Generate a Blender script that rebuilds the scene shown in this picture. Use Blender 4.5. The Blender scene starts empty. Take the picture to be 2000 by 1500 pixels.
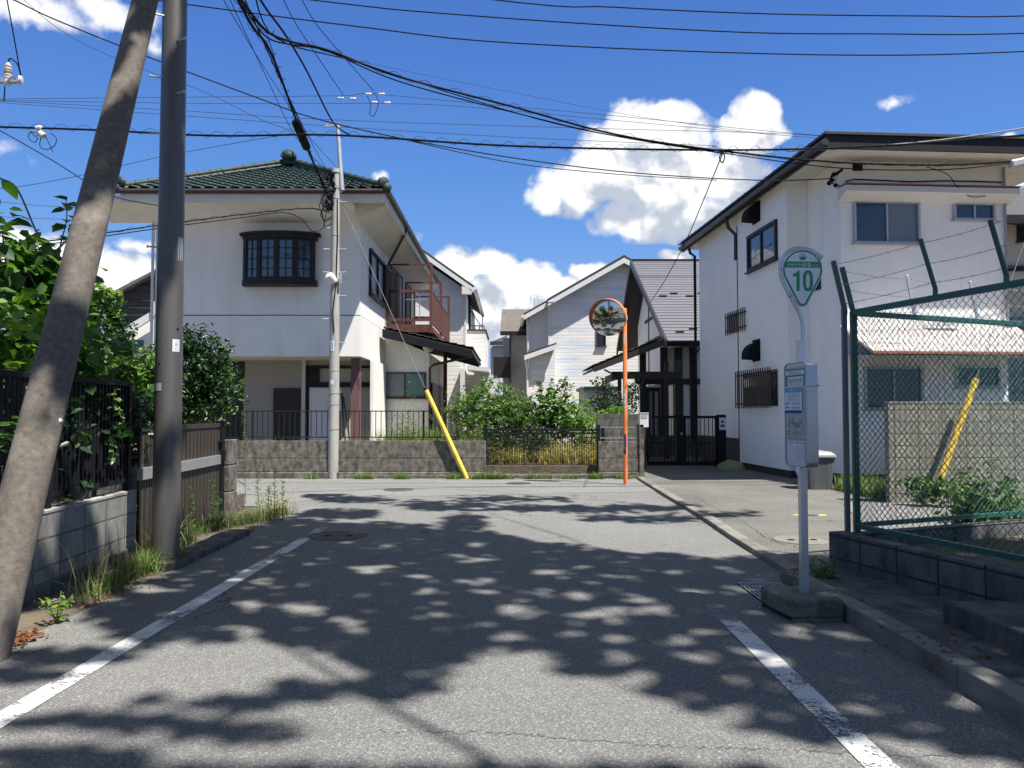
import bpy, math, random
import numpy as np
from mathutils import Vector, Matrix, noise
random.seed(7); rng = np.random.default_rng(7)
sc = bpy.context.scene
R = math.radians

# ------------------------------------------------------------------ camera
EYE, PITCH, FPX = 1.55, R(2.17), 1480.0
cam_d = bpy.data.cameras.new('camera'); cam_d.sensor_width = 36; cam_d.lens = 36*FPX/2000
cam_d.clip_start = .05; cam_d.clip_end = 3000
cam = bpy.data.objects.new('camera', cam_d); sc.collection.objects.link(cam)
cam.location = (0, 0, EYE); cam.rotation_euler = (R(90)+PITCH, 0, 0)
sc.camera = cam

# ------------------------------------------------------------------ light
SUN = Vector((.38, -.30, 1)).normalized()
SUN_AZ = math.atan2(SUN.x, SUN.y); SUN_EL = math.asin(SUN.z)
sl = bpy.data.lights.new('sun', 'SUN'); sl.energy = 5.0; sl.angle = R(.6); sl.color = (1, .955, .89)
so = bpy.data.objects.new('sun', sl); sc.collection.objects.link(so)
so.rotation_euler = (-SUN).to_track_quat('-Z', 'Y').to_euler(); so.location = (10, -8, 30)
sc.view_settings.view_transform = 'Standard'; sc.view_settings.look = 'None'
sc.view_settings.exposure = 1.0; sc.view_settings.gamma = 1

# ------------------------------------------------------------------ helpers
def ray(px, py):
    dv = (750-py)/FPX
    return Vector(((px-1000)/FPX, math.cos(PITCH)-dv*math.sin(PITCH), math.sin(PITCH)+dv*math.cos(PITCH)))
def at(px, py, Y):
    d = ray(px, py); t = Y/d.y
    return Vector((d.x*t, Y, EYE+d.z*t))
def gp(px, py, z=0):
    d = ray(px, py); t = (z-EYE)/d.z
    return Vector((d.x*t, d.y*t, z))

class MB:
    def __init__(s): s.v = []; s.f = []; s.smooth = False
    def add(s, vs, fs):
        n = len(s.v); s.v += [tuple(v) for v in vs]; s.f += [tuple(i+n for i in f) for f in fs]; return s
    def obox(s, P, a, b, c):
        P = Vector(P); a = Vector(a); b = Vector(b); c = Vector(c)
        vs = [P, P+a, P+a+b, P+b, P+c, P+a+c, P+a+b+c, P+b+c]
        return s.add(vs, [(0,3,2,1), (4,5,6,7), (0,1,5,4), (1,2,6,5), (2,3,7,6), (3,0,4,7)])
    def box(s, x0, x1, y0, y1, z0, z1):
        return s.obox((x0,y0,z0), (x1-x0,0,0), (0,y1-y0,0), (0,0,z1-z0))
    def bar(s, p, q, w, h=None, up=(0,0,1)):
        h = h or w; p = Vector(p); q = Vector(q); d = (q-p).normalized(); up = Vector(up)
        if abs(d.dot(up)) > .95: up = Vector((0,1,0))
        sd = d.cross(up).normalized(); u2 = sd.cross(d).normalized()
        return s.obox(p-sd*w/2-u2*h/2, sd*w, q-p, u2*h)
    def prism(s, poly, off):
        n = len(poly); off = Vector(off); poly = [Vector(p) for p in poly]
        vs = poly+[p+off for p in poly]
        return s.add(vs, [tuple(range(n))[::-1], tuple(range(n, 2*n))]+[(i, (i+1)%n, n+(i+1)%n, n+i) for i in range(n)])
    def poly(s, pts): return s.add(pts, [tuple(range(len(pts)))])
    def tube(s, pts, r, n=8, caps=True):
        s.smooth = True
        pts = [Vector(p) for p in pts]; m = len(pts)
        rs = list(r) if isinstance(r, (list, tuple)) else [r]*m
        t0 = (pts[1]-pts[0]).normalized()
        ref = Vector((0,0,1)) if abs(t0.z) < .9 else Vector((1,0,0))
        nx = t0.cross(ref).normalized(); vs = []
        for i, p in enumerate(pts):
            t = (pts[min(i+1,m-1)]-pts[max(i-1,0)]).normalized()
            nx = (nx-t*nx.dot(t)).normalized(); ny = t.cross(nx)
            for k in range(n):
                a = 2*math.pi*k/n; vs.append(p+nx*rs[i]*math.cos(a)+ny*rs[i]*math.sin(a))
        fs = [(i*n+k, i*n+(k+1)%n, (i+1)*n+(k+1)%n, (i+1)*n+k) for i in range(m-1) for k in range(n)]
        if caps: fs += [tuple(range(n))[::-1], tuple((m-1)*n+k for k in range(n))]
        return s.add(vs, fs)
    def lathe(s, c, prof, n=24, ax=(0,0,1)):
        ax = Vector(ax).normalized(); c = Vector(c)
        ref = Vector((0,0,1)) if abs(ax.z) < .9 else Vector((1,0,0))
        a = ax.cross(ref).normalized(); b = ax.cross(a); vs = []; m = len(prof); s.smooth = True
        for r, h in prof:
            for k in range(n):
                t = 2*math.pi*k/n; vs.append(c+ax*h+a*r*math.cos(t)+b*r*math.sin(t))
        fs = [(i*n+k, i*n+(k+1)%n, (i+1)*n+(k+1)%n, (i+1)*n+k) for i in range(m-1) for k in range(n)]
        fs += [tuple(range(n))[::-1], tuple((m-1)*n+k for k in range(n))]
        return s.add(vs, fs)

def rootloc(o):
    while o.parent: o = o.parent
    return o.location.copy()
def tag(o, label, cat, group=None, kind=None):
    if label: o['label'] = label
    if cat: o['category'] = cat
    if group: o['group'] = group
    if kind: o['kind'] = kind
    return o
def link(o): sc.collection.objects.link(o); return o
def thing(name, loc, label, cat, group=None):
    o = bpy.data.objects.new(name, None); o.location = Vector(loc); o.empty_display_size = .2
    return tag(link(o), label, cat, group)
def obj(name, mb, m, parent=None, label=None, smooth=None, bev=0, sub=None):
    if isinstance(mb, MB): vs, fs = mb.v, mb.f; smooth = mb.smooth if smooth is None else smooth
    else: vs, fs = mb
    V = np.array(vs, dtype=np.float64).reshape(-1, 3)
    if parent: loc = rootloc(parent)
    else: loc = Vector(((V[:,0].min()+V[:,0].max())/2, (V[:,1].min()+V[:,1].max())/2, V[:,2].min()))
    V = V-np.array(loc)
    me = bpy.data.meshes.new(name); me.from_pydata(V.tolist(), [], fs); me.materials.append(m)
    if smooth:
        me.shade_smooth()
        me.set_sharp_from_angle(angle=R(38))
    me.update()
    o = bpy.data.objects.new(name, me); link(o)
    if parent: o.parent = parent
    else: o.location = loc
    if bev:
        b = o.modifiers.new('bevel', 'BEVEL'); b.width = bev; b.segments = 2; b.limit_method = 'ANGLE'; b.angle_limit = R(40)
    if label: o['label'] = label
    return o
def struct(name, mb, m, **k):
    o = obj(name, mb, m, **k); o['kind'] = 'structure'; return o

# ------------------------------------------------------------------ materials
def nt(name):
    m = bpy.data.materials.new(name); m.use_nodes = True; t = m.node_tree
    return m, t, t.nodes['Principled BSDF']
def nd(t, typ, **k):
    n = t.nodes.new(typ)
    for a, v in k.items(): setattr(n, a, v)
    return n
def coords(t, scale=(1,1,1), kind='Object'):
    tc = nd(t, 'ShaderNodeTexCoord'); mp = nd(t, 'ShaderNodeMapping'); mp.inputs['Scale'].default_value = scale
    t.links.new(tc.outputs[kind], mp.inputs[0]); return mp.outputs[0]
def world(t, scale=(1,1,1)):
    g = nd(t, 'ShaderNodeNewGeometry'); mp = nd(t, 'ShaderNodeMapping'); mp.inputs['Scale'].default_value = scale
    t.links.new(g.outputs['Position'], mp.inputs[0]); return mp.outputs[0]
def noi(t, vec, scale, detail=4, rough=.55, dist=0):
    n = nd(t, 'ShaderNodeTexNoise'); n.inputs['Scale'].default_value = scale; n.inputs['Detail'].default_value = detail
    n.inputs['Roughness'].default_value = rough; n.inputs['Distortion'].default_value = dist
    if vec: t.links.new(vec, n.inputs['Vector'])
    return n.outputs[0]
def ramp(t, fac, stops):
    r = nd(t, 'ShaderNodeValToRGB'); e = r.color_ramp.elements
    while len(e) > 1: e.remove(e[-1])
    for i, (p, c) in enumerate(stops):
        x = e[0] if i == 0 else e.new(p)
        x.position = p; x.color = (c, c, c, 1) if isinstance(c, (int, float)) else (*c, 1)
    t.links.new(fac, r.inputs[0]); return r.outputs[0]
def mix(t, fac, a, b, mode='MIX'):
    n = nd(t, 'ShaderNodeMix', data_type='RGBA', blend_type=mode)
    for s, v in ((n.inputs[0], fac), (n.inputs[6], a), (n.inputs[7], b)):
        if isinstance(v, bpy.types.NodeSocket): t.links.new(v, s)
        elif isinstance(v, (int, float)): s.default_value = v if s == n.inputs[0] else (v, v, v, 1)
        else: s.default_value = (*v, 1)
    return n.outputs[2]
def mth(t, op, a, b=0, clamp=False):
    n = nd(t, 'ShaderNodeMath', operation=op); n.use_clamp = clamp
    for s, v in ((n.inputs[0], a), (n.inputs[1], b)):
        if isinstance(v, bpy.types.NodeSocket): t.links.new(v, s)
        else: s.default_value = v
    return n.outputs[0]
def bump(t, bs, h, strength=.3, dist=.01):
    b = nd(t, 'ShaderNodeBump'); b.inputs['Strength'].default_value = strength; b.inputs['Distance'].default_value = dist
    t.links.new(h, b.inputs['Height']); t.links.new(b.outputs[0], bs.inputs['Normal'])
def surf(name, c, var=.12, scale=3, rough=.8, metal=0, b=.15, bs=60, bd=.004, stretch=(1,1,1), dirt=None, dscale=1.5, dlo=.5, dhi=.75, dstr=(1,1,1), spec=.5):
    m, t, p = nt(name)
    v = coords(t, stretch); n = noi(t, v, scale, 6, .6)
    lo = tuple(x*(1-var) for x in c); hi = tuple(min(1, x*(1+var)) for x in c)
    col = ramp(t, n, [(.3, lo), (.7, hi)])
    if dirt:
        n2 = noi(t, coords(t, dstr), dscale, 8, .65)
        col = mix(t, ramp(t, n2, [(dlo, 0), (dhi, 1)]), col, dirt)
    t.links.new(col, p.inputs['Base Color'])
    p.inputs['Roughness'].default_value = rough; p.inputs['Metallic'].default_value = metal
    p.inputs['Specular IOR Level'].default_value = spec
    if b: bump(t, p, noi(t, coords(t), bs, 5, .6), b, bd)
    return m
def leafmat(name, cols, trans=.35, rough=.5):
    m, t, p = nt(name)
    g = nd(t, 'ShaderNodeNewGeometry')
    col = ramp(t, g.outputs['Random Per Island'], [(i/(max(1, len(cols)-1)), c) for i, c in enumerate(cols)])
    n = noi(t, world(t), 1.3, 3); col = mix(t, ramp(t, n, [(.35, 0), (.7, .45)]), col, cols[0])
    t.links.new(col, p.inputs['Base Color']); p.inputs['Roughness'].default_value = rough
    tr = nd(t, 'ShaderNodeBsdfTranslucent'); c2 = mix(t, 1, col, (1.35, 1.5, .55), 'MULTIPLY'); t.links.new(c2, tr.inputs[0])
    mx = nd(t, 'ShaderNodeMixShader'); mx.inputs[0].default_value = trans
    t.links.new(p.outputs[0], mx.inputs[1]); t.links.new(tr.outputs[0], mx.inputs[2])
    t.links.new(mx.outputs[0], t.nodes['Material Output'].inputs[0]); return m
def glass(name, c, rough=.06, b=0):
    m, t, p = nt(name); n = noi(t, coords(t), 1.2, 3)
    t.links.new(ramp(t, n, [(.3, tuple(x*.7 for x in c)), (.7, c)]), p.inputs['Base Color'])
    p.inputs['Roughness'].default_value = rough; p.inputs['Specular IOR Level'].default_value = .9
    bump(t, p, noi(t, coords(t), 2.5, 2), .15, .02); return m
M = {}
M['stucco'] = surf('stucco', (.80,.785,.74), .05, 1.2, .9, b=.35, bs=90, bd=.004, dirt=(.66,.645,.59), dscale=1.2, dlo=.50, dhi=.82, dstr=(1.6,1.6,.22))
M['stucco_white'] = surf('stucco_white', (.87,.865,.84), .04, 1, .9, b=.35, bs=80, bd=.004, dirt=(.76,.755,.72), dscale=1.1, dlo=.50, dhi=.85, dstr=(1.4,1.4,.3))
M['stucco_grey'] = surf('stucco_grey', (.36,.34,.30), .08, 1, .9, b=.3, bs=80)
M['plaster_pink'] = surf('plaster_pink', (.78,.72,.68), .05, 2, .8)
M['soffit'] = surf('soffit', (.66,.64,.585), .08, 1.5, .85, b=.1, dirt=(.52,.49,.43), dscale=1, dlo=.5, dhi=.8)
M['trim_white'] = surf('trim_white', (.62,.62,.60), .05, 3, .6, b=.05)
M['cream_panel'] = surf('cream_panel', (.50,.48,.38), .06, 2, .6, b=.05)
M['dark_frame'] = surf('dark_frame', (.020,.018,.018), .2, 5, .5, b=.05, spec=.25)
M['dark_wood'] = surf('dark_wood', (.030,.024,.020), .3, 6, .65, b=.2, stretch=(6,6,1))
M['brown_alu'] = surf('brown_alu', (.036,.028,.024), .15, 4, .4, b=.03)
M['brown_column'] = surf('brown_column', (.16,.085,.085), .12, 3, .5, dirt=(.07,.035,.04), dscale=2.2, dlo=.55, dhi=.7)
M['rust'] = surf('rust', (.115,.034,.026), .25, 5, .75, b=.3, bs=40, dirt=(.06,.022,.014), dscale=9, dlo=.5, dhi=.62)
M['aluminium'] = surf('aluminium', (.55,.56,.58), .06, 4, .35, .7, b=.02)
M['alu_frame'] = surf('alu_frame', (.42,.43,.45), .06, 4, .45, .3, b=.02)
M['steel'] = surf('steel', (.32,.33,.34), .12, 6, .5, .5, b=.05)
M['galv'] = surf('galv', (.45,.47,.48), .12, 8, .5, .6, b=.05)
M['glass_dark'] = glass('glass_dark', (.03,.04,.05))
M['glass_grey'] = glass('glass_grey', (.16,.18,.20), .35)
M['glass_blue'] = glass('glass_blue', (.06,.09,.12), .03)
M['roof_tile'] = surf('roof_tile', (.034,.058,.052), .3, 6, .36, b=.08, bs=25, spec=.5)
M['roof_dark'] = surf('roof_dark', (.035,.033,.033), .25, 4, .6, b=.15, bs=20)
M['roof_brown'] = surf('roof_brown', (.11,.095,.085), .2, 3, .8, b=.2)
M['roof_metal'] = surf('roof_metal', (.145,.145,.162), .08, 1.2, .45, .2, b=.03)
M['concrete'] = surf('concrete', (.30,.29,.27), .18, 4, .9, b=.5, bs=45, bd=.006, dirt=(.13,.12,.10), dscale=2.5, dlo=.45, dhi=.7)
M['concrete_pole'] = surf('concrete_pole', (.36,.35,.32), .08, 5, .85, b=.2, bs=60, dirt=(.22,.21,.18), dscale=2.2, dstr=(3,3,.7))
M['strut_concrete'] = surf('strut_concrete', (.112,.096,.08), .30, 22, .9, b=.6, bs=55, bd=.006, dirt=(.24,.215,.175), dscale=2.6, dlo=.52, dhi=.72)
M['steel_pole'] = surf('steel_pole', (.12,.112,.102), .08, 3, .42, .25, b=.05, stretch=(6,6,.4))
M['wall_concrete'] = surf('wall_concrete', (.19,.17,.145), .3, 9, .95, b=.7, bs=40, bd=.008, dirt=(.045,.04,.034), dscale=3.6, dlo=.36, dhi=.66, dstr=(2.2,2.2,1.4))
M['dark_concrete'] = surf('dark_concrete', (.10,.10,.095), .3, 4, .95, b=.6, bs=45, bd=.008, dirt=(.035,.036,.033), dscale=3, dlo=.42, dhi=.65, dstr=(2,2,.6))
M['base_concrete'] = surf('base_concrete', (.15,.14,.115), .3, 9, .95, b=.8, bs=50, bd=.01, dirt=(.05,.055,.035), dscale=5, dlo=.45, dhi=.65)
M['kerb'] = surf('kerb', (.20,.19,.165), .2, 6, .95, b=.6, bs=50, bd=.008, dirt=(.08,.075,.06), dscale=3, dlo=.45, dhi=.7)
M['green_paint'] = surf('green_paint', (.018,.095,.075), .1, 5, .4, b=.03)
M['green_wire'] = surf('green_wire', (.035,.12,.095), .2, 30, .4, b=0)
M['green_post'] = surf('green_post', (.055,.085,.085), .1, 5, .45, b=.03)
M['black_paint'] = surf('black_paint', (.010,.011,.014), .2, 5, .6, b=.03, spec=.2)
M['brown_slat'] = surf('brown_slat', (.06,.048,.04), .15, 6, .5, b=.05, stretch=(4,4,1))
M['orange'] = surf('orange', (.72,.20,.055), .08, 4, .45, b=.05, dirt=(.5,.13,.04), dscale=2)
M['yellow'] = surf('yellow', (.80,.58,.09), .06, 4, .4, b=.05, dirt=(.55,.34,.06), dscale=3, dlo=.55, dhi=.7)
M['sign_white'] = surf('sign_white', (.66,.70,.72), .03, 3, .35, b=0)
M['sign_green'] = surf('sign_green', (.02,.23,.09), .05, 3, .35, b=0)
M['paper'] = surf('paper', (.68,.72,.76), .03, 3, .6, b=0)
M['panel_grey'] = surf('panel_grey', (.34,.39,.37), .05, 6, .3, b=0)
M['blue_light'] = surf('blue_light', (.10,.30,.58), .05, 3, .5, b=0)
M['blue_dark'] = surf('blue_dark', (.015,.022,.16), .05, 3, .5, b=0)
M['ink'] = surf('ink', (.03,.035,.05), .05, 3, .6, b=0)
M['red'] = surf('red', (.5,.05,.05), .1, 3, .5, b=0)
M['pale_red'] = surf('pale_red', (.52,.38,.42), .1, 3, .5, b=0)
M['rubber'] = surf('rubber', (.010,.011,.014), .2, 8, .8, b=0, spec=.12)
M['cable_light'] = surf('cable_light', (.045,.052,.068), .1, 8, .8, b=0, spec=.1)
M['cable_grey'] = surf('cable_grey', (.20,.21,.23), .1, 8, .7, b=0, spec=.2)
M['porcelain'] = surf('porcelain', (.60,.56,.52), .06, 4, .25, b=0)
M['porcelain_brown'] = surf('porcelain_brown', (.20,.12,.10), .1, 4, .3, b=0)
M['bin_grey'] = surf('bin_grey', (.10,.105,.115), .1, 5, .55, b=.05)
M['bin_lid'] = surf('bin_lid', (.24,.255,.27), .05, 5, .45, b=.03)
M['net'] = surf('net', (.22,.27,.11), .25, 30, .9, b=.8, bs=120)
M['teal'] = surf('teal', (.10,.19,.19), .1, 4, .5, b=.05)
M['bark'] = surf('bark', (.10,.075,.05), .3, 12, .9, b=.8, bs=30, bd=.01, stretch=(3,3,.6))
M['stem'] = surf('stem', (.10,.14,.04), .2, 12, .7, b=.1)
M['soil'] = surf('soil', (.12,.095,.065), .3, 3, 1, b=.8, bs=20, bd=.03, dirt=(.05,.045,.03), dscale=4)
M['leaf_big'] = leafmat('leaf_big', [(.025,.065,.016), (.05,.13,.022), (.085,.20,.03), (.15,.27,.04)], .38, .6)
M['leaf_dark'] = leafmat('leaf_dark', [(.012,.035,.012), (.022,.06,.018), (.035,.085,.022)], .2, .4)
M['leaf_bright'] = leafmat('leaf_bright', [(.08,.17,.025), (.15,.27,.04), (.24,.36,.07)], .4)
M['leaf_bush'] = leafmat('leaf_bush', [(.05,.11,.025), (.095,.18,.04), (.16,.26,.07)], .35)
M['leaf_canopy'] = leafmat('leaf_canopy', [(.02,.05,.015), (.04,.08,.02)], .25)
M['grass'] = leafmat('grass', [(.06,.12,.025), (.11,.19,.035), (.17,.25,.06), (.24,.25,.10)], .35)
M['grass_dark'] = leafmat('grass_dark', [(.05,.09,.02), (.08,.13,.03), (.13,.17,.05)], .3)
M['ridge_tile'] = surf('ridge_tile', (.03,.05,.046), .3, 6, .6, b=.1, bs=25, spec=.3)
M['dry_grass'] = leafmat('dry_grass', [(.30,.26,.10), (.46,.38,.16), (.58,.48,.22)], .35)
M['dead_leaf'] = leafmat('dead_leaf', [(.20,.06,.03), (.14,.07,.03)], .2)

def siding(name, c, c2, h=.15, w=3.0, warm=None, ld=.80):
    m, t, p = nt(name)
    g = nd(t, 'ShaderNodeNewGeometry'); sx = nd(t, 'ShaderNodeSeparateXYZ'); t.links.new(g.outputs['Position'], sx.inputs[0])
    fr = mth(t, 'FRACT', mth(t, 'DIVIDE', sx.outputs[2], h))
    line = ramp(t, fr, [(0, 0), (.10, 1), (.9, 1), (1, 0)])
    n = noi(t, world(t, (.45, .45, 3.2)), 1.0, 6, .6, .6)
    col = ramp(t, n, [(.36, c2), (.52, c), (.64, warm or c)])
    col = mix(t, line, tuple(x*ld for x in c), col)
    t.links.new(col, p.inputs['Base Color']); p.inputs['Roughness'].default_value = .8
    bump(t, p, line, .5, .01); return m
M['siding'] = siding('siding', (.72,.715,.68), (.54,.60,.68), .18, warm=(.78,.72,.60))
M['siding_plain'] = siding('siding_plain', (.64,.645,.65), (.60,.61,.63), .45, ld=.93)
M['siding_block'] = siding('siding_block', (.72,.70,.65), (.62,.63,.64), .2, warm=(.66,.61,.52))

def blockmat(name, c, c2, bw=.4, bh=.2, axis='x', mort=.02, mcol=None):
    m, t, p = nt(name)
    g = nd(t, 'ShaderNodeNewGeometry'); sx = nd(t, 'ShaderNodeSeparateXYZ'); t.links.new(g.outputs['Position'], sx.inputs[0])
    cb = nd(t, 'ShaderNodeCombineXYZ')
    t.links.new(sx.outputs[0 if axis == 'x' else 1], cb.inputs[0]); t.links.new(sx.outputs[2], cb.inputs[1])
    b = nd(t, 'ShaderNodeTexBrick'); t.links.new(cb.outputs[0], b.inputs[0]); b.offset = 0.0 if mort > .019 else .5
    b.inputs['Scale'].default_value = 1; b.inputs['Brick Width'].default_value = bw; b.inputs['Row Height'].default_value = bh
    b.inputs['Mortar Size'].default_value = .011; b.inputs['Mortar Smooth'].default_value = .3; b.inputs['Bias'].default_value = 0
    b.inputs['Color1'].default_value = (*c, 1); b.inputs['Color2'].default_value = (*[x*.82 for x in c], 1)
    b.inputs['Mortar'].default_value = (*(mcol or [x*.45 for x in c]), 1)
    n = noi(t, world(t, (2,2,.9)), 3.5, 8, .65)
    col = mix(t, ramp(t, n, [(.42, 0), (.68, 1)]), b.outputs[0], c2)
    n3 = noi(t, world(t), 40, 4, .7); col = mix(t, .35, col, ramp(t, n3, [(.3, .3), (.7, 1)]), 'MULTIPLY')
    t.links.new(col, p.inputs['Base Color']); p.inputs['Roughness'].default_value = .95
    h = mth(t, 'SUBTRACT', mth(t, 'MULTIPLY', noi(t, world(t), 60, 5), .3), b.outputs['Fac']); bump(t, p, h, .6, .01)
    return m
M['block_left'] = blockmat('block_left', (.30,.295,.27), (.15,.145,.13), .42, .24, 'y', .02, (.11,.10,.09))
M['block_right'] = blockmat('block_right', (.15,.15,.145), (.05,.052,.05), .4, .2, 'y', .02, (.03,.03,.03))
M['block_pale'] = blockmat('block_pale', (.40,.38,.31), (.27,.26,.21), .4, .2, 'x', .02, (.12,.115,.09))
M['block_side'] = blockmat('block_side', (.17,.165,.14), (.055,.06,.045), .4, .2, 'x')

def asphalt(name, c, c2, fleck=.5, fl2=.30):
    m, t, p = nt(name); v = world(t)
    col = ramp(t, noi(t, v, .55, 5, .6), [(.3, c2), (.7, c)])
    col = mix(t, ramp(t, noi(t, v, 6, 5, .7), [(.3, 0), (.8, .35)]), col, tuple(x*.62 for x in c))
    fine = noi(t, v, 130, 4, .8); col = mix(t, .75, col, ramp(t, fine, [(.36, .35), (.5, 1.0), (.64, 1.7)]), 'MULTIPLY')
    gr = nd(t, 'ShaderNodeTexVoronoi'); gr.inputs['Scale'].default_value = 105; t.links.new(v, gr.inputs['Vector'])
    gs = nd(t, 'ShaderNodeSeparateColor'); t.links.new(gr.outputs['Color'], gs.inputs[0])
    col = mix(t, .6, col, ramp(t, gs.outputs[2], [(0, .45), (.55, .95), (.85, 1.25), (1, 1.9)]), 'MULTIPLY')
    vo = nd(t, 'ShaderNodeTexVoronoi'); vo.inputs['Scale'].default_value = 58; t.links.new(v, vo.inputs['Vector'])
    sp = nd(t, 'ShaderNodeSeparateColor'); t.links.new(vo.outputs['Color'], sp.inputs[0])
    pick = mth(t, 'MULTIPLY', mth(t, 'GREATER_THAN', sp.outputs[0], 1-fl2*.5), mth(t, 'LESS_THAN', vo.outputs['Distance'], mth(t, 'MULTIPLY', sp.outputs[1], .34)))
    big = nd(t, 'ShaderNodeTexVoronoi'); big.inputs['Scale'].default_value = 30; t.links.new(v, big.inputs['Vector'])
    sp2 = nd(t, 'ShaderNodeSeparateColor'); t.links.new(big.outputs['Color'], sp2.inputs[0])
    pick2 = mth(t, 'MULTIPLY', mth(t, 'GREATER_THAN', sp2.outputs[1], .95), mth(t, 'LESS_THAN', big.outputs['Distance'], mth(t, 'MULTIPLY', sp2.outputs[0], .17)))
    pk = mth(t, 'MAXIMUM', mth(t, 'MULTIPLY', pick, fleck), pick2, True)
    col = mix(t, mth(t, 'MULTIPLY', pk, .8), col, (.40,.39,.35))
    # thin cracks
    cr = nd(t, 'ShaderNodeTexVoronoi', feature='DISTANCE_TO_EDGE'); cr.inputs['Scale'].default_value = .34
    wv = nd(t, 'ShaderNodeVectorMath', operation='ADD'); nn = nd(t, 'ShaderNodeTexNoise'); nn.inputs['Scale'].default_value = 3; nn.inputs['Detail'].default_value = 6
    t.links.new(v, nn.inputs[0]); sc2 = nd(t, 'ShaderNodeVectorMath', operation='SCALE'); sc2.inputs['Scale'].default_value = .45
    t.links.new(nn.outputs['Color'], sc2.inputs[0]); t.links.new(v, wv.inputs[0]); t.links.new(sc2.outputs[0], wv.inputs[1]); t.links.new(wv.outputs[0], cr.inputs['Vector'])
    msk = mth(t, 'MULTIPLY', mth(t, 'LESS_THAN', cr.outputs['Distance'], .0022), ramp(t, noi(t, v, .4, 2), [(.5, 0), (.56, 1)]))
    col = mix(t, mth(t, 'MULTIPLY', msk, .8), col, (.02,.02,.02))
    t.links.new(col, p.inputs['Base Color']); p.inputs['Roughness'].default_value = .85; p.inputs['Specular IOR Level'].default_value = .35
    bump(t, p, mth(t, 'ADD', fine, mth(t, 'MULTIPLY', noi(t, v, 60, 3), .6)), .8, .006); return m
M['asphalt'] = asphalt('asphalt', (.182,.181,.172), (.145,.145,.138), .9, .5)
M['asphalt_cross'] = asphalt('asphalt_cross', (.20,.20,.193), (.165,.165,.158), .4)
M['asphalt_drive'] = asphalt('asphalt_drive', (.165,.161,.145), (.095,.093,.084), .4)
def paintmat(name):
    m, t, p = nt(name); v = world(t)
    w = mth(t, 'ADD', mth(t, 'MULTIPLY', noi(t, v, 55, 6, .75), .6), mth(t, 'MULTIPLY', noi(t, v, 3, 4, .6), .55))
    a = nd(t, 'ShaderNodeAttribute', attribute_name='wear'); w = mth(t, 'SUBTRACT', w, mth(t, 'ADD', a.outputs['Fac'], .022))
    mk = ramp(t, w, [(.44, 0), (.49, 1)])
    # fine brush cracks across the line
    st = noi(t, world(t, (8, 70, 1)), 1, 3, .6, .8); mk = mth(t, 'MULTIPLY', mk, ramp(t, st, [(.30, 0), (.36, 1)]))
    t.links.new(ramp(t, noi(t, v, 9, 5), [(.3, (.50,.50,.49)), (.7, (.66,.66,.64))]), p.inputs['Base Color'])
    p.inputs['Roughness'].default_value = .7
    tr = nd(t, 'ShaderNodeBsdfTransparent'); mx = nd(t, 'ShaderNodeMixShader'); t.links.new(mk, mx.inputs[0])
    t.links.new(tr.outputs[0], mx.inputs[1]); t.links.new(p.outputs[0], mx.inputs[2]); t.links.new(mx.outputs[0], t.nodes['Material Output'].inputs[0])
    bump(t, p, noi(t, v, 200, 3), .5, .004); return m
M['road_paint'] = paintmat('road_paint')
def mirror():
    m, t, p = nt('mirror_glass'); p.inputs['Base Color'].default_value = (.60,.62,.62,1); p.inputs['Metallic'].default_value = 1
    t.links.new(ramp(t, noi(t, coords(t), 5, 4), [(.3, .03), (.7, .07)]), p.inputs['Roughness']); return m
M['mirror'] = mirror()

# ------------------------------------------------------------------ world: blue sky with cumulus
wd = bpy.data.worlds.new('World'); sc.world = wd; wd.use_nodes = True; t = wd.node_tree; bg = t.nodes['Background']
sky = nd(t, 'ShaderNodeTexSky', sky_type='NISHITA'); sky.sun_disc = False; sky.sun_elevation = SUN_EL; sky.sun_rotation = SUN_AZ
sky.air_density = 1.0; sky.dust_density = .3; sky.ozone_density = 2.2
hs = nd(t, 'ShaderNodeHueSaturation'); hs.inputs['Saturation'].default_value = 1.12; t.links.new(sky.outputs[0], hs.inputs['Color'])
wd.cycles.sampling_method = 'MANUAL'; wd.cycles.sample_map_resolution = 256
tc = nd(t, 'ShaderNodeTexCoord'); sp = nd(t, 'ShaderNodeSeparateXYZ'); t.links.new(tc.outputs['Generated'], sp.inputs[0])
az = mth(t, 'ARCTAN2', sp.outputs[0], sp.outputs[1]); el = mth(t, 'ARCSINE', sp.outputs[2])
cb = nd(t, 'ShaderNodeCombineXYZ'); t.links.new(az, cb.inputs[0]); t.links.new(el, cb.inputs[1]); P0 = cb.outputs[0]
def vadd(a, b):
    n = nd(t, 'ShaderNodeVectorMath', operation='ADD')
    for s, v in ((n.inputs[0], a), (n.inputs[1], b)):
        if isinstance(v, bpy.types.NodeSocket): t.links.new(v, s)
        else: s.default_value = v
    return n.outputs[0]
def fbm(vec, s, d=9, r=.58): return noi(t, vec, s, d, r)
wn = nd(t, 'ShaderNodeTexNoise'); wn.inputs['Scale'].default_value = 14; wn.inputs['Detail'].default_value = 3; t.links.new(P0, wn.inputs[0])
s1 = nd(t, 'ShaderNodeVectorMath', operation='SCALE'); s1.inputs['Scale'].default_value = .05
t.links.new(vadd(wn.outputs['Color'], (-.5,-.5,-.5)), s1.inputs[0]); P1 = vadd(P0, s1.outputs[0])
def azel(px, py):
    d = ray(px, py).normalized(); return math.atan2(d.x, d.y), math.asin(d.z)
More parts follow.
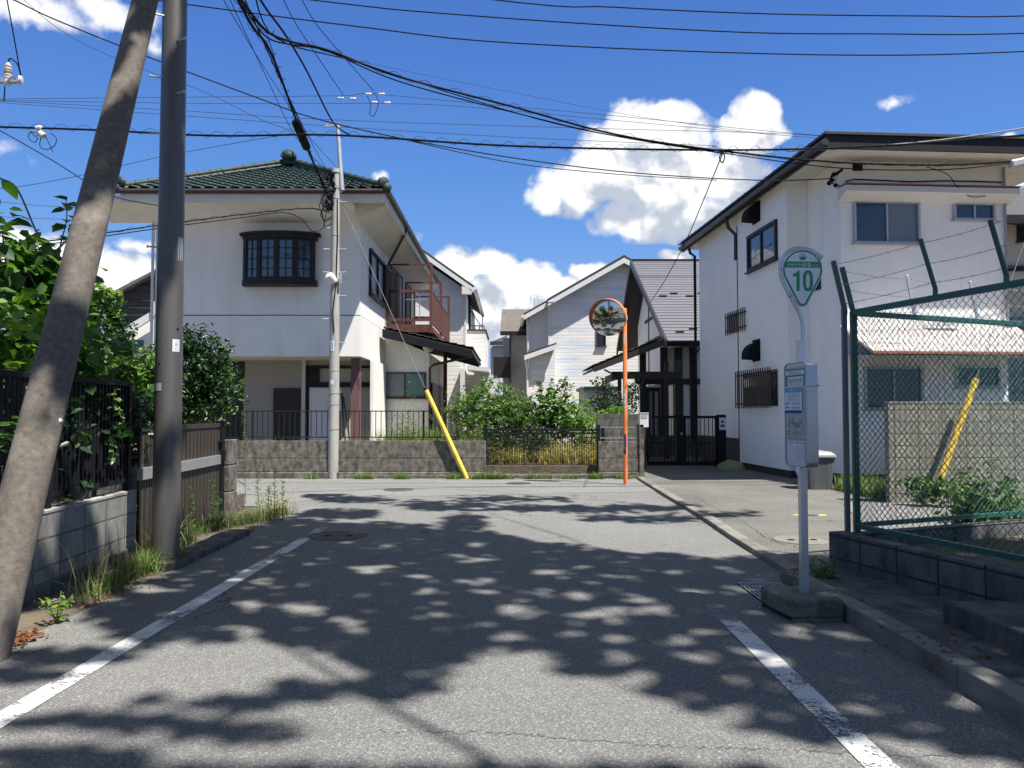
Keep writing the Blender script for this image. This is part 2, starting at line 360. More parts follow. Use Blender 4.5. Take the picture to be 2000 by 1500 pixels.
blobs = [(1240,250,75,60,1),(1300,245,65,50,1),(1200,320,95,85,1),(1110,365,80,60,1),(1065,395,42,38,1),(1300,340,140,115,1),(1250,425,95,50,1),
 (1400,350,110,62,1),(1480,225,48,50,1),(1462,262,70,38,1),(1340,420,95,45,1),(900,520,62,48,.95),(960,512,60,46,1),(1040,545,62,48,1),(990,580,130,60,.95),
 (920,610,120,70,.9),(1150,522,45,22,.8),(1120,565,110,34,.8),(1000,640,150,50,.9),(1320,500,36,20,.9),(1360,525,50,24,.9),(1748,195,34,20,.30),(1940,272,38,13,.8),(1990,345,42,36,1),
 (268,480,46,18,.55),(235,535,85,42,.9),(40,490,85,50,.95),(130,510,85,45,.9),(200,570,90,50,.9),(60,14,150,34,.5),(200,20,100,36,.5),(295,92,30,22,.3),(738,350,24,18,.3),(815,455,30,14,.28),(20,290,40,24,.2)]
def density(P):
    acc = None
    for px, py, rx, ry, am in blobs:
        a, e = azel(px, py); k = 1/FPX*.93
        mp = nd(t, 'ShaderNodeMapping'); mp.inputs['Location'].default_value = (-a/(rx*k*1.15), -e/(ry*k*1.15), 0)
        mp.inputs['Scale'].default_value = (1/(rx*k*1.15), 1/(ry*k*1.15), 0); t.links.new(P, mp.inputs[0])
        ln = nd(t, 'ShaderNodeVectorMath', operation='LENGTH'); t.links.new(mp.outputs[0], ln.inputs[0])
        v = mth(t, 'MULTIPLY', mth(t, 'SUBTRACT', 1, ln.outputs['Value'], True), am)
        acc = v if acc is None else mth(t, 'MAXIMUM', acc, v)
    return acc
D = density(P1)
F = fbm(P0, 26)
dens = mth(t, 'ADD', mth(t, 'MULTIPLY', D, 1.25), mth(t, 'MULTIPLY', mth(t, 'SUBTRACT', F, .56), 1.2))
alpha = ramp(t, dens, [(.01, 0), (.12, .28), (.26, .78), (.46, 1)])
alpha = mth(t, 'MULTIPLY', alpha, ramp(t, D, [(0, 0), (.06, 1)]))
Fb = fbm(vadd(P0, (-.006, -.012, 0)), 20, 7, .5); Fa = fbm(P0, 20, 7, .5)
D2 = density(vadd(P1, (0, .045, 0)))
up = mth(t, 'SUBTRACT', D, D2)          # bright where the cloud thins upward
light = mth(t, 'ADD', mth(t, 'MULTIPLY', up, 1.7), mth(t, 'MULTIPLY', mth(t, 'SUBTRACT', Fb, Fa), -3.6))
light = mth(t, 'ADD', light, mth(t, 'MULTIPLY', mth(t, 'SUBTRACT', Fa, .5), 1.6))
lc = ramp(t, mth(t, 'ADD', light, .46), [(.05, (4.6,5.1,6.0)), (.5, (6.7,7.0,7.6)), (.85, (9.2,9.25,9.3))])
grad = ramp(t, el, [(0, (2.9,4.3,6.9)), (.13, (2.4,4.0,7.1)), (.233, (1.3,3.05,7.0)), (.314, (.98,2.5,6.4)), (.45, (.66,1.8,5.5)), (.55, (.6,1.6,4.9)), (.66, (2.5,3.1,4.5)), (1, (3.1,3.6,4.5))])  # highest stops, out of view, are made paler to brighten walls in shade
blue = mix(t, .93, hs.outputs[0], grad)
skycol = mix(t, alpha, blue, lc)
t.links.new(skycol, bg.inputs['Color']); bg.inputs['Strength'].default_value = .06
# ------------------------------------------------------------------ setting
def sheet(pts, z): return MB().poly([(x, y, z) for x, y in pts])
def disc(r, z, n=64): return MB().poly([(r*math.cos(2*math.pi*i/n), r*math.sin(2*math.pi*i/n), z) for i in range(n)])
struct('ground', disc(900, -.04), M['soil'])
kx = [(2.62,7.2),(2.66,9),(2.76,11.4),(2.83,14.9),(2.92,17.75)]     # right kerb line of the road
struct('road', sheet([(-3.36,-14),(2.56,-14)]+kx+[(2.95,17.9),(-4,17.9),(-4.2,12.6),(-3.36,9.9)], 0), M['asphalt'])
struct('side_road', sheet([(-60,12.6),(-4.2,12.6),(-3.5,13.6),(-1,14.3),(2.83,14.9),(2.93,17.85),(-60,17.85)], .004), M['asphalt_cross'])
struct('driveway', MB().prism([(x+.17,y,.045) for x,y in kx]+[(3.2,20.9,.045),(6.5,20.9,.045),(14,17,.045),(14,12,.045),(4.6,8.6,.045),(3.0,7.3,.045)], (0,0,-.06)), M['asphalt_drive'])
struct('verge', sheet([(-4.6,-14),(-3.36,-14),(-3.36,9.9),(-3.7,11.9),(-4.2,12.6),(-4.6,12.6)], -.012), M['soil'])
# white edge lines with wear
def painted(name, strip):
    vs, fs = [], []
    for (x0, x1, y, w) in strip: vs += [(x0, y, .006), (x1, y, .006)]
    for i in range(len(strip)-1): fs.append((2*i, 2*i+1, 2*i+3, 2*i+2))
    o = struct(name, (vs, fs), M['road_paint']); a = o.data.attributes.new('wear', 'FLOAT', 'POINT')
    for i, s in enumerate(strip): a.data[2*i].value = s[3]; a.data[2*i+1].value = s[3]
    return o
lw = .075
ys = np.linspace(-6, 11.2, 44)
painted('road_marking', [(-2.60+.006*y-lw, -2.60+.006*y+lw, y, (.03+.03*math.sin(y*1.7)) if y < 8.6 else .06+.12*((y-8.6)/2.6)) for y in ys])
painted('road_marking', [(1.60-lw+.004*y, 1.60+lw+.004*y, y, (.05 if y < 4.4 else (.02 if y < 4.6 else .0)) if y < 5.6 else (.0 if y < 5.6 else .10+.16*(y-5.6))) for y in np.linspace(-6, 7.0, 34)])
painted('road_marking', [(x-.05, x+.05, y, .10) for x, y in ((-3.55,12.1),(-3.35,12.25),(-3.1,12.35),(-2.9,12.4))])
# kerbs
def kerbrun(name, pts, w, h, n_gap=.6, side=1, m=None, z0=-.02):
    mb = MB(); gap = .006
    for (x0,y0),(x1,y1) in zip(pts[:-1], pts[1:]):
        d = Vector((x1-x0,y1-y0,0)); L = d.length; d /= L; nn = Vector((d.y,-d.x,0))*side; k = max(1, round(L/n_gap))
        for i in range(k):
            a = L*i/k+gap/2; b = L*(i+1)/k-gap/2
            P = Vector((x0,y0,z0))+d*a; j = random.uniform(-.004,.004)
            mb.obox(P+nn*j, d*(b-a), nn*w, (0,0,h-z0+random.uniform(-.004,.004)))
    return struct(name, mb, m or M['kerb'], bev=.012)
kerbrun('kerb', [(2.53,-8),(2.53,3),(2.50,5),(2.46,6.7)], .16, .125)
kerbrun('kerb', kx, .165, .06)
kerbrun('kerb', [(-3.30,7.55),(-3.31,8.6),(-3.33,9.7)], .30, .07, side=-1, m=M['dark_concrete'])
struct('pavement', MB().prism([(2.695,-8,.118),(2.695,3,.118),(2.665,5,.118),(2.625,6.72,.118),(2.98,7.2,.118),(3.6,5.1,.118),(5.2,-.2,.118),(7.6,-8,.118)], (0,0,-.14)), M['dark_concrete'])
ss = MB().prism([(2.50,6.74,.10),(2.47,7.06,.10),(2.98,7.36,.10),(2.97,6.9,.10)], (0,0,-.11))
struct('kerb', ss, M['base_concrete'], bev=.03)
kerbrun('kerb', [(-3.95,17.88),(2.98,17.88)], .22, .085, side=-1, m=M['wall_concrete'])

def crack(pts, w, k=24, z=.0015):
    P_ = [gp(*q) for q in pts]; L_ = []
    for a, b in zip(P_[:-1], P_[1:]):
        for i in range(k): 
            p = a.lerp(b, i/k); d = (b-a).normalized(); n_ = Vector((-d.y, d.x, 0)); L_.append((p+n_*random.uniform(-.02,.02), n_, w*random.uniform(.25,1.2)))
    vs, fs = [], []
    for p, n_, ww in L_: vs += [tuple(p-n_*ww/2+UPZ*z), tuple(p+n_*ww/2+UPZ*z)]
    for i in range(len(L_)-1): fs.append((2*i, 2*i+1, 2*i+3, 2*i+2))
    return struct('road_crack', (vs, fs), M['rubber'])
UPZ = Vector((0,0,1))
crack([(740,1428),(850,1430),(1010,1434),(1130,1445),(1300,1458),(1480,1462),(1640,1470),(1900,1480)], .0045)
crack([(1360,975),(1400,1000),(1450,1025),(1492,1055),(1540,1075)], .010, 12, .047)
crack([(480,958),(640,952),(900,957),(1100,972),(1270,985)], .02, 20, .006)
crack([(1180,1128),(1300,1120),(1420,1128),(1490,1152)], .006)
# manholes, drains
def manhole(c, r, label, mcol, rim=True):
    mb = MB().lathe(c, [(r, -.02), (r, .006), (r*.93, .008), (r*.92, .004), (.01, .004)], 40)
    t = tag(obj('manhole_cover', mb, mcol), label, 'manhole cover')
    if rim:
        for k in (-1, 1): obj('key_hole', MB().lathe(Vector(c)+Vector((r*.4*k, 0, .0035)), [(r*.13, 0), (r*.13, .004), (.001, .004)], 12), M['rubber'], t)
    return t
M['iron'] = surf('iron', (.07,.065,.06), .25, 8, .7, .3, b=.8, bs=60, bd=.006)
M['iron_pale'] = surf('iron_pale', (.16,.15,.13), .2, 8, .85, b=.6, bs=40)
c = gp(660,1047); manhole((c.x,c.y,0), .36, 'large round iron manhole cover in the shade beside the end of the left white line', M['iron'])
c = gp(778,957); manhole((c.x,c.y,.003), .30, 'round iron manhole cover in the side road, nearest the grey utility pole', M['iron'], False)
c = gp(1012,944.5); manhole((c.x,c.y,.003), .28, 'round iron manhole cover in front of the black sliding gate', M['iron'], False)
c = gp(1567,1054,.05); manhole((c.x,c.y,.045), .33, 'pale concrete ringed manhole cover in the driveway behind the bus stop pole', M['iron_pale'])
c = gp(1582,1006,.05)
t_ = tag(obj('valve_cover', MB().box(c.x-.09,c.x+.09,c.y-.07,c.y+.07,.03,.052), M['iron']), 'small square iron valve cover with yellow paint marks on the driveway', 'valve cover')
for a in (-1,1): obj('paint_mark', MB().prism([(c.x+a*.10,c.y-.05,.046),(c.x+a*.24,c.y-.02,.046),(c.x+a*.24,c.y+.05,.046),(c.x+a*.14,c.y+.03,.046)], (0,0,.006)), M['yellow'], t_)
gx0, gx1, gy0, gy1 = 2.04, 2.44, 6.22, 6.95
mb = MB()
for i in range(12): x = gx0+.015+(gx1-gx0-.03)*i/11; mb.box(x-.005,x+.005,gy0,gy1,-.006,.012)
for i in range(6): y = gy0+.02+(gy1-gy0-.04)*i/5; mb.box(gx0,gx1,y-.006,y+.006,-.006,.014)
g_ = thing('drain_grate', ((gx0+gx1)/2,(gy0+gy1)/2,0), 'rectangular steel drain grate in the gutter behind the bus stop base', 'drain grate')
obj('grate', mb, M['galv'], g_); obj('pit', MB().box(gx0,gx1,gy0,gy1,-.006,.005), M['rubber'], g_)

# ------------------------------------------------------------------ left boundary
LX = lambda y: -3.93-.062*(y-6.0)        # wall face line
def lw_pts(y, off=0): return LX(y)+off
w_ = thing('block_wall', (LX(5),5,0), 'low grey concrete block wall under the black picket fence on the left', 'wall')
mb = MB(); ya, yb = -3, 8.25
mb.prism([(LX(ya),ya,.12),(LX(yb),yb,.12),(LX(yb)-.14,yb,.12),(LX(ya)-.14,ya,.12)], (0,0,.57)); obj('blocks', mb, M['block_left'], w_)
obj('footing', MB().prism([(LX(ya)+.03,ya,-.05),(LX(yb)+.03,yb,-.05),(LX(yb)-.16,yb,-.05),(LX(ya)-.16,ya,-.05)], (0,0,.17)), M['dark_concrete'], w_, bev=.01)
obj('cap', MB().prism([(LX(ya)+.006,ya,.69),(LX(yb)+.006,yb,.69),(LX(yb)-.146,yb,.69),(LX(ya)-.146,ya,.69)], (0,0,.03)), M['concrete'], w_, bev=.005)
# black picket fence
f_ = thing('picket_fence', (LX(5)-.06,5,.7), 'tall black metal picket fence on the low block wall behind the leaning pole', 'fence')
X = lambda y: LX(y)-.07
mb = MB(); mb.bar((X(ya),ya,1.86),(X(8.2),8.2,1.86),.05,.05); obj('top_rail', mb, M['black_paint'], f_, bev=.004)
mb = MB(); mb.bar((X(ya),ya,.83),(X(8.2),8.2,.83),.04,.05); obj('bottom_rail', mb, M['black_paint'], f_)
y = ya; i = 0; far = MB()
while y < 8.2:
    mb = MB().box(X(y)-.010,X(y)+.010,y-.014,y+.014,.80,1.86)
    if y > 3.6: obj('picket', mb, M['black_paint'], f_)
    else: far.v and None; far.add(mb.v, mb.f)
    y += .075; i += 1
o = obj('picket_run', far, M['black_paint'], f_); o['kind'] = 'stuff'
for yy in (-1.0,1.0,3.0,5.0,6.6,8.16): obj('post', MB().box(X(yy)-.03,X(yy)+.03,yy-.03,yy+.03,.72,1.88), M['black_paint'], f_)
# brown slatted gate
gt = thing('slatted_gate', (LX(9.5),9.5,0), 'brown vertical slatted metal gate with a silver mid rail behind the steel pole', 'gate')
Xg = lambda y: LX(y)-.02
y0, y1 = 8.33, 11.05
obj('top_rail', MB().bar((Xg(y0),y0,1.37),(Xg(y1),y1,1.37),.05,.06), M['brown_alu'], gt, bev=.003)
obj('mid_rail', MB().bar((Xg(y0)+.02,y0,.875),(Xg(y1)+.02,y1-.05,.875),.06,.13), M['aluminium'], gt, label='wide silver mid rail', bev=.003)
obj('bottom_rail', MB().bar((Xg(y0),y0,.10),(Xg(y1),y1,.10),.04,.06), M['brown_alu'], gt)
y = y0+.03; k = 0
while y < y1-.03:
    obj('slat', MB().box(Xg(y)-.012,Xg(y)+.012,y-.022,y+.022,.08,1.34), M['brown_slat'] if k % 2 else M['brown_alu'], gt); y += .068; k += 1
obj('gate_post', MB().box(Xg(y1)-.05,Xg(y1)+.05,y1,y1+.10,-.02,1.43), M['black_paint'], gt, bev=.004)
obj('post_cap', MB().box(Xg(y1)-.058,Xg(y1)+.058,y1-.006,y1+.108,1.432,1.452), M['galv'], gt)
obj('latch', MB().box(Xg(y1)+.055,Xg(y1)+.085,y1+.0,y1+.05,.85,1.0).box(Xg(y1)+.02,Xg(y1)+.06,y1-.09,y1+.0,1.12,1.14), M['black_paint'], gt)
px_ = LX(11.3)-.02
pl = thing('stone_pillar', (px_,11.3,0), 'squat weathered stone pillar at the street corner beside the brown gate', 'pillar')
for i,(za,zb) in enumerate(((-.03,.38),(.387,.77),(.777,1.15))): obj('block', MB().box(px_-.13+.004*i,px_+.12-.003*i,11.2,11.52,za,zb), M['wall_concrete'], pl, bev=.015)
# side garden boundary along side road (behind pillar)
struct('garden', MB().box(-30,LX(9)-.2,-3,12.3,-.03,.25), M['soil'])
gw = MB().prism([(px_-.2,11.35,-.03),(-28,12.1,-.03),(-28,12.25,-.03),(px_-.2,11.5,-.03)], (0,0,.9))
tag(obj('garden_wall', gw, M['block_side']), 'low wall of the left garden running along the side road behind the pillar', 'wall')

# ------------------------------------------------------------------ right: block wall, ledge, chain link fence
WD = [Vector((2.98,7.18,0)), Vector((3.62,5.1,0)), Vector((6.1,-2.9,0))]
def wallrun(pts, th, z0, z1):
    mb = MB(); nn = []
    for i in range(len(pts)):
        d = (pts[min(i+1,len(pts)-1)]-pts[max(i-1,0)]).normalized(); nn.append(Vector((-d.y, d.x, 0)))
    for i in range(len(pts)-1):
        a, b = pts[i], pts[i+1]; mb.prism([(a.x,a.y,z0),(b.x,b.y,z0),(b+nn[i+1]*th)[:2]+(z0,),(a+nn[i]*th)[:2]+(z0,)], (0,0,z1-z0))
    return mb
w2 = thing('block_wall', (2.98,7.18,0), 'dark stained block wall under the green chain link fence on the right', 'wall')
mb = MB()
a, b, c = WD
def quadwall(a, b, th, z0, z1):
    d = (b-a).normalized(); n_ = Vector((-d.y, d.x, 0))*th
    return [(a.x,a.y,z0),(b.x,b.y,z0),(b.x+n_.x,b.y+n_.y,z0),(a.x+n_.x,a.y+n_.y,z0)]
LOT = Vector((5.2,8.05,0)); LOT2 = Vector((10.5,10.2,0))
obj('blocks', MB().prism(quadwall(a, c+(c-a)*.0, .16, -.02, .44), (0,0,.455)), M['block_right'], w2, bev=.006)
d_ = (LOT2-a).normalized(); n_ = Vector((d_.y,-d_.x,0))*.15
a2 = a+Vector((.17,.06,0))
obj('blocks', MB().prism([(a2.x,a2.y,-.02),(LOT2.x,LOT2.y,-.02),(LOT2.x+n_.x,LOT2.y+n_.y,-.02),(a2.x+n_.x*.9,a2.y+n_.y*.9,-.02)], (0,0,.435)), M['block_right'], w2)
struct('lot', MB().prism([(3.25,7.0,.30),(3.85,5.1,.30),(6.3,-2.8,.30),(14,-3,.30),(14,11.4,.30),(10.4,9.9,.30)], (0,0,-.33)), M['soil'])
lg = MB()
for y0_, y1_ in ((5.25,4.45),(4.44,3.5),(3.49,2.5),(2.49,1.4)):
    xf = lambda y: 2.95+.06*(5.2-y); xb = lambda y: 3.60+(5.1-y)*.31-.01
    lg.prism([(xf(y0_),y0_,.10),(xb(y0_),y0_,.10),(xb(y1_),y1_,.10),(xf(y1_),y1_,.10)], (0,0,.165))
tag(obj('stone_ledge', lg, M['dark_concrete'], bev=.015), 'low stone ledge at the foot of the dark block wall on the right', 'ledge')

fc = thing('chain_link_fence', (3.2,7.17,.44), 'green chain link fence topped with barbed wire around the lot on the right', 'fence')
C0 = Vector((3.19,7.12,0)); NR = Vector((5.95,-2.1,0)); FRr = Vector((9.5,9.72,0))
ZB, ZT = .50, 2.49
dn = (NR-C0).normalized(); df = (FRr-C0).normalized()
def run_rails(a, b, nm=''):
    obj('top_rail', MB().bar(a+Vector((0,0,ZT)), b+Vector((0,0,ZT)), .045, .05), M['green_paint'], fc, bev=.004)
    obj('bottom_rail', MB().bar(a+Vector((0,0,ZB)), b+Vector((0,0,ZB)), .04, .045), M['green_paint'], fc, bev=.004)
run_rails(C0+dn*.03, NR); run_rails(C0+df*.05, FRr)
def mesh_run(a, d, L, z0, z1, p=.034, r=.0033):
    nc = int(L/p); nz = int((z1-z0)/p); sd = Vector((-d.y, d.x, 0)); vs = []; fs = []
    tri = [(math.cos(q), math.sin(q)) for q in (0.5, 2.6, 4.7)]
    for c in range(nc):
        base = len(vs)
        for k in range(nz+1):
            x = (c+((k+c) % 2))*p; z = z0+k*p; off = .004*(1 if (k % 2) else -1)
            P = a+d*x+sd*off
            for u, v in tri: vs.append((P.x+d.x*u*r+sd.x*v*r, P.y+d.y*u*r+sd.y*v*r, z))
        for k in range(nz):
            q = base+3*k
            for j in range(3): fs.append((q+j, q+(j+1)%3, q+3+(j+1)%3, q+3+j))
    return vs, fs
obj('wire_mesh', mesh_run(C0+dn*.05, dn, 5.6, ZB, ZT), M['green_wire'], fc, smooth=False)
obj('wire_mesh', mesh_run(C0+df*.06, df, 4.6, ZB, ZT), M['green_wire'], fc, smooth=False)
# corner posts
obj('corner_post', MB().obox(C0+Vector((-.075,-.02,.40)), Vector((.045,.01,0)), Vector((.0,.05,0)), (0,0,2.14)), M['green_post'], fc, bev=.004)
obj('corner_post', MB().bar(C0+Vector((.075,.10,.40)), C0+Vector((.075,.10,2.52)), .055, .05), M['green_paint'], fc, bev=.004)
obj('post', MB().bar(C0+dn*3.9+Vector((.05,0,.40)), C0+dn*3.9+Vector((.05,0,2.47)), .05, .05), M['green_paint'], fc)
# arms and barbed wire
on = Vector((-.30,-.085,0)).normalized()   # outward from near run
AR = []
def arm(base, out, h1, out_l, h2, m=None, w=.035):
    p0 = base+Vector((0,0,ZT-.02)); p1 = p0+Vector((0,0,h1)); p2 = p1+out*out_l+Vector((0,0,h2))
    mb = MB().bar(p0, p1, w, w*.55).bar(p1-(p2-p1).normalized()*.012, p2, w, w*.55); obj('barb_arm', mb, m or M['green_paint'], fc, bev=.003); return p1, p2
A0 = arm(C0+Vector((-.05,0,0)), on, .05, .12, .46, M['green_post'], .045); A0b = arm(C0+Vector((.075,.10,0)), on, .04, .12, .43, M['green_paint'], .045)
nearA = [arm(C0+dn*s_, on, .10, .14, .40) for s_ in (.98, 1.62, 2.9, 4.2, 5.6)]
of = Vector((-.3,.9,0)).normalized()
farA = [arm(C0+df*s_, Vector((-.9,.2,0)), .02, .07, .42, M['galv'], .03) for s_ in (.85, 1.75, 2.7)]
def barbed(P, Q, sag=.02):
    n = 14; pts = []
    for i in range(n+1):
        t_ = i/n; p = P.lerp(Q, t_); p.z -= sag*4*t_*(1-t_); pts.append(p)
    mb = MB().tube(pts, .0022, 4, False)
    L = (Q-P).length; k = int(L/.095)
    for i in range(k):
        t_ = (i+.5)/k; p = P.lerp(Q, t_); p.z -= sag*4*t_*(1-t_)
        for _ in range(2):
            v = Vector((random.uniform(-1,1), random.uniform(-1,1), random.uniform(-1,1))).normalized()*.014
            mb.tube([p-v, p+v], .0014, 3, False)
    return mb
for f in (.12, .5, .92):
    P = A0[0].lerp(A0[1], f)
    chain = [P]+[q[0].lerp(q[1], f) for q in nearA]
    for u, v in zip(chain[:-1], chain[1:]): obj('barbed_wire', barbed(u, v, .012), M['steel'], fc)
    chain = [A0b[0].lerp(A0b[1], f)]+[q[0].lerp(q[1], f) for q in farA]
    for u, v in zip(chain[:-1], chain[1:]): obj('barbed_wire', barbed(u, v, .02), M['steel'], fc)

# ------------------------------------------------------------------ far boundary wall with railing, gates
FY = 17.98
fw = thing('concrete_wall', (-3,FY,0), 'long black streaked concrete panel wall in front of the green tiled house', 'wall')
xl, xr = -7.6, at(949,900,FY).x
for za, zb in ((.16,.46),(.475,.885)):
    x = xl; seg = MB().box(xl, xr, FY+(.0 if za < .3 else .012), FY+.13, za, zb); obj('panel', seg, M['wall_concrete'], fw, bev=.008)
obj('footing', MB().box(xl, xr-.02, FY-.05, FY+.15, -.03, .15), M['wall_concrete'], fw, bev=.02)
fw2 = thing('concrete_wall', (2.4,FY,0), 'short concrete panel wall between the sliding gate and the double gate', 'wall')
xa, xb = at(1169,900,FY).x, at(1248,900,FY).x
for za, zb in ((.16,.46),(.475,.87)): obj('panel', MB().box(xa, xb, FY+(.0 if za < .3 else .012), FY+.13, za, zb), M['wall_concrete'], fw2, bev=.008)
obj('footing', MB().box(xa, xb, FY-.05, FY+.15, -.03, .15), M['wall_concrete'], fw2, bev=.02)
obj('end_pillar', MB().box(xb+.003, xb+.12, FY-.03, FY+.3, -.03, 1.28), M['wall_concrete'], fw2, bev=.012)
# apron strip
struct('kerb', MB().box(xr+.02, xa-.01, FY-.08, FY+.1, -.03, .10), M['wall_concrete'], bev=.01)
def railing(name, x0, x1, y, z0, z1, label, step, postxs, m):
    r = thing(name, ((x0+x1)/2,y,z0), label, 'railing')
    obj('top_rail', MB().box(x0,x1,y-.018,y+.018,z1-.025,z1), m, r); obj('bottom_rail', MB().box(x0,x1,y-.015,y+.015,z0+.07,z0+.095), m, r)
    x = x0+step/2
    while x < x1: obj('bar', MB().box(x-.008,x+.008,y-.008,y+.008,z0+.09,z1-.02), m, r); x += step
    for q in postxs: obj('post', MB().box(q-.016,q+.016,y-.017,y+.017,z0-.02,z1+.004), m, r)
    return r
railing('railing', xl+.2, xr-.02, FY+.06, .885, 1.60, 'thin dark iron railing on the long concrete wall', .128, [at(p,850,FY).x for p in (492,663,826)], M['dark_frame'])
railing('railing', xa+.05, xb-.05, FY+.06, .87, 1.22, 'short low dark railing on the wall piece beside the orange mirror pole', .9, [], M['steel'])
# black sliding gate
SY = 18.35
xa2, xb2 = at(951,900,SY).x, at(1166,900,SY).x
sg = thing('sliding_gate', ((xa2+xb2)/2,SY,0), 'low black slatted sliding gate across the overgrown entrance', 'gate')
z0, z1 = .10, 1.16
obj('top_rail', MB().box(xa2,xb2,SY-.03,SY+.03,z1-.05,z1), M['black_paint'], sg, bev=.004)
obj('top_rail', MB().box(xa2,xb2,SY-.03,SY+.03,z1-.125,z1-.085), M['black_paint'], sg)
obj('bottom_rail', MB().box(xa2,xb2,SY-.03,SY+.03,z0,z0+.06), M['black_paint'], sg)
x = xa2+.04
while x < xb2-.02: obj('slat', MB().box(x-.008,x+.008,SY-.012,SY+.012,z0+.05,z1-.08), M['black_paint'], sg); x += .0415
for q in (xa2-.03, xb2+.03): obj('gate_post', MB().box(q-.045,q+.045,SY-.05,SY+.05,-.02,z1+.10), M['black_paint'], sg, bev=.004)
obj('gate_post', MB().box(xb2+.10,xb2+.18,SY-.05,SY+.05,-.02,z1+.03), M['black_paint'], sg, bev=.004)
# old block wall behind
ob = MB().box(at(1166,850,19.6).x, at(1249,850,19.6).x, 19.6, 19.75, -.02, 1.52)
tag(obj('block_wall', ob, M['block_side'], bev=.01), 'mossy block wall behind the short railing, left of the white mailbox', 'wall')
# mailbox
mbx = at(1258,823,18.1)
ml = thing('mailbox', (mbx.x,18.0,1.28), 'small white mailbox on the pillar left of the black double gate', 'mailbox')
obj('box_body', MB().box(mbx.x-.13,mbx.x+.08,17.95,18.15,1.20,1.53), M['trim_white'], ml, bev=.012)
obj('lid', MB().box(mbx.x-.135,mbx.x+.085,17.94,18.155,1.532,1.55), M['trim_white'], ml, bev=.004)
obj('flap', MB().box(mbx.x-.10,mbx.x+.05,17.944,17.949,1.42,1.50), M['alu_frame'], ml)
# black double gate
GY = 20.6
dg = thing('double_gate', (4.6,GY,0), 'black double leaf gate in front of the steep roofed house', 'gate')
gx = [at(p,850,GY).x for p in (1263,1325,1334,1400,1417)]
zt = at(1300,812,GY).z; 
def leaf(x0, x1, n):
    obj('frame', MB().box(x0,x1,GY-.02,GY+.02,zt-.07,zt).box(x0,x1,GY-.02,GY+.02,.12,.24).box(x0,x0+.05,GY-.019,GY+.019,.13,zt-.01).box(x1-.05,x1,GY-.019,GY+.019,.13,zt-.01).box(x0,x1,GY-.018,GY+.018,.72,.75), M['black_paint'], dg)
    for i in range(n):
        x = x0+(x1-x0)*(i+1)/(n+1); obj('bar', MB().box(x-.009,x+.009,GY-.009,GY+.009,.2,zt-.05), M['black_paint'], dg)
leaf(gx[0], gx[1], 8); leaf(gx[2]+.03, gx[3], 7)
obj('handle', MB().lathe((gx[1]+.07,GY-.06,.98), [(.001,0),(.03,.01),(.035,.04),(.02,.06)], 12, (0,-1,0)), M['aluminium'], dg)
obj('lock_stile', MB().box(gx[1]-.06,gx[2]+.05,GY-.035,GY+.035,.12,zt), M['black_paint'], dg)
obj('gate_post', MB().box(gx[3]+.004,gx[4],GY-.07,GY+.07,-.02,zt+.03), M['black_paint'], dg, bev=.005)
obj('gate_post', MB().box(gx[0]-.14,gx[0]-.03,GY-.06,GY+.06,-.02,zt), M['brown_alu'], dg, bev=.005)
np_ = MB().box(gx[3]+.05,gx[4]-.01,GY-.08,GY-.0705,zt-.38,zt-.05); pp = obj('name_plate', np_, M['sign_white'], dg)
obj('plate_mark', MB().box(gx[3]+.08,gx[4]-.05,GY-.084,GY-.081,zt-.30,zt-.24).box(gx[3]+.10,gx[4]-.07,GY-.084,GY-.081,zt-.19,zt-.13), M['ink'], pp)
# ------------------------------------------------------------------ houses
UP = Vector((0,0,1))
def win(parent, P, u, n, w, h, fm, gm, split=2, fw=.05, proud=.05, sill=True, name='window', muntin=None, gm2=None, label=None):
    P = Vector(P); u = Vector(u).normalized(); n = Vector(n).normalized(); mb = MB()
    mb.obox(P-n*.02, u*w, UP*fw, n*(proud+.02)).obox(P-n*.02+UP*(h-fw), u*w, UP*fw, n*(proud+.02))
    mb.obox(P-n*.02+UP*fw, u*fw, UP*(h-2*fw), n*(proud+.018)).obox(P-n*.02+u*(w-fw)+UP*fw, u*fw, UP*(h-2*fw), n*(proud+.018))
    for i in range(1, split): mb.obox(P-n*.02+u*(w*i/split-fw*.4)+UP*fw, u*fw*.8, UP*(h-2*fw), n*(proud+.012))
    f = obj(name, mb, fm, parent, label=label)
    for i in range(split):
        a = fw+.001 if i == 0 else w*i/split+fw*.4; b = w-fw if i == split-1 else w*(i+1)/split-fw*.4
        off = .018 if i % 2 == 0 else .006
        obj('pane', MB().obox(P+u*a+UP*fw+n*(-.01), u*(b-a), UP*(h-2*fw), n*(off+.012)), (gm2 if (gm2 and i % 2) else gm), f)
        if muntin:
            nx, nz = muntin; mm = MB(); W = b-a; H = h-2*fw
            for k in range(1, nx): mm.obox(P+u*(a+W*k/nx-.008)+UP*fw+n*(off-.002), u*.016, UP*H, n*.014)
            for k in range(1, nz): mm.obox(P+u*a+UP*(fw+H*k/nz-.008)+n*(off-.003), u*W, UP*.016, n*.013)
            obj('muntins', mm, fm, f)
    if sill: obj('sill', MB().obox(P-u*.04-UP*.035, u*(w+.08), UP*.033, n*(proud+.05)), fm, f)
    return f
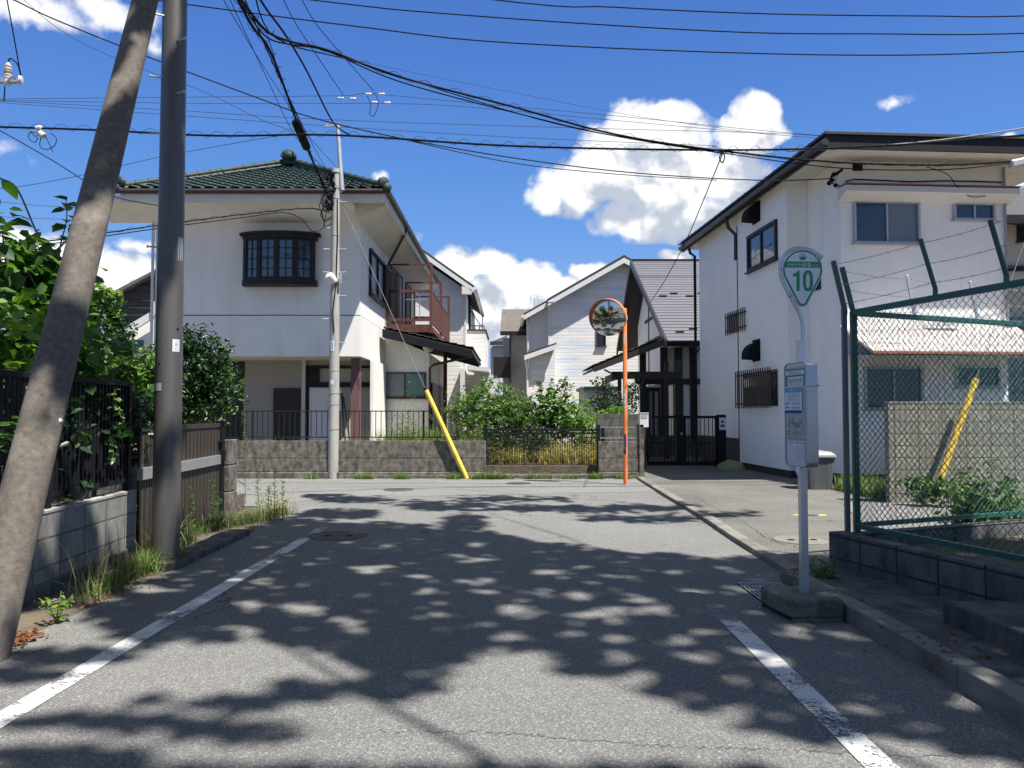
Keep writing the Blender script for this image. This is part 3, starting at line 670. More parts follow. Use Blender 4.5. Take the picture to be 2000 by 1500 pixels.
def tiled(P, u, s, W, L, tw=.27, tl=.25, amp=.032, pred=None, step=.03, res=8):
    """wavy pantile surface: P eave corner, u along the eave, s up the slope"""
    P = Vector(P); u = Vector(u).normalized(); s = Vector(s).normalized(); n = u.cross(s).normalized()
    if n.z < 0: n = -n
    nx = int(W/tw*res); cols = [W*i/nx for i in range(nx+1)]
    rows = []; nr = int(L/tl)+1
    for r in range(nr): rows += [(r*tl, step), (min((r+1)*tl, L)-.004, 0)]
    vs = []; fs = []
    for (d, h) in rows:
        for x in cols:
            ph = 2*math.pi*x/tw; wv = math.sin(ph)*.7+.3*math.sin(2*ph+.6)
            vs.append(P+u*x+s*d+n*(amp*wv+h+.03))
    m = nx+1
    for r in range(len(rows)-1):
        for i in range(nx):
            if pred is None or pred(cols[i]+tw/res/2, (rows[r][0]+rows[r+1][0])/2): fs.append((r*m+i, r*m+i+1, (r+1)*m+i+1, (r+1)*m+i))
    return vs, fs
def ridge(mb, a, b, r=.10, seg=.33):
    a = Vector(a); b = Vector(b); L = (b-a).length; k = max(1, int(L/seg)); d = (b-a)/k
    for i in range(k):
        mb.tube([a+d*i, a+d*(i+.82), a+d*(i+.82), a+d*(i+1.0)], [r, r*.97, r*1.12, r*1.12], 10)

# ======== green tiled house (left centre)
H = thing('house', (-6.6,21,0), 'two storey house with a green glazed tile roof, bay window and rusty balcony', 'house')
FH = 20.0; XR = at(704,500,FH).x; XL = at(304,500,FH).x; ZO = at(600,696,FH).z; OY = 18.75; EZ = at(700,377,OY).z; BACK = 32.0
UZ = EZ+.08
mb = MB().box(XL, XR, FH, BACK-.6, at(600,616,FH).z+.012, UZ); obj('wall', mb, M['stucco'], H)
ZL = at(600,616,FH).z
obj('wall', MB().box(XL-.0, XR+.02, FH-.025, BACK-.6, ZO, ZL-.012), M['stucco'], H)
obj('belt_line', MB().box(XL+.01, XR-.004, FH+.004, BACK-.62, ZL-.02, ZL+.02).box(XL, XR+.012, FH-.015, FH+.01, ZL-.010, ZL+.010), M['dark_frame'], H)
# ground floor, recessed
GF = 21.6
def gx_(px): return at(px,760,GF).x
x475, x590 = gx_(478), gx_(590)
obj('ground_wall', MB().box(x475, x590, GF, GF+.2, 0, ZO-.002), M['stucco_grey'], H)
obj('ground_wall', MB().box(x590+.003, gx_(597), GF-.06, GF+.2, 0, ZO-.002), M['trim_white'], H)
obj('ground_wall', MB().box(gx_(597)+.003, gx_(728), GF+.12, GF+.3, 0, ZO-.004), M['cream_panel'], H)
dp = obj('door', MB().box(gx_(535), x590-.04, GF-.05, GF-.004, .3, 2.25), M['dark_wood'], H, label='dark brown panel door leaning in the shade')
obj('door', MB().box(gx_(603), gx_(666), GF+.06, GF+.119, .2, 2.27), M['stucco_white'], H, label='white sliding door')
fr = MB()
for a,b in ((598,601),(725,729)): fr.box(gx_(a), gx_(b), GF-.0, GF+.12, .1, 2.9)
fr.box(gx_(601)+.002, gx_(725)-.002, GF+.01, GF+.118, 2.28, 2.42).box(gx_(601)+.002, gx_(725)-.002, GF+.01, GF+.118, 2.82, 2.90).box(gx_(601)+.002, gx_(622), GF+.02, GF+.119, 2.43, 2.81)
obj('timber_frame', fr, M['dark_frame'], H)
obj('column', MB().box(at(685,760,20.6).x, at(702,760,20.6).x, 20.6, 20.85, 0, ZO-.003), M['brown_column'], H, bev=.004)
cx0 = at(729,760,21.4).x
obj('corner_wall', MB().box(cx0, XR+.02-.0, 21.4, 23.55, 0, ZO-.004), M['stucco'], H)
plank = MB().bar((gx_(668),GF-.05,2.1),(gx_(682),GF-.25,.1),.03,.12).bar((gx_(672),GF-.08,2.0),(gx_(695),GF-.30,.1),.03,.05); obj('timber', plank, M['dark_wood'], H, label='planks leaning by the white door')
# bay window
by = FH-.32
bx0, bx1 = at(466,500,by).x, at(620,500,by).x; bz0, bz1 = at(540,557,by).z, at(540,457,by).z
cxm = (bx0+bx1)/2; hw = (bx1-bx0)/2
def arc(w, d, y0, n=10): return [(cxm+w*(2*i/n-1), y0-d*(1-(2*i/n-1)**2)**.8, 0) for i in range(n+1)]
bay = obj('bay_window', MB().prism([Vector(p)+UP*bz0 for p in [(bx0+.06,FH-.02,0),(bx1-.06,FH-.02,0)]+arc(hw-.06,.28,FH-.22)[::-1]], (0,0,.16)), M['dark_frame'], H)
obj('bay_head', MB().prism([Vector(p)+UP*(bz1-.12) for p in [(bx0+.06,FH-.02,0),(bx1-.06,FH-.02,0)]+arc(hw-.06,.28,FH-.22)[::-1]], (0,0,.10)), M['dark_frame'], bay)
obj('bay_roof', MB().prism([Vector(p)+UP*(bz1-.02) for p in [(bx0-.03,FH-.02,0),(bx1+.03,FH-.02,0)]+arc(hw+.03,.30,FH-.23)[::-1]], (0,0,.075)), M['dark_frame'], bay, bev=.015)
pts = arc(hw-.08, .26, FH-.22, 40)
def archpt(t_): return Vector(pts[int(round(t_*40))])
marks = [0,.05,.23,.27,.475,.525,.73,.77,.95,1]
for i in range(0, 9, 2): 
    a, b = archpt(marks[i]), archpt(marks[i+1]); d = (b-a); nrm = Vector((d.y,-d.x,0)).normalized()
    if nrm.y > 0: nrm = -nrm
    obj('mullion', MB().obox(a+UP*(bz0+.16), d, -nrm*.06, UP*(bz1-bz0-.28)), M['dark_frame'], bay)
for i in range(1, 8, 2):
    a, b = archpt(marks[i]), archpt(marks[i+1]); d = (b-a); nrm = Vector((d.y,-d.x,0)).normalized()
    if nrm.y > 0: nrm = -nrm
    h = bz1-bz0-.28; P = a-nrm*.04+UP*(bz0+.16)
    pn = obj('pane', MB().obox(P, d, -nrm*.01, UP*h), M['glass_blue'], bay)
    mm = MB(); mm.obox(P+d*.5-d.normalized()*.012+nrm*.004, d.normalized()*.024, nrm*.015, UP*h)
    for k in range(1, 4): mm.obox(P+UP*(h*k/4-.01)+nrm*.003, d, nrm*.012, UP*.02)
    for q in (0, 1): mm.obox(P+d*(q*.93)+nrm*.006, d*.07, nrm*.018, UP*h)
    mm.obox(P+nrm*.005, d, nrm*.02, UP*.05).obox(P+nrm*.005+UP*(h-.05), d, nrm*.02, UP*.05); obj('muntins', mm, M['dark_frame'], bay)
# vent & vertical strip
obj('downpipe', MB().tube([(XL-.05,FH-.05,EZ-.2),(XL-.05,FH-.05,0)], .04, 8), M['trim_white'], H)
# eaves: soffit, fascia, gutter
OX = at(757,377,OY).x; XLE = at(227,377,OY).x
so_ = MB().prism([(XLE+.1,OY+.1,EZ-.02),(OX-.1,OY+.1,EZ-.02),(OX-.1,BACK,EZ-.02),(XLE+.1,BACK,EZ-.02)], (0,0,.05)); obj('soffit', so_, M['soffit'], H)
# deep sloping white eave boxing
bxz = .42
def boxing(a, b, out, hgt=bxz, run=.0): pass
fa = MB().box(XLE+.08, OX-.08, OY+.05, OY+.10, EZ-.22, EZ+.06).box(OX-.12, OX-.07, OY+.101, BACK, EZ-.22, EZ+.06); obj('fascia', fa, M['soffit'], H)
gut = MB().tube([(XLE-.05,OY,EZ+.05),(OX+.03,OY,EZ+.05)], .065, 10); obj('gutter', gut, M['brown_alu'], H)
obj('gutter', MB().tube([(OX+.0,OY+.02,EZ+.05),(OX+.0,BACK+.1,EZ+.05)], .065, 10), M['brown_alu'], H)
# coved underside from wall to fascia
cv = MB().prism([(XR+.001,FH-.001,UZ-.02-.50),(XR+.001,FH-.001,UZ-.10),(XR+.001,OY+.11,EZ-.02),(XR+.001,OY+.11,EZ-.16)], (XL-XR-1.2,0,0)); obj('cove', cv, M['stucco'], H)
cv = MB().prism([(XR+.003,FH-.7,UZ-.55),(XR+.003,FH-.7,UZ-.10),(OX-.13,FH-.7,EZ-.03),(OX-.13,FH-.7,EZ-.16)], (0,BACK-FH+.6,0)); obj('cove', cv, M['soffit'], H)
# hip roof
hwid = (OX-XLE)/2; cxr = (OX+XLE)/2; ay = OY+hwid; az_ = at(553,326,ay).z
rise = az_-EZ-.1; sl_ = math.hypot(hwid, rise)
E0 = Vector((XLE,OY,EZ+.08)); s_f = Vector((0,hwid,rise)).normalized()
obj('roof', tiled(E0, (1,0,0), s_f, 2*hwid, sl_, tw=.32, tl=.30, amp=.045, step=.05, pred=lambda x, d: d/sl_*hwid < min(x, 2*hwid-x)), M['roof_tile'], H, smooth=False)
s_r = Vector((-hwid,0,rise)).normalized(); LR = BACK-OY
obj('roof', tiled(Vector((OX,BACK,EZ+.08)), (0,-1,0), s_r, LR, sl_, pred=lambda x, d: d/sl_*hwid < LR-x and d/sl_*hwid < x+3, res=5), M['roof_tile'], H, smooth=False)
s_l = Vector((hwid,0,rise)).normalized()
obj('roof', MB().add([(XLE,OY,EZ+.09),(cxr,ay,az_+.02),(cxr,BACK-.2,az_+.02),(XLE,BACK,EZ+.09)], [(0,1,2,3)]), M['roof_tile'], H)
rd = MB(); ridge(rd, (XLE+.12,OY+.14,EZ+.24), (cxr-.12,ay-.15,az_+.12), .075); ridge(rd, (OX-.12,OY+.14,EZ+.24), (cxr+.12,ay-.15,az_+.12), .075); ridge(rd, (cxr,ay,az_+.12), (cxr,BACK-.3,az_+.12), .08)
for sx, X0 in ((1,XLE),(-1,OX)):
    for k,r_ in ((0,.09),): rd.tube([(X0+sx*.1,OY+.12,EZ+.15),(cxr-sx*.1,ay-.12,az_+.03)], .085, 6)
obj('ridge_tiles', rd, M['ridge_tile'], H)
on_ = MB().box(cxr-.20,cxr+.20,ay-.30,ay+.15,az_-.0,az_+.18)
on_.lathe((cxr,ay-.3,az_+.22), [(.13,0),(.13,.12),(.08,.17),(.02,.18)], 20, (0,-1,0))
for a in range(11): q = math.pi*(a/10); on_.lathe((cxr+.18*math.cos(q),ay-.34,az_+.20+.15*math.sin(q)), [(.04,-.05),(.045,.06),(.01,.09)], 8, (0,-1,0))
on_.lathe((cxr,ay-.2,az_+.32), [(.08,0),(.09,.04),(.05,.08),(.02,.12)], 12); obj('ridge_ornament', on_, M['ridge_tile'], H)
for X0,sx in ((XLE,1),(OX,-1)):
    oo = MB().lathe((X0+sx*.14,OY+.06,EZ+.28), [(.14,0),(.13,.1),(.03,.14)], 14, (-sx*.6,-.8,0)).lathe((X0+sx*.03,OY+.0,EZ+.13), [(.10,0),(.10,.1),(.03,.14)], 14, (-sx*.6,-.8,0)); obj('corner_tile', oo, M['ridge_tile'], H)
# side windows
def sx_(px, py, X): # point on plane x=X
    d = ray(px, py); t_ = X/d.x; return Vector((X, d.y*t_, EYE+d.z*t_))
q0 = sx_(720,575,XR); q1 = sx_(748,600,XR); z0_ = sx_(720,575,XR).z; z1_ = sx_(720,484,XR).z
win(H, (XR+.001,q0.y,z0_), (0,1,0), (1,0,0), q1.y-q0.y, z1_-z0_, M['dark_frame'], M['glass_grey'], 2, .07, .08)
y0_ = q1.y+.03
def louvre(y0, y1, z0, z1, X, mt):
    mb = MB().box(X,X+.05,y0,y0+.06,z0,z1).box(X,X+.05,y1-.06,y1,z0,z1).box(X,X+.05,y0+.06,y1-.06,z0,z0+.06).box(X,X+.05,y0+.06,y1-.06,z1-.06,z1)
    z = z0+.08
    while z < z1-.08: mb.prism([(X+.002,y0+.06,z+.03),(X+.012,y0+.06,z+.04),(X+.048,y0+.06,z+.005),(X+.040,y0+.06,z-.005)], (0,y1-y0-.12,0)); z += .055
    return mb
obj('shutter', louvre(y0_, y0_+.95, z0_, z1_, XR+.06, 0), M['brown_alu'], H)
zb = at(757,642,24.4).z; 
obj('shutter', louvre(24.6, 25.8, zb+.1, zb+2.15, XR+.06, 0), M['brown_alu'], H); obj('shutter', louvre(25.85, 27.1, zb+.1, zb+2.15, XR+.06, 0), M['brown_alu'], H)
obj('downpipe', MB().box(XR+.02,XR+.08,27.5,27.75,3.5,EZ-.3), M['trim_white'], H)
obj('shutter', louvre(28.0, 29.2, zb+.1, zb+2.15, XR+.06, 0), M['brown_alu'], H); obj('shutter', louvre(29.3, 30.6, zb+.1, zb+2.15, XR+.06, 0), M['brown_alu'], H)
obj('gutter_pipe', MB().tube([(OX-.02,22.3,EZ),(OX-.1,22.35,EZ-.22),(XR+.12,23.9,EZ-.75),(XR+.08,23.95,EZ-.9),(XR+.08,23.95,zb-.2)], .045, 8), M['brown_alu'], H)
# balcony
BX = at(842,600,24.4).x; B0, B1 = 24.4, 31.2; rz1 = at(842,566,24.4).z; rz0 = at(842,632,24.4).z
bal = obj('balcony', MB().box(XR+.03, BX, B0+.05, B1, rz0-.22, rz0-.10), M['dark_wood'], H)
obj('beam', MB().box(XR+.02,BX+.03,B0-.03,B0+.04,rz0-.28,rz0-.03).box(BX-.0,BX+.07,B0+.041,B1,rz0-.28,rz0-.12), M['rust'], bal)
obj('rail', MB().box(XR+.02,BX-.05,B0-.03,B0+.03,rz1-.09,rz1).box(XR+.02,BX-.05,B0-.03,B0+.03,rz0+.08,rz0+.17).box(BX-.02,BX+.03,B0+.051,B1,rz1-.05,rz1).box(BX-.02,BX+.03,B0+.051,B1,rz0+.02,rz0+.08), M['rust'], bal)
obj('rail', MB().box(XR+.02,BX-.05,B1-.03,B1+.03,rz1-.07,rz1).box(XR+.02,BX-.05,B1-.03,B1+.03,rz0+.08,rz0+.15), M['rust'], bal)
for q in range(2): x = XR+.02+(BX-XR)*(.55+.17*q); obj('bar', MB().box(x-.012,x+.012,B0-.012,B0+.012,rz0+.15,rz1-.08), M['steel'], bal)
obj('bar', MB().box(XR+.6,BX-.05,B0-.01,B0+.01,rz1-.33,rz1-.30), M['steel'], bal)
sp_ = MB(); y = B0+.12
while y < B1: sp_.box(BX-.012,BX+.02,y-.035,y+.035,rz0+.06,rz1-.04); y += .10
obj('slats', sp_, M['rust'], bal)
ht = at(842,515,24.4).z
for yy in (B0, 27.8, B1): obj('post', MB().box(BX-.05,BX+.045,yy-.045,yy+.045,rz0-.3,ht), M['rust'], bal); obj('cross_bar', MB().bar((XR+.05,yy,ht-.03),(BX-.05,yy,ht-.03),.045,.045), M['rust'], bal)
obj('post', MB().box(XR+.02,XR+.12,B0-.05,B0+.05,rz0-.3,rz0+1.0), M['rust'], bal)
obj('post', MB().box(at(866,700,27).x, at(873,700,27).x, 27, 27.1, 0, rz0-.2), M['rust'], bal)
# lower wing
LY = 23.7
wx1 = at(838,740,LY).x; wz = at(760,650,LY).z
obj('wing_wall', MB().prism([(XR+.03,LY,0),(wx1,LY,0),(wx1,LY,at(838,690,LY).z),(XR+.03,LY,wz-.05)], (0,5.5,0)), M['stucco'], H)
wq = at(750,777,LY); wq2 = at(838,727,LY)
win(H, (wq.x,LY,wq.z), (1,0,0), (0,-1,0), wq2.x-wq.x-.1, wq2.z-wq.z, M['brown_alu'], M['glass_grey'], 2, .05, .05, gm2=M['teal'])
obj('round_vent', MB().lathe(at(837,678,LY-.0), [(.02,0),(.17,.02),(.17,.10),(.14,.12),(.01,.12)], 20, (0,-1,0)), M['galv'], H)
ra, rb = at(747,642,LY-.9), at(923,683,LY-.9)
rf = MB().prism([(ra.x,ra.y,ra.z),(rb.x,rb.y,rb.z),(rb.x,rb.y,rb.z-.10),(ra.x,ra.y,ra.z-.10)], (0,6.3,0)); lr = obj('lean_to_roof', rf, M['roof_dark'], H)
obj('fascia', MB().prism([(ra.x+.0,ra.y-.03,ra.z-.02),(rb.x-.02,ra.y-.03,rb.z-.02),(rb.x-.02,ra.y-.03,rb.z-.24),(ra.x,ra.y-.03,ra.z-.27)], (0,.028,0)), M['black_paint'], lr)
sd = (rb-ra); Ls = sd.length
obj('roof_tiles', tiled((rb.x,ra.y,rb.z+.02), (0,1,0), -sd, 6.3, Ls, .27, .25, .03, res=5), M['roof_dark'], lr, smooth=False)
raf = MB(); 
for k in range(12): yy = ra.y+.3+k*.5; raf.bar((ra.x+1.6,yy,ra.z-.2+sd.z*.45),(rb.x-.05,yy,rb.z-.14),.05,.08)
obj('rafters', raf, M['black_paint'], lr)
obj('downpipe', MB().tube([(rb.x-.05,LY-.3,rb.z-.15),(wx1+.15,LY-.05,rb.z-.4),(wx1+.03,LY-.06,rb.z-.5),(wx1+.03,LY-.06,0)], .04, 8), M['brown_alu'], H)
obj('side_door', MB().box(wx1+.004,wx1+.06,LY+.5,LY+4.5,.2,2.5), M['dark_frame'], H)

# dark roofed neighbour on the left
N = thing('house', (-13,27,0), 'neighbouring house with a black ribbed gable wall, half hidden behind the left trees', 'house')
NY = 26.0
a, b, c, d = at(215,575,NY), at(312,527,NY), at(312,640,NY), at(240,640,NY)
obj('gable_wall', MB().prism([at(205,585,NY),at(320,526,NY),at(320,700,NY),at(205,700,NY)], (0,.3,0)), M['roof_dark'], N)
rb_ = MB()
for k in range(9):
    py = 545+14*k; x0 = at(max(222,312-(py-527)*2.0+8),py,NY-.04); x1 = at(318,py,NY-.04); 
    if x1.x > x0.x: rb_.bar(x0, x1, .05, .035)
obj('wall_ribs', rb_, M['roof_dark'], N)
obj('roof', MB().prism([at(200,588,NY-.3),at(322,522,NY-.3),at(322,516,NY-.3),at(198,581,NY-.3)], (0,5,0)), M['roof_brown'], N)
NY2 = 24.5
obj('porch_wall', MB().prism([at(235,655,NY2),at(303,608,NY2),at(304,800,NY2),at(235,800,NY2)], (0,1.2,0)), M['stucco'], N)
obj('barge_board', MB().prism([at(233,645,NY2-.3),at(304,603,NY2-.3),at(304,618,NY2-.3),at(236,660,NY2-.3)], (0,.1,0)), M['trim_white'], N)
obj('gutter_box', MB().prism([at(296,590,NY2-.4),at(304,588,NY2-.4),at(304,618,NY2-.4),at(296,618,NY2-.4)], (0,.1,0)), M['trim_white'], N)
obj('window', MB().prism([at(245,664,NY2-.02),at(280,664,NY2-.02),at(280,690,NY2-.02),at(245,690,NY2-.02)], (0,.03,0)), M['glass_dark'], N)

# ======== pale house behind the balcony
B = thing('house', (-4,37,0), 'pale two storey house with a small railed roof terrace, behind the rusty balcony', 'house')
BY = 34.0
def P(px, py, Y=BY): return at(px, py, Y)
xr_ = P(908,700).x; zE = P(915,565).z; pk = P(790,474)
wl = MB().prism([(pk.x-4,BY,0),(xr_,BY,0),(xr_,BY,zE),(pk.x,BY,pk.z-.25),(pk.x-4,BY,zE)], (0,9,0)); obj('wall', wl, M['siding_plain'], B)
obj('lower_wall', MB().box(pk.x-4,xr_+.02,BY-.03,BY+9,0,P(900,620).z), M['siding_block'], B)
for px in (907,): obj('corner_trim', MB().box(xr_-.03,xr_+.045,BY-.05,BY+.05,0,zE), M['trim_white'], B)
rf = MB(); e = P(926,562,BY-.5); k_ = Vector((pk.x,BY-.5,pk.z+.12))
rf.prism([e, k_, k_+UP*.10, e+UP*.10], (0,9.6,0)); obj('roof', rf, M['roof_dark'], B)
obj('barge_board', MB().prism([e+Vector((-.02,-.02,-.22)), k_+Vector((0,-.02,-.24)), k_+Vector((0,-.02,-.01)), e+Vector((-.02,-.02,-.01))], (0,.05,0)), M['trim_white'], B)
obj('eave_box', MB().prism([P(902,558,BY-.52),P(921,566,BY-.52),P(921,574,BY-.52),P(902,574,BY-.52)], (0,.3,0)), M['trim_white'], B)
obj('gutter', MB().tube([e+Vector((.02,0,-.02)), e+Vector((.02,9.6,-.02))], .09, 8), M['trim_white'], B)
ty = 35.2; tx0, tx1 = xr_+.02, P(948,700,ty).x; tz = P(940,646,ty).z
ter = obj('terrace', MB().box(tx0,tx1,ty,ty+4.5,0,tz), M['siding_block'], B)
obj('coping', MB().box(tx0,tx1+.05,ty-.05,ty+.15,tz+.001,tz+.06).box(tx1-.1,tx1+.05,ty+.151,ty+4.5,tz+.001,tz+.06), M['dark_frame'], ter)
rl = MB().box(tx0+.1,tx1-.05,ty+.03,ty+.07,tz+.22,tz+.26)
for k in range(4): x = tx0+.12+k*(tx1-tx0-.2)/3; rl.box(x,x+.04,ty+.03,ty+.07,tz+.06,tz+.24)
obj('rail', rl, M['dark_frame'], ter)
obj('drying_arm', MB().bar((tx1-.2,ty+1.5,tz+.1),(tx1-.2,ty+1.5,tz+.95),.04).bar((tx1-.2,ty+1.5,tz+.9),(tx1-.9,ty+2.5,tz+1.5),.03).bar((tx1-.2,ty+1.6,tz+.3),(tx1-.9,ty+2.5,tz+1.4),.03), M['dark_frame'], ter)
win(B, (xr_+.002,ty+1.2,tz+.1), (0,1,0), (1,0,0), 1.6, 1.9, M['dark_frame'], M['glass_dark'], 2)
zc = P(930,716,33).z
obj('porch_canopy', MB().prism([P(912,712,33.5),P(955,718,33.5),P(955,726,33.5),P(912,722,33.5)], (0,1.6,0)), M['trim_white'], B)
obj('porch_wall', MB().box(P(900,800).x,P(909,800).x,33.5,33.96,0,zc-.05), M['trim_white'], B)
obj('porch_wall', MB().box(P(928,800,34.8).x,P(958,800,34.8).x,35.0,35.15,0,zc), M['siding_plain'], B)
obj('door', MB().box(P(912,800).x,P(927,800).x,34.1,34.2,.1,2.5), M['dark_frame'], B)
obj('wall_lamp', MB().box(P(934,700,35.1).x,P(941,700,35.1).x,35.0,35.17,P(937,700,35).z,P(937,688,35).z), M['trim_white'], B)

# ======== brown roofed house far back
# dark wall added to stand for the darkness of the gap under the overhang
obj('dark_gap_wall', MB().box(XL+.1, x475-.004, GF+.3, GF+.5, 0, ZO-.004), M['dark_wood'], H)
C_ = thing('house', (0,45,0), 'small far house with a weathered brown roof and a black balcony', 'house')
CY = 44.0; Q = lambda px, py, Y=CY: at(px, py, Y)
obj('roof', MB().prism([Q(980,604,46),Q(1040,604,46),Q(1040,646),Q(977,648)], (0,0,-.12)), M['roof_brown'], C_)
obj('fascia', MB().box(Q(977,650).x,Q(1040,650).x,CY-.06,CY+.05,Q(980,655).z,Q(980,647).z), M['dark_frame'], C_)
obj('wall', MB().box(Q(997,700).x,Q(1045,700).x,CY+.3,CY+5,0,Q(980,652).z), surf('wall_taupe', (.36,.34,.32), .05, 2, .9), C_)
obj('wall', MB().box(Q(982,700,46).x,Q(998,700,46).x,46,50,0,Q(985,660,46).z), M['siding_plain'], C_)
obj('downpipe', MB().box(Q(995,700).x,Q(997,700).x,CY+.2,CY+.29,0,Q(980,652).z), M['dark_frame'], C_)
obj('balcony', MB().box(Q(964,700).x,Q(995,700).x,CY-.4,CY+1,Q(980,737).z,Q(980,698).z), M['dark_frame'], C_)
C2 = thing('house', (-2,52,0), 'distant grey house sliver with a slate lean-to roof left of the brown roofed house', 'house')
obj('wall', MB().box(at(958,700,52).x,at(985,700,52).x,52,56,0,at(970,675,52).z), M['siding_plain'], C2)
obj('roof', MB().prism([at(958,668,51.6),at(990,655,53),at(990,668,51.6)], (0,0,-.2)).box(at(957,670,51.5).x,at(990,670,51.5).x,51.4,51.6,at(970,674,51.5).z,at(970,667,51.5).z), M['roof_dark'], C2)

# ======== big siding house
D_ = thing('house', (4,33,0), 'large house clad in striped pale siding with a white edged gable, behind the convex mirror', 'house')
DY = 39.5; Pd = lambda px, py, Y=DY: at(px, py, Y)
peak = Pd(1217,515); le = Pd(1073,592); xR_ = 2*peak.x-le.x
obj('wall', MB().prism([(le.x,DY,0),(xR_,DY,0),(xR_,DY,le.z),(peak.x,DY,peak.z),(le.x,DY,le.z)], (0,9,0)), M['siding'], D_)
e = Pd(1069,588,DY-.6); k_ = Pd(1219,503,DY-.6); e2 = Vector((2*k_.x-e.x,e.y,e.z))
obj('roof', MB().prism([e, k_, e2, e2+UP*.12, k_+UP*.14, e+UP*.12], (0,10,0)), M['roof_dark'], D_)
obj('barge_board', MB().prism([e+Vector((.03,-.02,-.26)), k_+Vector((0,-.02,-.28)), e2+Vector((-.03,-.02,-.26)), e2+Vector((-.03,-.02,-.005)), k_+Vector((0,-.02,-.01)), e+Vector((.03,-.02,-.005))], (0,.06,0)), M['trim_white'], D_)
obj('eave_box', MB().prism([Pd(1070,588,DY-.64),Pd(1084,584,DY-.64),Pd(1084,590,DY-.64),Pd(1070,590,DY-.64)], (0,.4,0)), M['trim_white'], D_)
obj('corner_trim', MB().box(le.x-.06,le.x+.04,DY-.03,DY+.03,0,le.z), M['trim_white'], D_)
DY2 = 40.6; l2 = Pd(1034,640,DY2)
obj('side_wall', MB().prism([(l2.x,DY2,0),(le.x-.01,DY2,0),(le.x-.01,DY2,Pd(1071,595,DY2).z),(l2.x,DY2,Pd(1034,618,DY2).z)], (0,7,0)), M['siding_plain'], D_)
ea, eb = Pd(1023,616,DY2-.6), Pd(1069,590,DY2-.6)
obj('roof', MB().prism([ea,eb,eb+UP*.12,ea+UP*.12], (0,8,0)), M['roof_dark'], D_)
obj('barge_board', MB().prism([ea+Vector((0,-.02,-.24)),eb+Vector((0,-.02,-.24)),eb+Vector((0,-.02,0)),ea+Vector((0,-.02,0))], (0,.06,0)), M['trim_white'], D_)
obj('gutter', MB().tube([ea+Vector((-.05,0,-.05)),ea+Vector((-.05,8,-.05))], .09, 8), M['trim_white'], D_)
DY3 = 38.5; wa, wb = Pd(1032,800,DY3), Pd(1084,800,DY3)
obj('bay_wall', MB().prism([(wa.x,DY3,0),(wb.x,DY3,0),(wb.x,DY3,Pd(1084,678,DY3).z),(wa.x,DY3,Pd(1032,702,DY3).z)], (0,1.6,0)), M['siding'], D_)
ra_, rb2 = Pd(1024,694,DY3-.5), Pd(1087,672,DY3-.5)
obj('bay_roof', MB().prism([ra_,rb2,rb2+UP*.08,ra_+UP*.08], (0,2.2,0)), M['roof_dark'], D_)
obj('barge_board', MB().prism([ra_+UP*-.24,rb2+UP*-.24,rb2+UP*-.003,ra_+UP*-.003], (0,.05,0)), M['trim_white'], D_)
obj('downpipe', MB().tube([Pd(1026,700,DY3-.4),Pd(1028,712,DY3-.1),Pd(1030,725,DY3-.1),Pd(1030,830,DY3-.1)], .05, 8), M['trim_white'], D_)
obj('downpipe', MB().tube([Pd(1030,622,DY2-.1),Pd(1031,690,DY2-.1)], .05, 8), M['trim_white'], D_)
wq = Pd(1165,676); wq2 = Pd(1183,640); win(D_, (wq.x,DY,wq.z), (1,0,0), (0,-1,0), wq2.x-wq.x, wq2.z-wq.z, M['dark_frame'], M['glass_dark'], 1, .05, .08)
wq = Pd(1227,642); wq2 = Pd(1264,608); win(D_, (wq.x,DY,wq.z), (1,0,0), (0,-1,0), wq2.x-wq.x, wq2.z-wq.z, M['dark_frame'], M['teal'], 2, .06, .08)
ant = thing('tv_antenna', (Pd(1045,590,42).x,35,Pd(1045,600,42).z), 'thin television antenna on the left roof edge of the striped siding house', 'antenna')
aa = Pd(1044,606,42); bb = Pd(1044,583,42); obj('mast', MB().tube([aa,bb], .02, 6), M['steel'], ant)
obj('boom', MB().tube([Pd(1034,580,42),Pd(1062,584,42)], .015, 5).tube([Pd(1036,577,42),Pd(1036,586,42)], .012, 5).tube([Pd(1050,579,42),Pd(1050,586,42)], .01, 5), M['steel'], ant)
# teal shed
S = thing('shed', (at(1170,790,26).x,26,0), 'grey garden shed with a teal roof edge behind the mossy block wall', 'shed')
a, b = at(1136,800,26), at(1206,800,26); zt_ = at(1150,762,26).z
obj('shed_wall', MB().box(a.x+.08,b.x,26,28,0,zt_), M['siding_plain'], S); obj('shed_roof', MB().box(a.x,b.x+.1,25.8,28.2,zt_+.001,zt_+.12), M['teal'], S, bev=.02)
obj('shed_door', MB().box(a.x+.5,a.x+1.1,25.97,25.998,.1,zt_-.1), M['trim_white'], S)

# ======== steep roofed house with timber porch
E = thing('house', (6,26,0), 'white plastered house with dark timber, a grey seamed metal roof and a tiled porch', 'house')
EY_, RY = 26.0, 33.5
er = at(1303,668,EY_); rr = at(1235,512,RY); xe = 9.5; gxx = er.x
bk = at(1214,625,36)
sv = Vector((0,RY-EY_,rr.z-er.z)); sL = sv.length; sn = sv.normalized(); nn_ = Vector((1,0,0)).cross(sn); nn_ = nn_ if nn_.z > 0 else -nn_
obj('roof', MB().prism([(gxx,EY_,er.z),(xe,EY_,er.z),(xe,RY,rr.z),(gxx,RY,rr.z)], nn_*.06), M['roof_metal'], E)
sm = MB(); k = int(sL/.27)
for i in range(1, k): p = Vector((gxx+.01,EY_,er.z))+sn*(sL*i/k)+nn_*.06; sm.obox(p, (xe-gxx-.02,0,0), sn*.02, nn_*.018)
obj('roof_seam', sm, surf('seam', (.13,.13,.15), .05, 2, .6, 0), E)
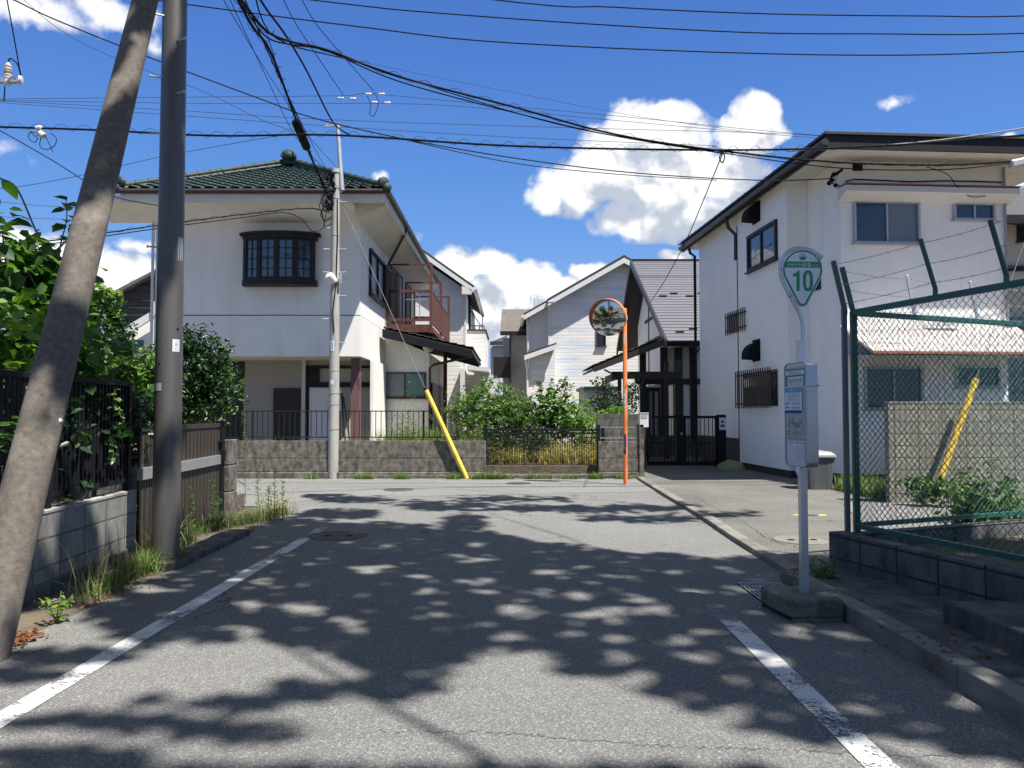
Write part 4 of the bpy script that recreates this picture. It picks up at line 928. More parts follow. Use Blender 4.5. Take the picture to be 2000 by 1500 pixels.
for px, py in ((1295,580),(1316,575),(1347,580),(1370,575),(1328,650),(1354,644)):
    d = ray(px, py); den = d.dot(nn_); t_ = (Vector((gxx,EY_,er.z))+nn_*.06-Vector((0,0,EYE))).dot(nn_)/den; p = Vector((0,0,EYE))+d*t_
    obj('snow_guard', MB().obox(p-Vector((.15,0,0)), (.30,0,0), sn*.05, nn_*.07), M['dark_frame'], E, bev=.015)
bs_ = Vector((0,4.6,-4.2)); 
obj('back_roof', MB().prism([(gxx,RY+.01,rr.z),(xe,RY+.01,rr.z),(xe,RY+4.6,rr.z-3.6),(gxx,RY+4.6,rr.z-3.6)], (0,0,.08)), M['roof_dark'], E)
obj('ridge_cap', MB().box(gxx-.02,xe,RY-.1,RY+.12,rr.z+.03,rr.z+.12), M['dark_frame'], E)
vb = MB().prism([(gxx-.08,EY_-.1,er.z-.20),(gxx-.08,RY,rr.z-.18),(gxx-.08,RY,rr.z+.10),(gxx-.08,EY_-.1,er.z+.08)], (.075,0,0)); vb.prism([(gxx-.08,RY+4.6,rr.z-3.8),(gxx-.08,RY+.002,rr.z-.18),(gxx-.08,RY+.002,rr.z+.10),(gxx-.08,RY+4.6,rr.z-3.5)], (.075,0,0))
obj('verge_board', vb, M['brown_alu'], E)
obj('eave_fascia', MB().box(gxx,xe,EY_-.08,EY_-.01,er.z-.16,er.z+.05), M['dark_frame'], E)
obj('gutter', MB().tube([(gxx,EY_-.12,er.z-.02),(xe,EY_-.12,er.z-.02)], .06, 8), M['dark_frame'], E)
gwx = gxx+.75; EW = EY_+.9
# gable wall on the left and front wall
gz = lambda y: er.z+(y-EY_)*(rr.z-er.z)/(RY-EY_)
obj('gable_wall', MB().prism([(gwx,EW,0),(gwx,RY+3,0),(gwx,RY+3,rr.z-2.5),(gwx,RY,rr.z-.1),(gwx,EW,gz(EW)-.1)], (.15,0,0)), M['stucco_white'], E)
obj('gable_soffit', MB().prism([(gxx,EY_+.02,er.z-.03),(gxx,RY,rr.z-.03),(gxx,RY,rr.z-.07),(gxx,EY_+.02,er.z-.07)], (gwx-gxx,0,0)), M['dark_wood'], E)
tb = MB()
for y in (EW+.03, EW+1.5, EW+3.2, RY): tb.box(gwx-.03,gwx-.002,y,y+.13,0,gz(y)-.15)
for z in (2.6,4.6,5.6): tb.box(gwx-.035,gwx-.003,EW+max(.01,(z+.4-gz(EW))/((rr.z-er.z)/(RY-EY_))),RY+1,z,z+.13)
obj('timbers', tb, M['dark_wood'], E)
win(E, (gwx-.001,EW+2.6,4.2), (0,1,0), (-1,0,0), 1.0, .75, M['dark_frame'], M['glass_dark'], 2, .05, .03, False)
obj('front_wall', MB().box(gwx+.151,xe,EW,EW+.15,0,er.z+.3), M['stucco_white'], E)
fx = lambda px: at(px,760,EW-.05).x
def fpanel(name, a, b, z0, z1, m, pr=.05): obj(name, MB().box(fx(a),fx(b),EW-pr,EW-.002,z0,z1), m, E)
for a, b in ((1250,1262),(1290,1304),(1318,1333),(1348,1356)): fpanel('timber_post', a, b, 0, er.z-.1, M['dark_wood'], .09)
fpanel('entry_door', 1262.5, 1289.5, .3, 2.45, M['dark_frame'], .04)
fpanel('door_pane', 1268, 1274, .6, 2.3, M['glass_grey'], .05); fpanel('door_pane', 1279, 1285, .6, 2.3, M['stucco_grey'], .05)
fpanel('timber_beam', 1240, 1380, 2.55, 2.75, M['dark_wood'], .1)
fpanel('footing', 1262, 1380, 0, .75, M['dark_concrete'], .11)
fpanel('cream_wall', 1304, 1347, 2.76, er.z-.1, M['cream_panel'], .04)
fpanel('small_window', 1318, 1330, 2.9, 3.4, M['glass_dark'], .095)
obj('downpipe', MB().tube([at(1376,672,EY_-.1),at(1366,682,EY_+.4),at(1356,694,EW-.12),at(1355,860,EW-.12)], .035, 8), M['dark_frame'], E)
# porch lean-to
PX0, PX1 = at(1160,718,EY_-.6), at(1297,662,EY_-.6)
pv = PX1-PX0
pr_ = obj('porch_roof', MB().prism([PX0,PX1,PX1+UP*-.07,PX0+UP*-.07], (0,4.0,0)), M['dark_wood'], E)
obj('porch_fascia', MB().prism([PX0+Vector((0,-.03,.03)),PX1+Vector((0,-.03,.03)),PX1+Vector((0,-.03,-.22)),PX0+Vector((0,-.03,-.16))], (0,.028,0)), M['brown_alu'], pr_)
obj('porch_tiles', tiled(PX0+Vector((0,0,.04)), (0,1,0), pv, 4.0, pv.length, .27, .25, .03, res=5), M['roof_dark'], pr_, smooth=False)
for px in (1210, 1302): 
    q = at(px,760,EY_-.2); obj('porch_post', MB().box(q.x-.06,q.x+.06,q.y-.06,q.y+.06,0,2.95 if px < 1250 else 3.3), M['dark_wood'], pr_)
obj('porch_beam', MB().box(at(1195,720,EY_-.2).x,at(1330,720,EY_-.2).x,EY_-.27,EY_-.13,2.70,2.95), M['dark_wood'], pr_)
obj('porch_beam', MB().box(at(1205,720,EY_-.2).x,at(1214,720,EY_-.2).x,EY_-.13,EY_+3.2,2.72,2.94), M['dark_wood'], pr_)
obj('porch_brace', MB().tube([at(1180,722,EY_-.4),at(1208,736,EY_-.25)], .03, 6), M['dark_wood'], pr_)
# ======== large white house on the right
RH = thing('house', (8.5,19,0), 'large white stucco two storey house with a black ribbed metal roof on the right', 'house')
th = R(4); uu = Vector((math.cos(th), math.sin(th), 0)); vv = Vector((-math.sin(th), math.cos(th), 0))
oc = at(1650,949,16.0); O = Vector((oc.x,16.0,0))
def W_(u, v, z=0): return O+uu*u+vv*v+UP*z
def uvof(px, py, v=0):      # photo direction met with front plane v=const
    d = ray(px, py); pl0 = W_(0, v); t_ = (pl0-Vector((0,0,EYE))).dot(vv)/d.dot(vv); p = Vector((0,0,EYE))+d*t_
    return (p-O).dot(uu), p.z
def uvside(px, py, u):
    d = ray(px, py); pl0 = W_(u, 0); t_ = (pl0-Vector((0,0,EYE))).dot(uu)/d.dot(uu); p = Vector((0,0,EYE))+d*t_
    return (p-O).dot(vv), p.z
def wb(mb, u0, u1, v0, v1, z0, z1): return mb.obox(W_(u0,v0,z0), uu*(u1-u0), vv*(v1-v0), UP*(z1-z0))
UR, _ = uvof(1965,600,0); _, ZF = uvof(1650,300,0)
u1587, _ = uvof(1587,900,1.5); u1543, _ = uvof(1543,900,1.5)
print('house', UR, ZF, u1587, u1543)
ZF2 = 6.95; VB = 8.0
obj('wall', wb(MB(), 0, UR, 0, VB, .25, ZF2), M['stucco_white'], RH)
obj('wall', wb(MB(), u1543, -.003, 1.5, 4.65, .22, ZF2), M['stucco_white'], RH)
obj('wall', wb(MB(), u1543+.02, -.003, 4.66, VB, .85, ZF2), M['stucco_white'], RH)
obj('footing', wb(wb(wb(MB(), .02, UR, .02, VB, -.05, .248), u1543+.03, .0, 1.53, 4.7, -.05, .218), u1543+.06, 0, 4.71, VB, -.05, .848), M['roof_dark'], RH)
obj('drain_strip', wb(MB(), u1543-.012, u1543+.01, 4.62, 4.66, .2, ZF2-.3), M['dark_frame'], RH)
# roof
EU, EV = uvof(1615,285,-1.0)[0], -1.0
VE = 8.9
zb_ = ZF2-.02
RU = UR+1.4
obj('soffit', wb(MB(), EU+.05, RU, EV+.05, VE, zb_, zb_+.04), M['soffit'], RH)
obj('fascia', wb(wb(MB(), EU, RU, EV, EV+.05, zb_-.10, zb_+.17), EU, EU+.05, EV+.051, VE, zb_-.10, zb_+.17), M['dark_frame'], RH)
obj('gutter', MB().tube([W_(EU-.04,EV-.02,zb_+.02), W_(EU-.04,VE,zb_+.02)], .075, 8), M['brown_alu'], RH)
rs = .10
obj('roof', MB().prism([W_(EU-.05,EV-.05,zb_+.18), W_(RU,EV-.05,zb_+.18), W_(RU,VE,zb_+.18), W_(EU-.05,VE,zb_+.18)], (0,0,.05)), M['roof_dark'], RH)
rib = MB(); 
k = int((RU-EU)/.62)
for i in range(k+1): u = EU+.05+i*.62; rib.obox(W_(u,EV-.02,zb_+.21), uu*.10, vv*(VE-EV), UP*.045)
k = int((VE-EV)/.45)
for i in range(k+1): v = EV+.2+i*.45; rib.obox(W_(EU-.05,v,zb_+.20), uu*.35, vv*.05, UP*.05)
obj('roof_ribs', rib, M['roof_dark'], RH, bev=.01)
# main front features
def fwin(a, b, t_, bt, v, name='window', **k):
    u0, z1 = uvof(a, t_, v); u1, z0 = uvof(b, bt, v); return win(RH, W_(u0,v,z0), uu, -vv, u1-u0, z1-z0, k.pop('fm', M['alu_frame']), k.pop('gm', M['glass_dark']), k.pop('split', 2), k.pop('fw', .05), k.pop('proud', .06), **k)
fwin(1665, 1796, 392, 478, 0, gm2=M['glass_grey'])
fwin(1860, 1942, 396, 432, 0)
u0, z1 = uvof(1665,319,0); u1, z0 = uvof(1684,334,0); obj('vent', wb(wb(MB(), u0,u1,-.02,.01,z0,z1), u0+.02,u1-.02,-.04,-.021,z0+.04,z0+.07), M['black_paint'], RH)
u0, z1 = uvof(1652,359,-.35); u1, z0 = uvof(1972,392,-.35)
cz = z1
cn = obj('canopy', MB().prism([W_(u0,-.001,cz-.30),W_(u0,-.36,cz-.14),W_(u0,-.36,cz-.02),W_(u0,-.001,cz)], uu*(UR-u0+.10)), M['trim_white'], RH, label='long white hood over the upper windows')
obj('canopy_edge', wb(MB(), u0-.01, UR+.12, -.375, -.0, cz+.001, cz+.025), M['plaster_red'] if 'plaster_red' in M else surf('plaster_red', (.25,.10,.10), .1, 3, .7), cn)
# lower lean-to roof
u0, zl = uvof(1660,690,-1.2); u1, _ = uvof(1985,690,-1.2); zt_ = zl+.62
lr2 = obj('lean_to_roof', MB().prism([W_(-.05,-1.25,zl),W_(UR+.25,-1.25,zl),W_(UR+.25,-.001,zt_),W_(-.05,-.001,zt_)], (0,0,.05)), M['plaster_pink'], RH, label='pale pink corrugated lean-to roof')
cr_ = MB(); dsl = (W_(0,-.001,zt_)-W_(0,-1.25,zl))
u = -.04
while u < UR+.22: cr_.obox(W_(u,-1.25,zl+.05), uu*.035, dsl, UP*.018); u += .076
obj('corrugation', cr_, M['plaster_pink'], lr2)
obj('edge_strip', wb(MB(), -.07, UR+.28, -1.29, -1.26, zl-.01, zl+.045), surf('edge_orange', (.42,.17,.11), .1, 3, .6), lr2)
obj('soffit', MB().prism([W_(0,-1.2,zl-.03),W_(UR+.2,-1.2,zl-.03),W_(UR+.2,-.002,zl+.05),W_(0,-.002,zl+.05)], (0,0,-.04)), M['soffit'], lr2)
fwin(1686, 1802, 716, 800, 0, split=2, gm=M['glass_dark'])
fwin(1864, 1952, 714, 757, 0)
# side walls features
def swin(a, b, ya, yb, u, **k):
    v0, z0 = uvside(a, yb, u); v1, _ = uvside(b, yb, u); _, z1 = uvside(a, ya, u)
    # a: far px, b: near px
    return W_(u, v1), v0-v1, z0, z1
Pn, w, z0, z1 = swin(1462.5, 1520, 462, 533, u1543)
win(RH, Pn+UP*z0, vv, -uu, w, z1-z0, M['dark_frame'], M['glass_blue'], 2, .09, .06, muntin=None)
def grille(a, b, ya, yb, u, proud, n):
    P_, w, z0, z1 = swin(a, b, ya, yb, u); mb = MB()
    for i in range(n): mb.obox(P_+vv*(w*i/(n-1)-.015)-uu*proud+UP*z0, vv*.035, uu*.02, UP*(z1-z0))
    g = obj('grille', mb, M['brown_alu'], RH)
    obj('grille_rail', MB().obox(P_-uu*(proud-.021)+UP*(z0+.1)-vv*.04, vv*(w+.08), uu*.02, UP*.04).obox(P_-uu*(proud-.021)+UP*(z1-.14)-vv*.04, vv*(w+.08), uu*.02, UP*.04), M['brown_alu'], g)
    obj('window', MB().obox(P_+vv*.03-uu*.012+UP*(z0+.05), vv*(w-.06), uu*.02, UP*(z1-z0-.1)), M['glass_dark'], RH)
grille(1452, 1521, 726, 798, u1543, .22, 17)
grille(1422, 1459, 613, 656, u1543+.02, .08, 11)
def hood(px, py, u):
    v, z = uvside(px, py, u); P_ = W_(u, v, z); pr = []
    for k in range(6): a = math.pi/2*k/5; pr.append((-.32*math.sin(a), .34*math.cos(a)))
    poly = [P_-vv*.2+uu*x+UP*z_ for x, z_ in pr]+[P_-vv*.2+uu*-.32+UP*-.08, P_-vv*.2+UP*-.10]
    h_ = obj('vent_hood', MB().prism(poly, vv*.42), M['rubber'], RH); obj('back_plate', MB().obox(P_-vv*.24-uu*.012+UP*-.14, vv*.5, uu*.011, UP*.56), M['rubber'], h_)
hood(1478, 425, u1543); hood(1478, 695, u1543)
obj('downpipe', MB().tube([W_(EU+.05,VB+.3,zb_-.05),W_(EU+.1,VB+.3,zb_-.25),W_(u1543-.04,VB+.25,zb_-.35),W_(u1543-.04,VB+.25,0)], .045, 8), M['black_paint'], RH)
obj('gutter_pipe', MB().tube([W_(EU-.02,4.7,zb_-.02),W_(EU+.05,4.7,zb_-.3),W_(u1543-.03,4.68,zb_-.5),W_(u1543-.03,4.68,zb_-1.2)], .05, 8), M['brown_alu'], RH)
v_, z_ = uvside(1603,530,0); 
obj('window', MB().obox(W_(0,.9,z_-.4)-uu*.03, vv*.35, uu*.025, UP*.75), M['dark_frame'], RH)
obj('downpipe', MB().tube([W_(UR-.02,-.06,ZF2-.1),W_(UR-.02,-.06,zt_)], .03, 8), M['steel'], RH)
# house wires and insulators on the wall
ins_ = MB()
for px_i, py_i in ((1636,341),(1632,352),(1640,362),(1627,358)):
    vi, zi = uvside(px_i, py_i, 0); ins_.lathe(W_(-.002,vi,zi), [(.012,0),(.012,.05),(.045,.06),(.045,.11),(.02,.13)], 10, -uu)
vi, zi = uvside(1640,338,0); ins_.obox(W_(-.03,vi-.15,zi), vv*.5, uu*.028, UP*.05)
ins = obj('insulators', ins_, M['rubber'], RH)
def onfront(pts, v): return [W_(*( (lambda q: (q[0], v, q[1]))(uvof(px, py, v)) )) for px, py in pts]
obj('wall_cable', MB().tube(onfront([(1652,354),(1670,350),(1720,352),(1780,355),(1840,353),(1900,354),(1957,356)], -.02), .014, 6), M['rubber'], RH)
# next house on the far right
K = thing('house', (13.5,21,0), 'brown and cream house at the right edge behind the white house', 'house')
KY = 21.0
obj('wall', MB().box(at(1955,600,KY).x,at(2150,600,KY).x,KY,KY+8,0,at(1980,425,KY).z), M['cream_panel'], K)
kr0, kr1 = at(1940,440,KY-1.0), at(2160,405,KY-1.0)
obj('roof', MB().prism([at(1930,425,KY-.8),at(2160,440,KY-.8),at(2160,372,KY+2.5),at(1930,366,KY+2.5)], (0,0,-.15)), M['roof_dark'], K)
obj('fascia', MB().box(at(1930,430,KY-.85).x,at(2160,430,KY-.85).x,KY-.9,KY-.8,at(1980,437,KY-.85).z,at(1980,420,KY-.85).z), M['dark_frame'], K)
q = at(1986,472,KY); q2 = at(2040,440,KY); win(K, (q.x,KY,q.z), (1,0,0), (0,-1,0), q2.x-q.x, q2.z-q.z, M['dark_frame'], M['glass_dark'], 2)
obj('belt', MB().box(at(1960,560,KY-.1).x,at(2150,560,KY-.1).x,KY-.12,KY-.002,at(1980,530,KY).z,at(1980,520,KY).z), M['dark_frame'], K)
obj('shutter_wall', MB().box(at(1965,700,KY-.3).x,at(2150,700,KY-.3).x,KY-.4,KY-.13,0,at(1980,620,KY-.3).z), M['glass_dark'], K)
# block wall and guarded guy anchor in front of the right house
BW = 12.7
bw0 = at(1736,880,BW).x
bwl = thing('block_wall', (9,BW,0), 'sunlit pale block wall seen through the chain link fence', 'wall')
obj('blocks', MB().box(bw0,16,BW,BW+.14,-.02,1.70), M['block_pale'], bwl, bev=.006)
obj('cap', MB().box(bw0-.004,16,BW-.006,BW+.146,1.701,1.735), M['concrete'], bwl, bev=.005)
struct('lot', MB().prism([(4.2,8.7,.0),(16,12.2,.0),(16,BW-.02,.0),(bw0-.8,BW-.02,.0)], (0,0,.055)), M['asphalt_cross'])
struct('kerb', MB().prism([(5.2,8.35,.0),(13,11.5,.0),(13,11.62,.0),(5.15,8.48,.0)], (0,0,.16)), M['kerb'])
g1 = thing('guy_guard', gp(1822,978), 'yellow guy wire guard leaning against the pale block wall behind the fence', 'guy guard')
a_, b_ = at(1820,982,12.3), at(1906,740,12.45)
obj('guard', MB().tube([a_, b_], .052, 12), M['yellow'], g1); obj('guy_wire', MB().tube([b_, b_+(b_-a_)*2.6], .006, 5), M['steel'], g1)
# rubbish bin
bc = gp(1606,957,.045); BN = thing('rubbish_bin', (bc.x,15.0,.045), 'ribbed dark grey dustbin with a pale grey lid beside the white house', 'bin')
bx, by_ = bc.x, 15.15
w0, w1, hb = .24, .29, .58
mb = MB(); n = 40; ring = []
def rr_(w, z, k=1.0):
    out = []
    for i in range(n):
        a = 2*math.pi*i/n; c_, s_ = math.cos(a), math.sin(a); e_ = .35
        out.append((bx+w*k*math.copysign(abs(c_)**e_, c_)*(1+.015*(i%2)), by_+w*k*math.copysign(abs(s_)**e_, s_)*(1+.015*(i%2)), z))
    return out
vs = rr_(w0,.05)+rr_(w1,.05+hb)+rr_(w1*1.04,.05+hb)+rr_(w1*1.04,.09+hb); fs = [(k*n+i, k*n+(i+1)%n, (k+1)*n+(i+1)%n, (k+1)*n+i) for k in range(3) for i in range(n)]+[tuple(range(n))[::-1], tuple(3*n+i for i in range(n))]
obj('bin_body', (vs, fs), M['bin_grey'], BN)
vs = rr_(w1*1.12,.10+hb)+rr_(w1*1.10,.14+hb)+rr_(w1*.85,.20+hb)+rr_(.05,.23+hb); fs = [(k*n+i, k*n+(i+1)%n, (k+1)*n+(i+1)%n, (k+1)*n+i) for k in range(3) for i in range(n)]+[tuple(range(n))[::-1], tuple(3*n+i for i in range(n))]
obj('lid', (vs, fs), M['bin_lid'], BN); obj('handle', MB().tube([(bx-.35,by_,.62),(bx-.38,by_,.66),(bx-.36,by_,.72),(bx-.3,by_,.72)], .015, 6), M['bin_lid'], BN)
# mop pole / panel by the wall
tag(obj('leaning_board', MB().box(bx-.05,bx+.06,15.9,15.94,.05,1.25), M['dark_frame']), 'narrow dark framed board standing against the white wall behind the dustbin', 'board')
# heap of green net
nc_ = gp(1437,917,.045); vs = []; fs = []; n1, n2 = 26, 16
for j in range(n2):
    for i in range(n1):
        x = (i/(n1-1)*2-1); y = (j/(n2-1)*2-1); h = max(0, 1-x*x-y*y)
        z = .22*h**.6*(1+.5*noise.noise(Vector((x*2,y*2,1))))+.05*noise.noise(Vector((x*7,y*7,3)))*(h > 0)+.0
        vs.append((nc_.x+x*.40+.03*noise.noise(Vector((x*4,y*4,9))), nc_.y+.3+y*.35, .045+max(.0,z)-.008*(h <= 0)))
for j in range(n2-1):
    for i in range(n1-1): fs.append((j*n1+i, j*n1+i+1, (j+1)*n1+i+1, (j+1)*n1+i))
tag(obj('garden_net', (vs, fs), M['net'], smooth=True), 'crumpled heap of green netting on the ground by the black gate', 'net')
# ------------------------------------------------------------------ poles, mirror, bus stop
def text(body, P, size, right, up, m, parent, name='lettering', width=None, bold=0, sx=1.0):
    cu = bpy.data.curves.new(name, 'FONT'); cu.body = body; cu.size = 1; cu.align_x = 'CENTER'; cu.align_y = 'CENTER'; cu.offset = bold; cu.resolution_u = 3
    o = bpy.data.objects.new(name, cu); link(o); bpy.context.view_layer.update()
    me = bpy.data.meshes.new_from_object(o.evaluated_get(bpy.context.evaluated_depsgraph_get())); bpy.data.objects.remove(o)
    n = len(me.vertices)
    if n == 0: return None
    co = np.empty(n*3); me.vertices.foreach_get('co', co); co = co.reshape(-1, 3)
    co[:,0] -= (co[:,0].min()+co[:,0].max())/2; co[:,1] -= (co[:,1].min()+co[:,1].max())/2
    k = size/max(1e-6, co[:,1].max()-co[:,1].min()); w = (co[:,0].max()-co[:,0].min())*k
    kx_ = k*(width/w if width else sx)
    right = Vector(right).normalized(); up = Vector(up).normalized(); loc = rootloc(parent)
    for i in range(n): me.vertices[i].co = Vector(P)-loc+right*(co[i][0]*kx_)+up*(co[i][1]*k)
    me.materials.clear(); me.materials.append(m); me.update()
    r = bpy.data.objects.new(name, me); link(r); r.parent = parent; return r

# steel utility pole (left)
PB = gp(323,1104)
sp1 = thing('utility_pole', (PB.x,PB.y,0), 'tall dark steel utility pole rising from the weeds at the left kerb', 'utility pole')
obj('pole', MB().tube([(PB.x,PB.y,-.05),(PB.x,PB.y,3),(PB.x,PB.y,6),(PB.x+.0,PB.y,9.6)], [.136,.128,.118,.105], 28), M['steel_pole'], sp1)
for py, s in ((40,-1),(88,1),(160,-1),(190,1),(268,-1),(487,-1)):
    q = at(330,py,PB.y); obj('step_bolt', MB().tube([(PB.x+s*.06,PB.y-.09,q.z),(PB.x+s*.17,PB.y-.14,q.z+.0)], .009, 6).lathe((PB.x+s*.17,PB.y-.14,q.z), [(.016,0),(.016,.01),(.001,.012)], 8, (s,-.4,0)), M['galv'], sp1)
def plate(parent, c, r, z0, z1, a0, a1, m, name='plate'):
    n = 8; vs = []; 
    for i in range(n+1):
        a = R(a0+(a1-a0)*i/n); vs += [(c[0]+r*math.sin(a), c[1]-r*math.cos(a), z0), (c[0]+r*math.sin(a), c[1]-r*math.cos(a), z1)]
    return obj(name, (vs, [(2*i,2*i+2,2*i+3,2*i+1) for i in range(n)]), m, parent, smooth=True)
zq = lambda py: at(330,py,PB.y).z
plate(sp1, PB, .127, zq(511), zq(466), 55, 88, M['panel_grey'])
pw = plate(sp1, PB, .131, zq(688), zq(664), 38, 72, M['sign_white']); plate(sp1, PB, .1325, zq(683), zq(681), 49, 53, M['panel_grey'], 'plate_mark'); plate(sp1, PB, .1325, zq(676), zq(672), 50, 57, M['panel_grey'], 'plate_mark')
plate(sp1, PB, .133, zq(764), zq(749), -55, -5, M['panel_grey'])
for py, a in ((712,-20),(644,60)): 
    z = zq(py); obj('bolt_hole', MB().lathe((PB.x+.128*math.sin(R(a)),PB.y-.128*math.cos(R(a)),z), [(.012,0),(.012,.005),(.001,.006)], 8, (math.sin(R(a)),-math.cos(R(a)),0)), M['rubber'], sp1)
# leaning concrete strut pole
S0 = Vector((-3.32,4.78,-.08)); S1 = Vector((PB.x-.05,PB.y-.12,6.7))
sp2 = thing('strut_pole', (S0.x,S0.y,0), 'leaning rough concrete strut pole propped toward the steel pole on the left', 'pole')
pts = [S0.lerp(S1, k/12) for k in range(13)]
obj('pole', MB().tube(pts, [.150-.048*k/12 for k in range(13)], 32), M['strut_concrete'], sp2)
dS = (S1-S0).normalized()
def onpole(px, py):   # point on the camera-facing side of the strut nearest to a view ray
    d = ray(px, py).normalized(); C = Vector((0,0,EYE)); w = C-S0
    b = d.dot(dS); t_ = (dS.dot(w)-b*d.dot(w))/(1-b*b); p = S0+dS*t_; r = .150-.048*t_/(S1-S0).length
    tc_ = (p-C).dot(d); hit = C+d*tc_; off = hit-p; m_ = off.length
    back = math.sqrt(max(0, r*r-m_*m_)); return hit-d*back, (hit-d*back-p).normalized()
for px, py in ((257,44),(235,138),(212,239),(160,459),(97,709)):
    p, nrm = onpole(px, py); obj('bolt_hole', MB().lathe(p, [(.017,-.004),(.017,.001),(.001,.0015)], 10, nrm), M['rubber'], sp2)
p, nrm = onpole(117,822); obj('bolt_cap', MB().lathe(p, [(.018,-.004),(.018,.006),(.010,.010),(.001,.011)], 12, nrm), M['sign_white'], sp2)
ar = MB().bar((S1.x,S1.y,6.55),(PB.x,PB.y,6.6),.05,.2)
obj('clamp', ar, M['galv'], sp2)

# grey concrete pole at the far wall
U = gp(651,934); UY = U.y
sp3 = thing('utility_pole', (U.x,UY,0), 'grey concrete utility pole with step bolts in front of the green tiled house', 'utility pole')
zt = at(651,330,UY).z
obj('pole', MB().tube([(U.x,UY,-.05),(U.x,UY,zt*.5),(U.x,UY,zt-.1),(U.x,UY,zt-.1),(U.x,UY,zt)], [.132,.112,.092,.11,.10], 24), M['concrete_pole'], sp3)
ZU = lambda py: at(651,py,UY).z
for py, s in ((395,1),(446,-1),(487,-1),(487,1),(532,-1),(532,1),(578,1),(623,-1),(669,1)):
    z = ZU(py); obj('step_bolt', MB().tube([(U.x+s*.08,UY-.02,z),(U.x+s*.26,UY-.03,z)], .012, 6).lathe((U.x+s*.26,UY-.03,z), [(.02,0),(.02,.01),(.001,.012)], 8, (s,0,0)), M['galv'], sp3)
for py in (336,368,388,460,724,768,790,838): z = ZU(py); rr__ = .092+(.132-.092)*(1-z/zt); obj('band', MB().lathe((U.x,UY,z), [(rr__,-.012),(rr__+.006,-.010),(rr__+.006,.010),(rr__,.012)], 20), M['galv'], sp3)
lamp = obj('lamp', MB().lathe((U.x-.06,UY-.16,ZU(546)), [(.02,-.13),(.10,-.11),(.12,.0),(.10,.10),(.03,.14)], 16, (-.3,-.4,.5)), M['trim_white'], sp3, label='small white round street light head')
obj('lamp_bracket', MB().bar((U.x,UY-.08,ZU(556)),(U.x+.18,UY-.12,ZU(545)),.04).box(U.x+.14,U.x+.18,UY-.15,UY-.08,ZU(556),ZU(535)), M['galv'], sp3)
obj('conduit', MB().tube([(U.x+.06,UY-.09,ZU(390)),(U.x+.075,UY-.10,ZU(470)),(U.x+.05,UY-.115,ZU(560)),(U.x-.02,UY-.12,ZU(610)),(U.x+.02,UY-.13,ZU(650))], .012, 6), M['rubber'], sp3)
plate(sp3, U, .118, ZU(686), ZU(666), -40, 10, M['sign_white']); pq = plate(sp3, U, .1195, ZU(683), ZU(669), -18, -4, M['blue_light'], 'plate_mark')
plate(sp3, U, .121, ZU(751), ZU(742), -35, 5, M['sign_white'])
bann = plate(sp3, U, .126, ZU(852), ZU(764), -88, -38, M['cream_panel'], 'banner')
text('パトロール中', (U.x-.115,UY-.085,ZU(800)), .9, (.75,-.66,0), (0,0,1), M['ink'], bann, 'banner_lettering', width=.05) if False else None
for k, ch in enumerate('パトロル'): text(ch, (U.x-.118,UY-.075,ZU(774+11*k)), .085, (.62,-.78,0), (0,0,1), M['ink'], bann, 'banner_lettering')
plate(sp3, U, .1275, ZU(818), ZU(812), -86, -50, M['red'], 'banner_mark')
hd = MB()   # tangle of black cable gear near the head
for k in range(16):
    a = random.uniform(0, 6.28); z = ZU(random.uniform(340, 432)); hd.lathe((U.x-.12+.07*math.cos(a),UY-.1+.07*math.sin(a),z), [(.01,0),(.045,.03),(.045,.13),(.01,.16)], 8, (random.uniform(-.5,.5),random.uniform(-.5,.5),1))
obj('cable_joints', hd, M['rubber'], sp3)
for k in range(6):
    z0_ = ZU(random.uniform(350,400)); z1_ = ZU(random.uniform(405,450)); r1 = random.uniform(.12,.32)
    pts = [(U.x-.10,UY-.12,z0_),(U.x-.10-r1*.7,UY-.16,(z0_+z1_)/2+.1),(U.x-.10-r1,UY-.16,(z0_+z1_)/2-.1),(U.x-.14-r1*.4,UY-.14,z1_),(U.x-.06,UY-.12,z1_+.1)]
    obj('cable_loop', MB().tube(pts, .011, 5), M['rubber'], sp3)
# mast behind pole
ms = thing('steel_mast', (U.x+.1,UY+.4,3), 'slim galvanised steel mast standing up behind the grey utility pole', 'mast')
m0, m1 = at(668,372,UY), at(659.5,243,UY)
obj('mast', MB().tube([m0, m1], [.06,.045], 10), M['galv'], ms); obj('mast_arm', MB().bar(m1+Vector((.0,0,-.02)), at(634,247,UY),.04,.035).bar(at(634,249,UY), at(641,242,UY), .03), M['galv'], ms)
obj('mast_foot', MB().bar(m0, (U.x+.02,UY,m0.z-.1), .05), M['galv'], ms)
# yellow guy guard + wire
g0, g1_ = gp(912,935), None
gy = g0.y; g1_ = at(832,762,gy+.05)
gg = thing('guy_guard', g0, 'yellow guy wire guard leaning at the foot of the long concrete wall', 'guy guard')
obj('guard', MB().tube([g0, g1_], .055, 14), M['yellow'], gg); obj('guard_cap', MB().tube([g1_, g1_+(g1_-g0)*.03], [.06,.03], 10), M['rubber'], gg)
obj('guy_wire', MB().tube([g1_, Vector((U.x+.08,UY,ZU(385)))], .008, 5).tube([at(757,642,19.5), at(700,470,18.5), Vector((U.x+.08,UY,ZU(380)))], .006, 4), M['steel'], gg)

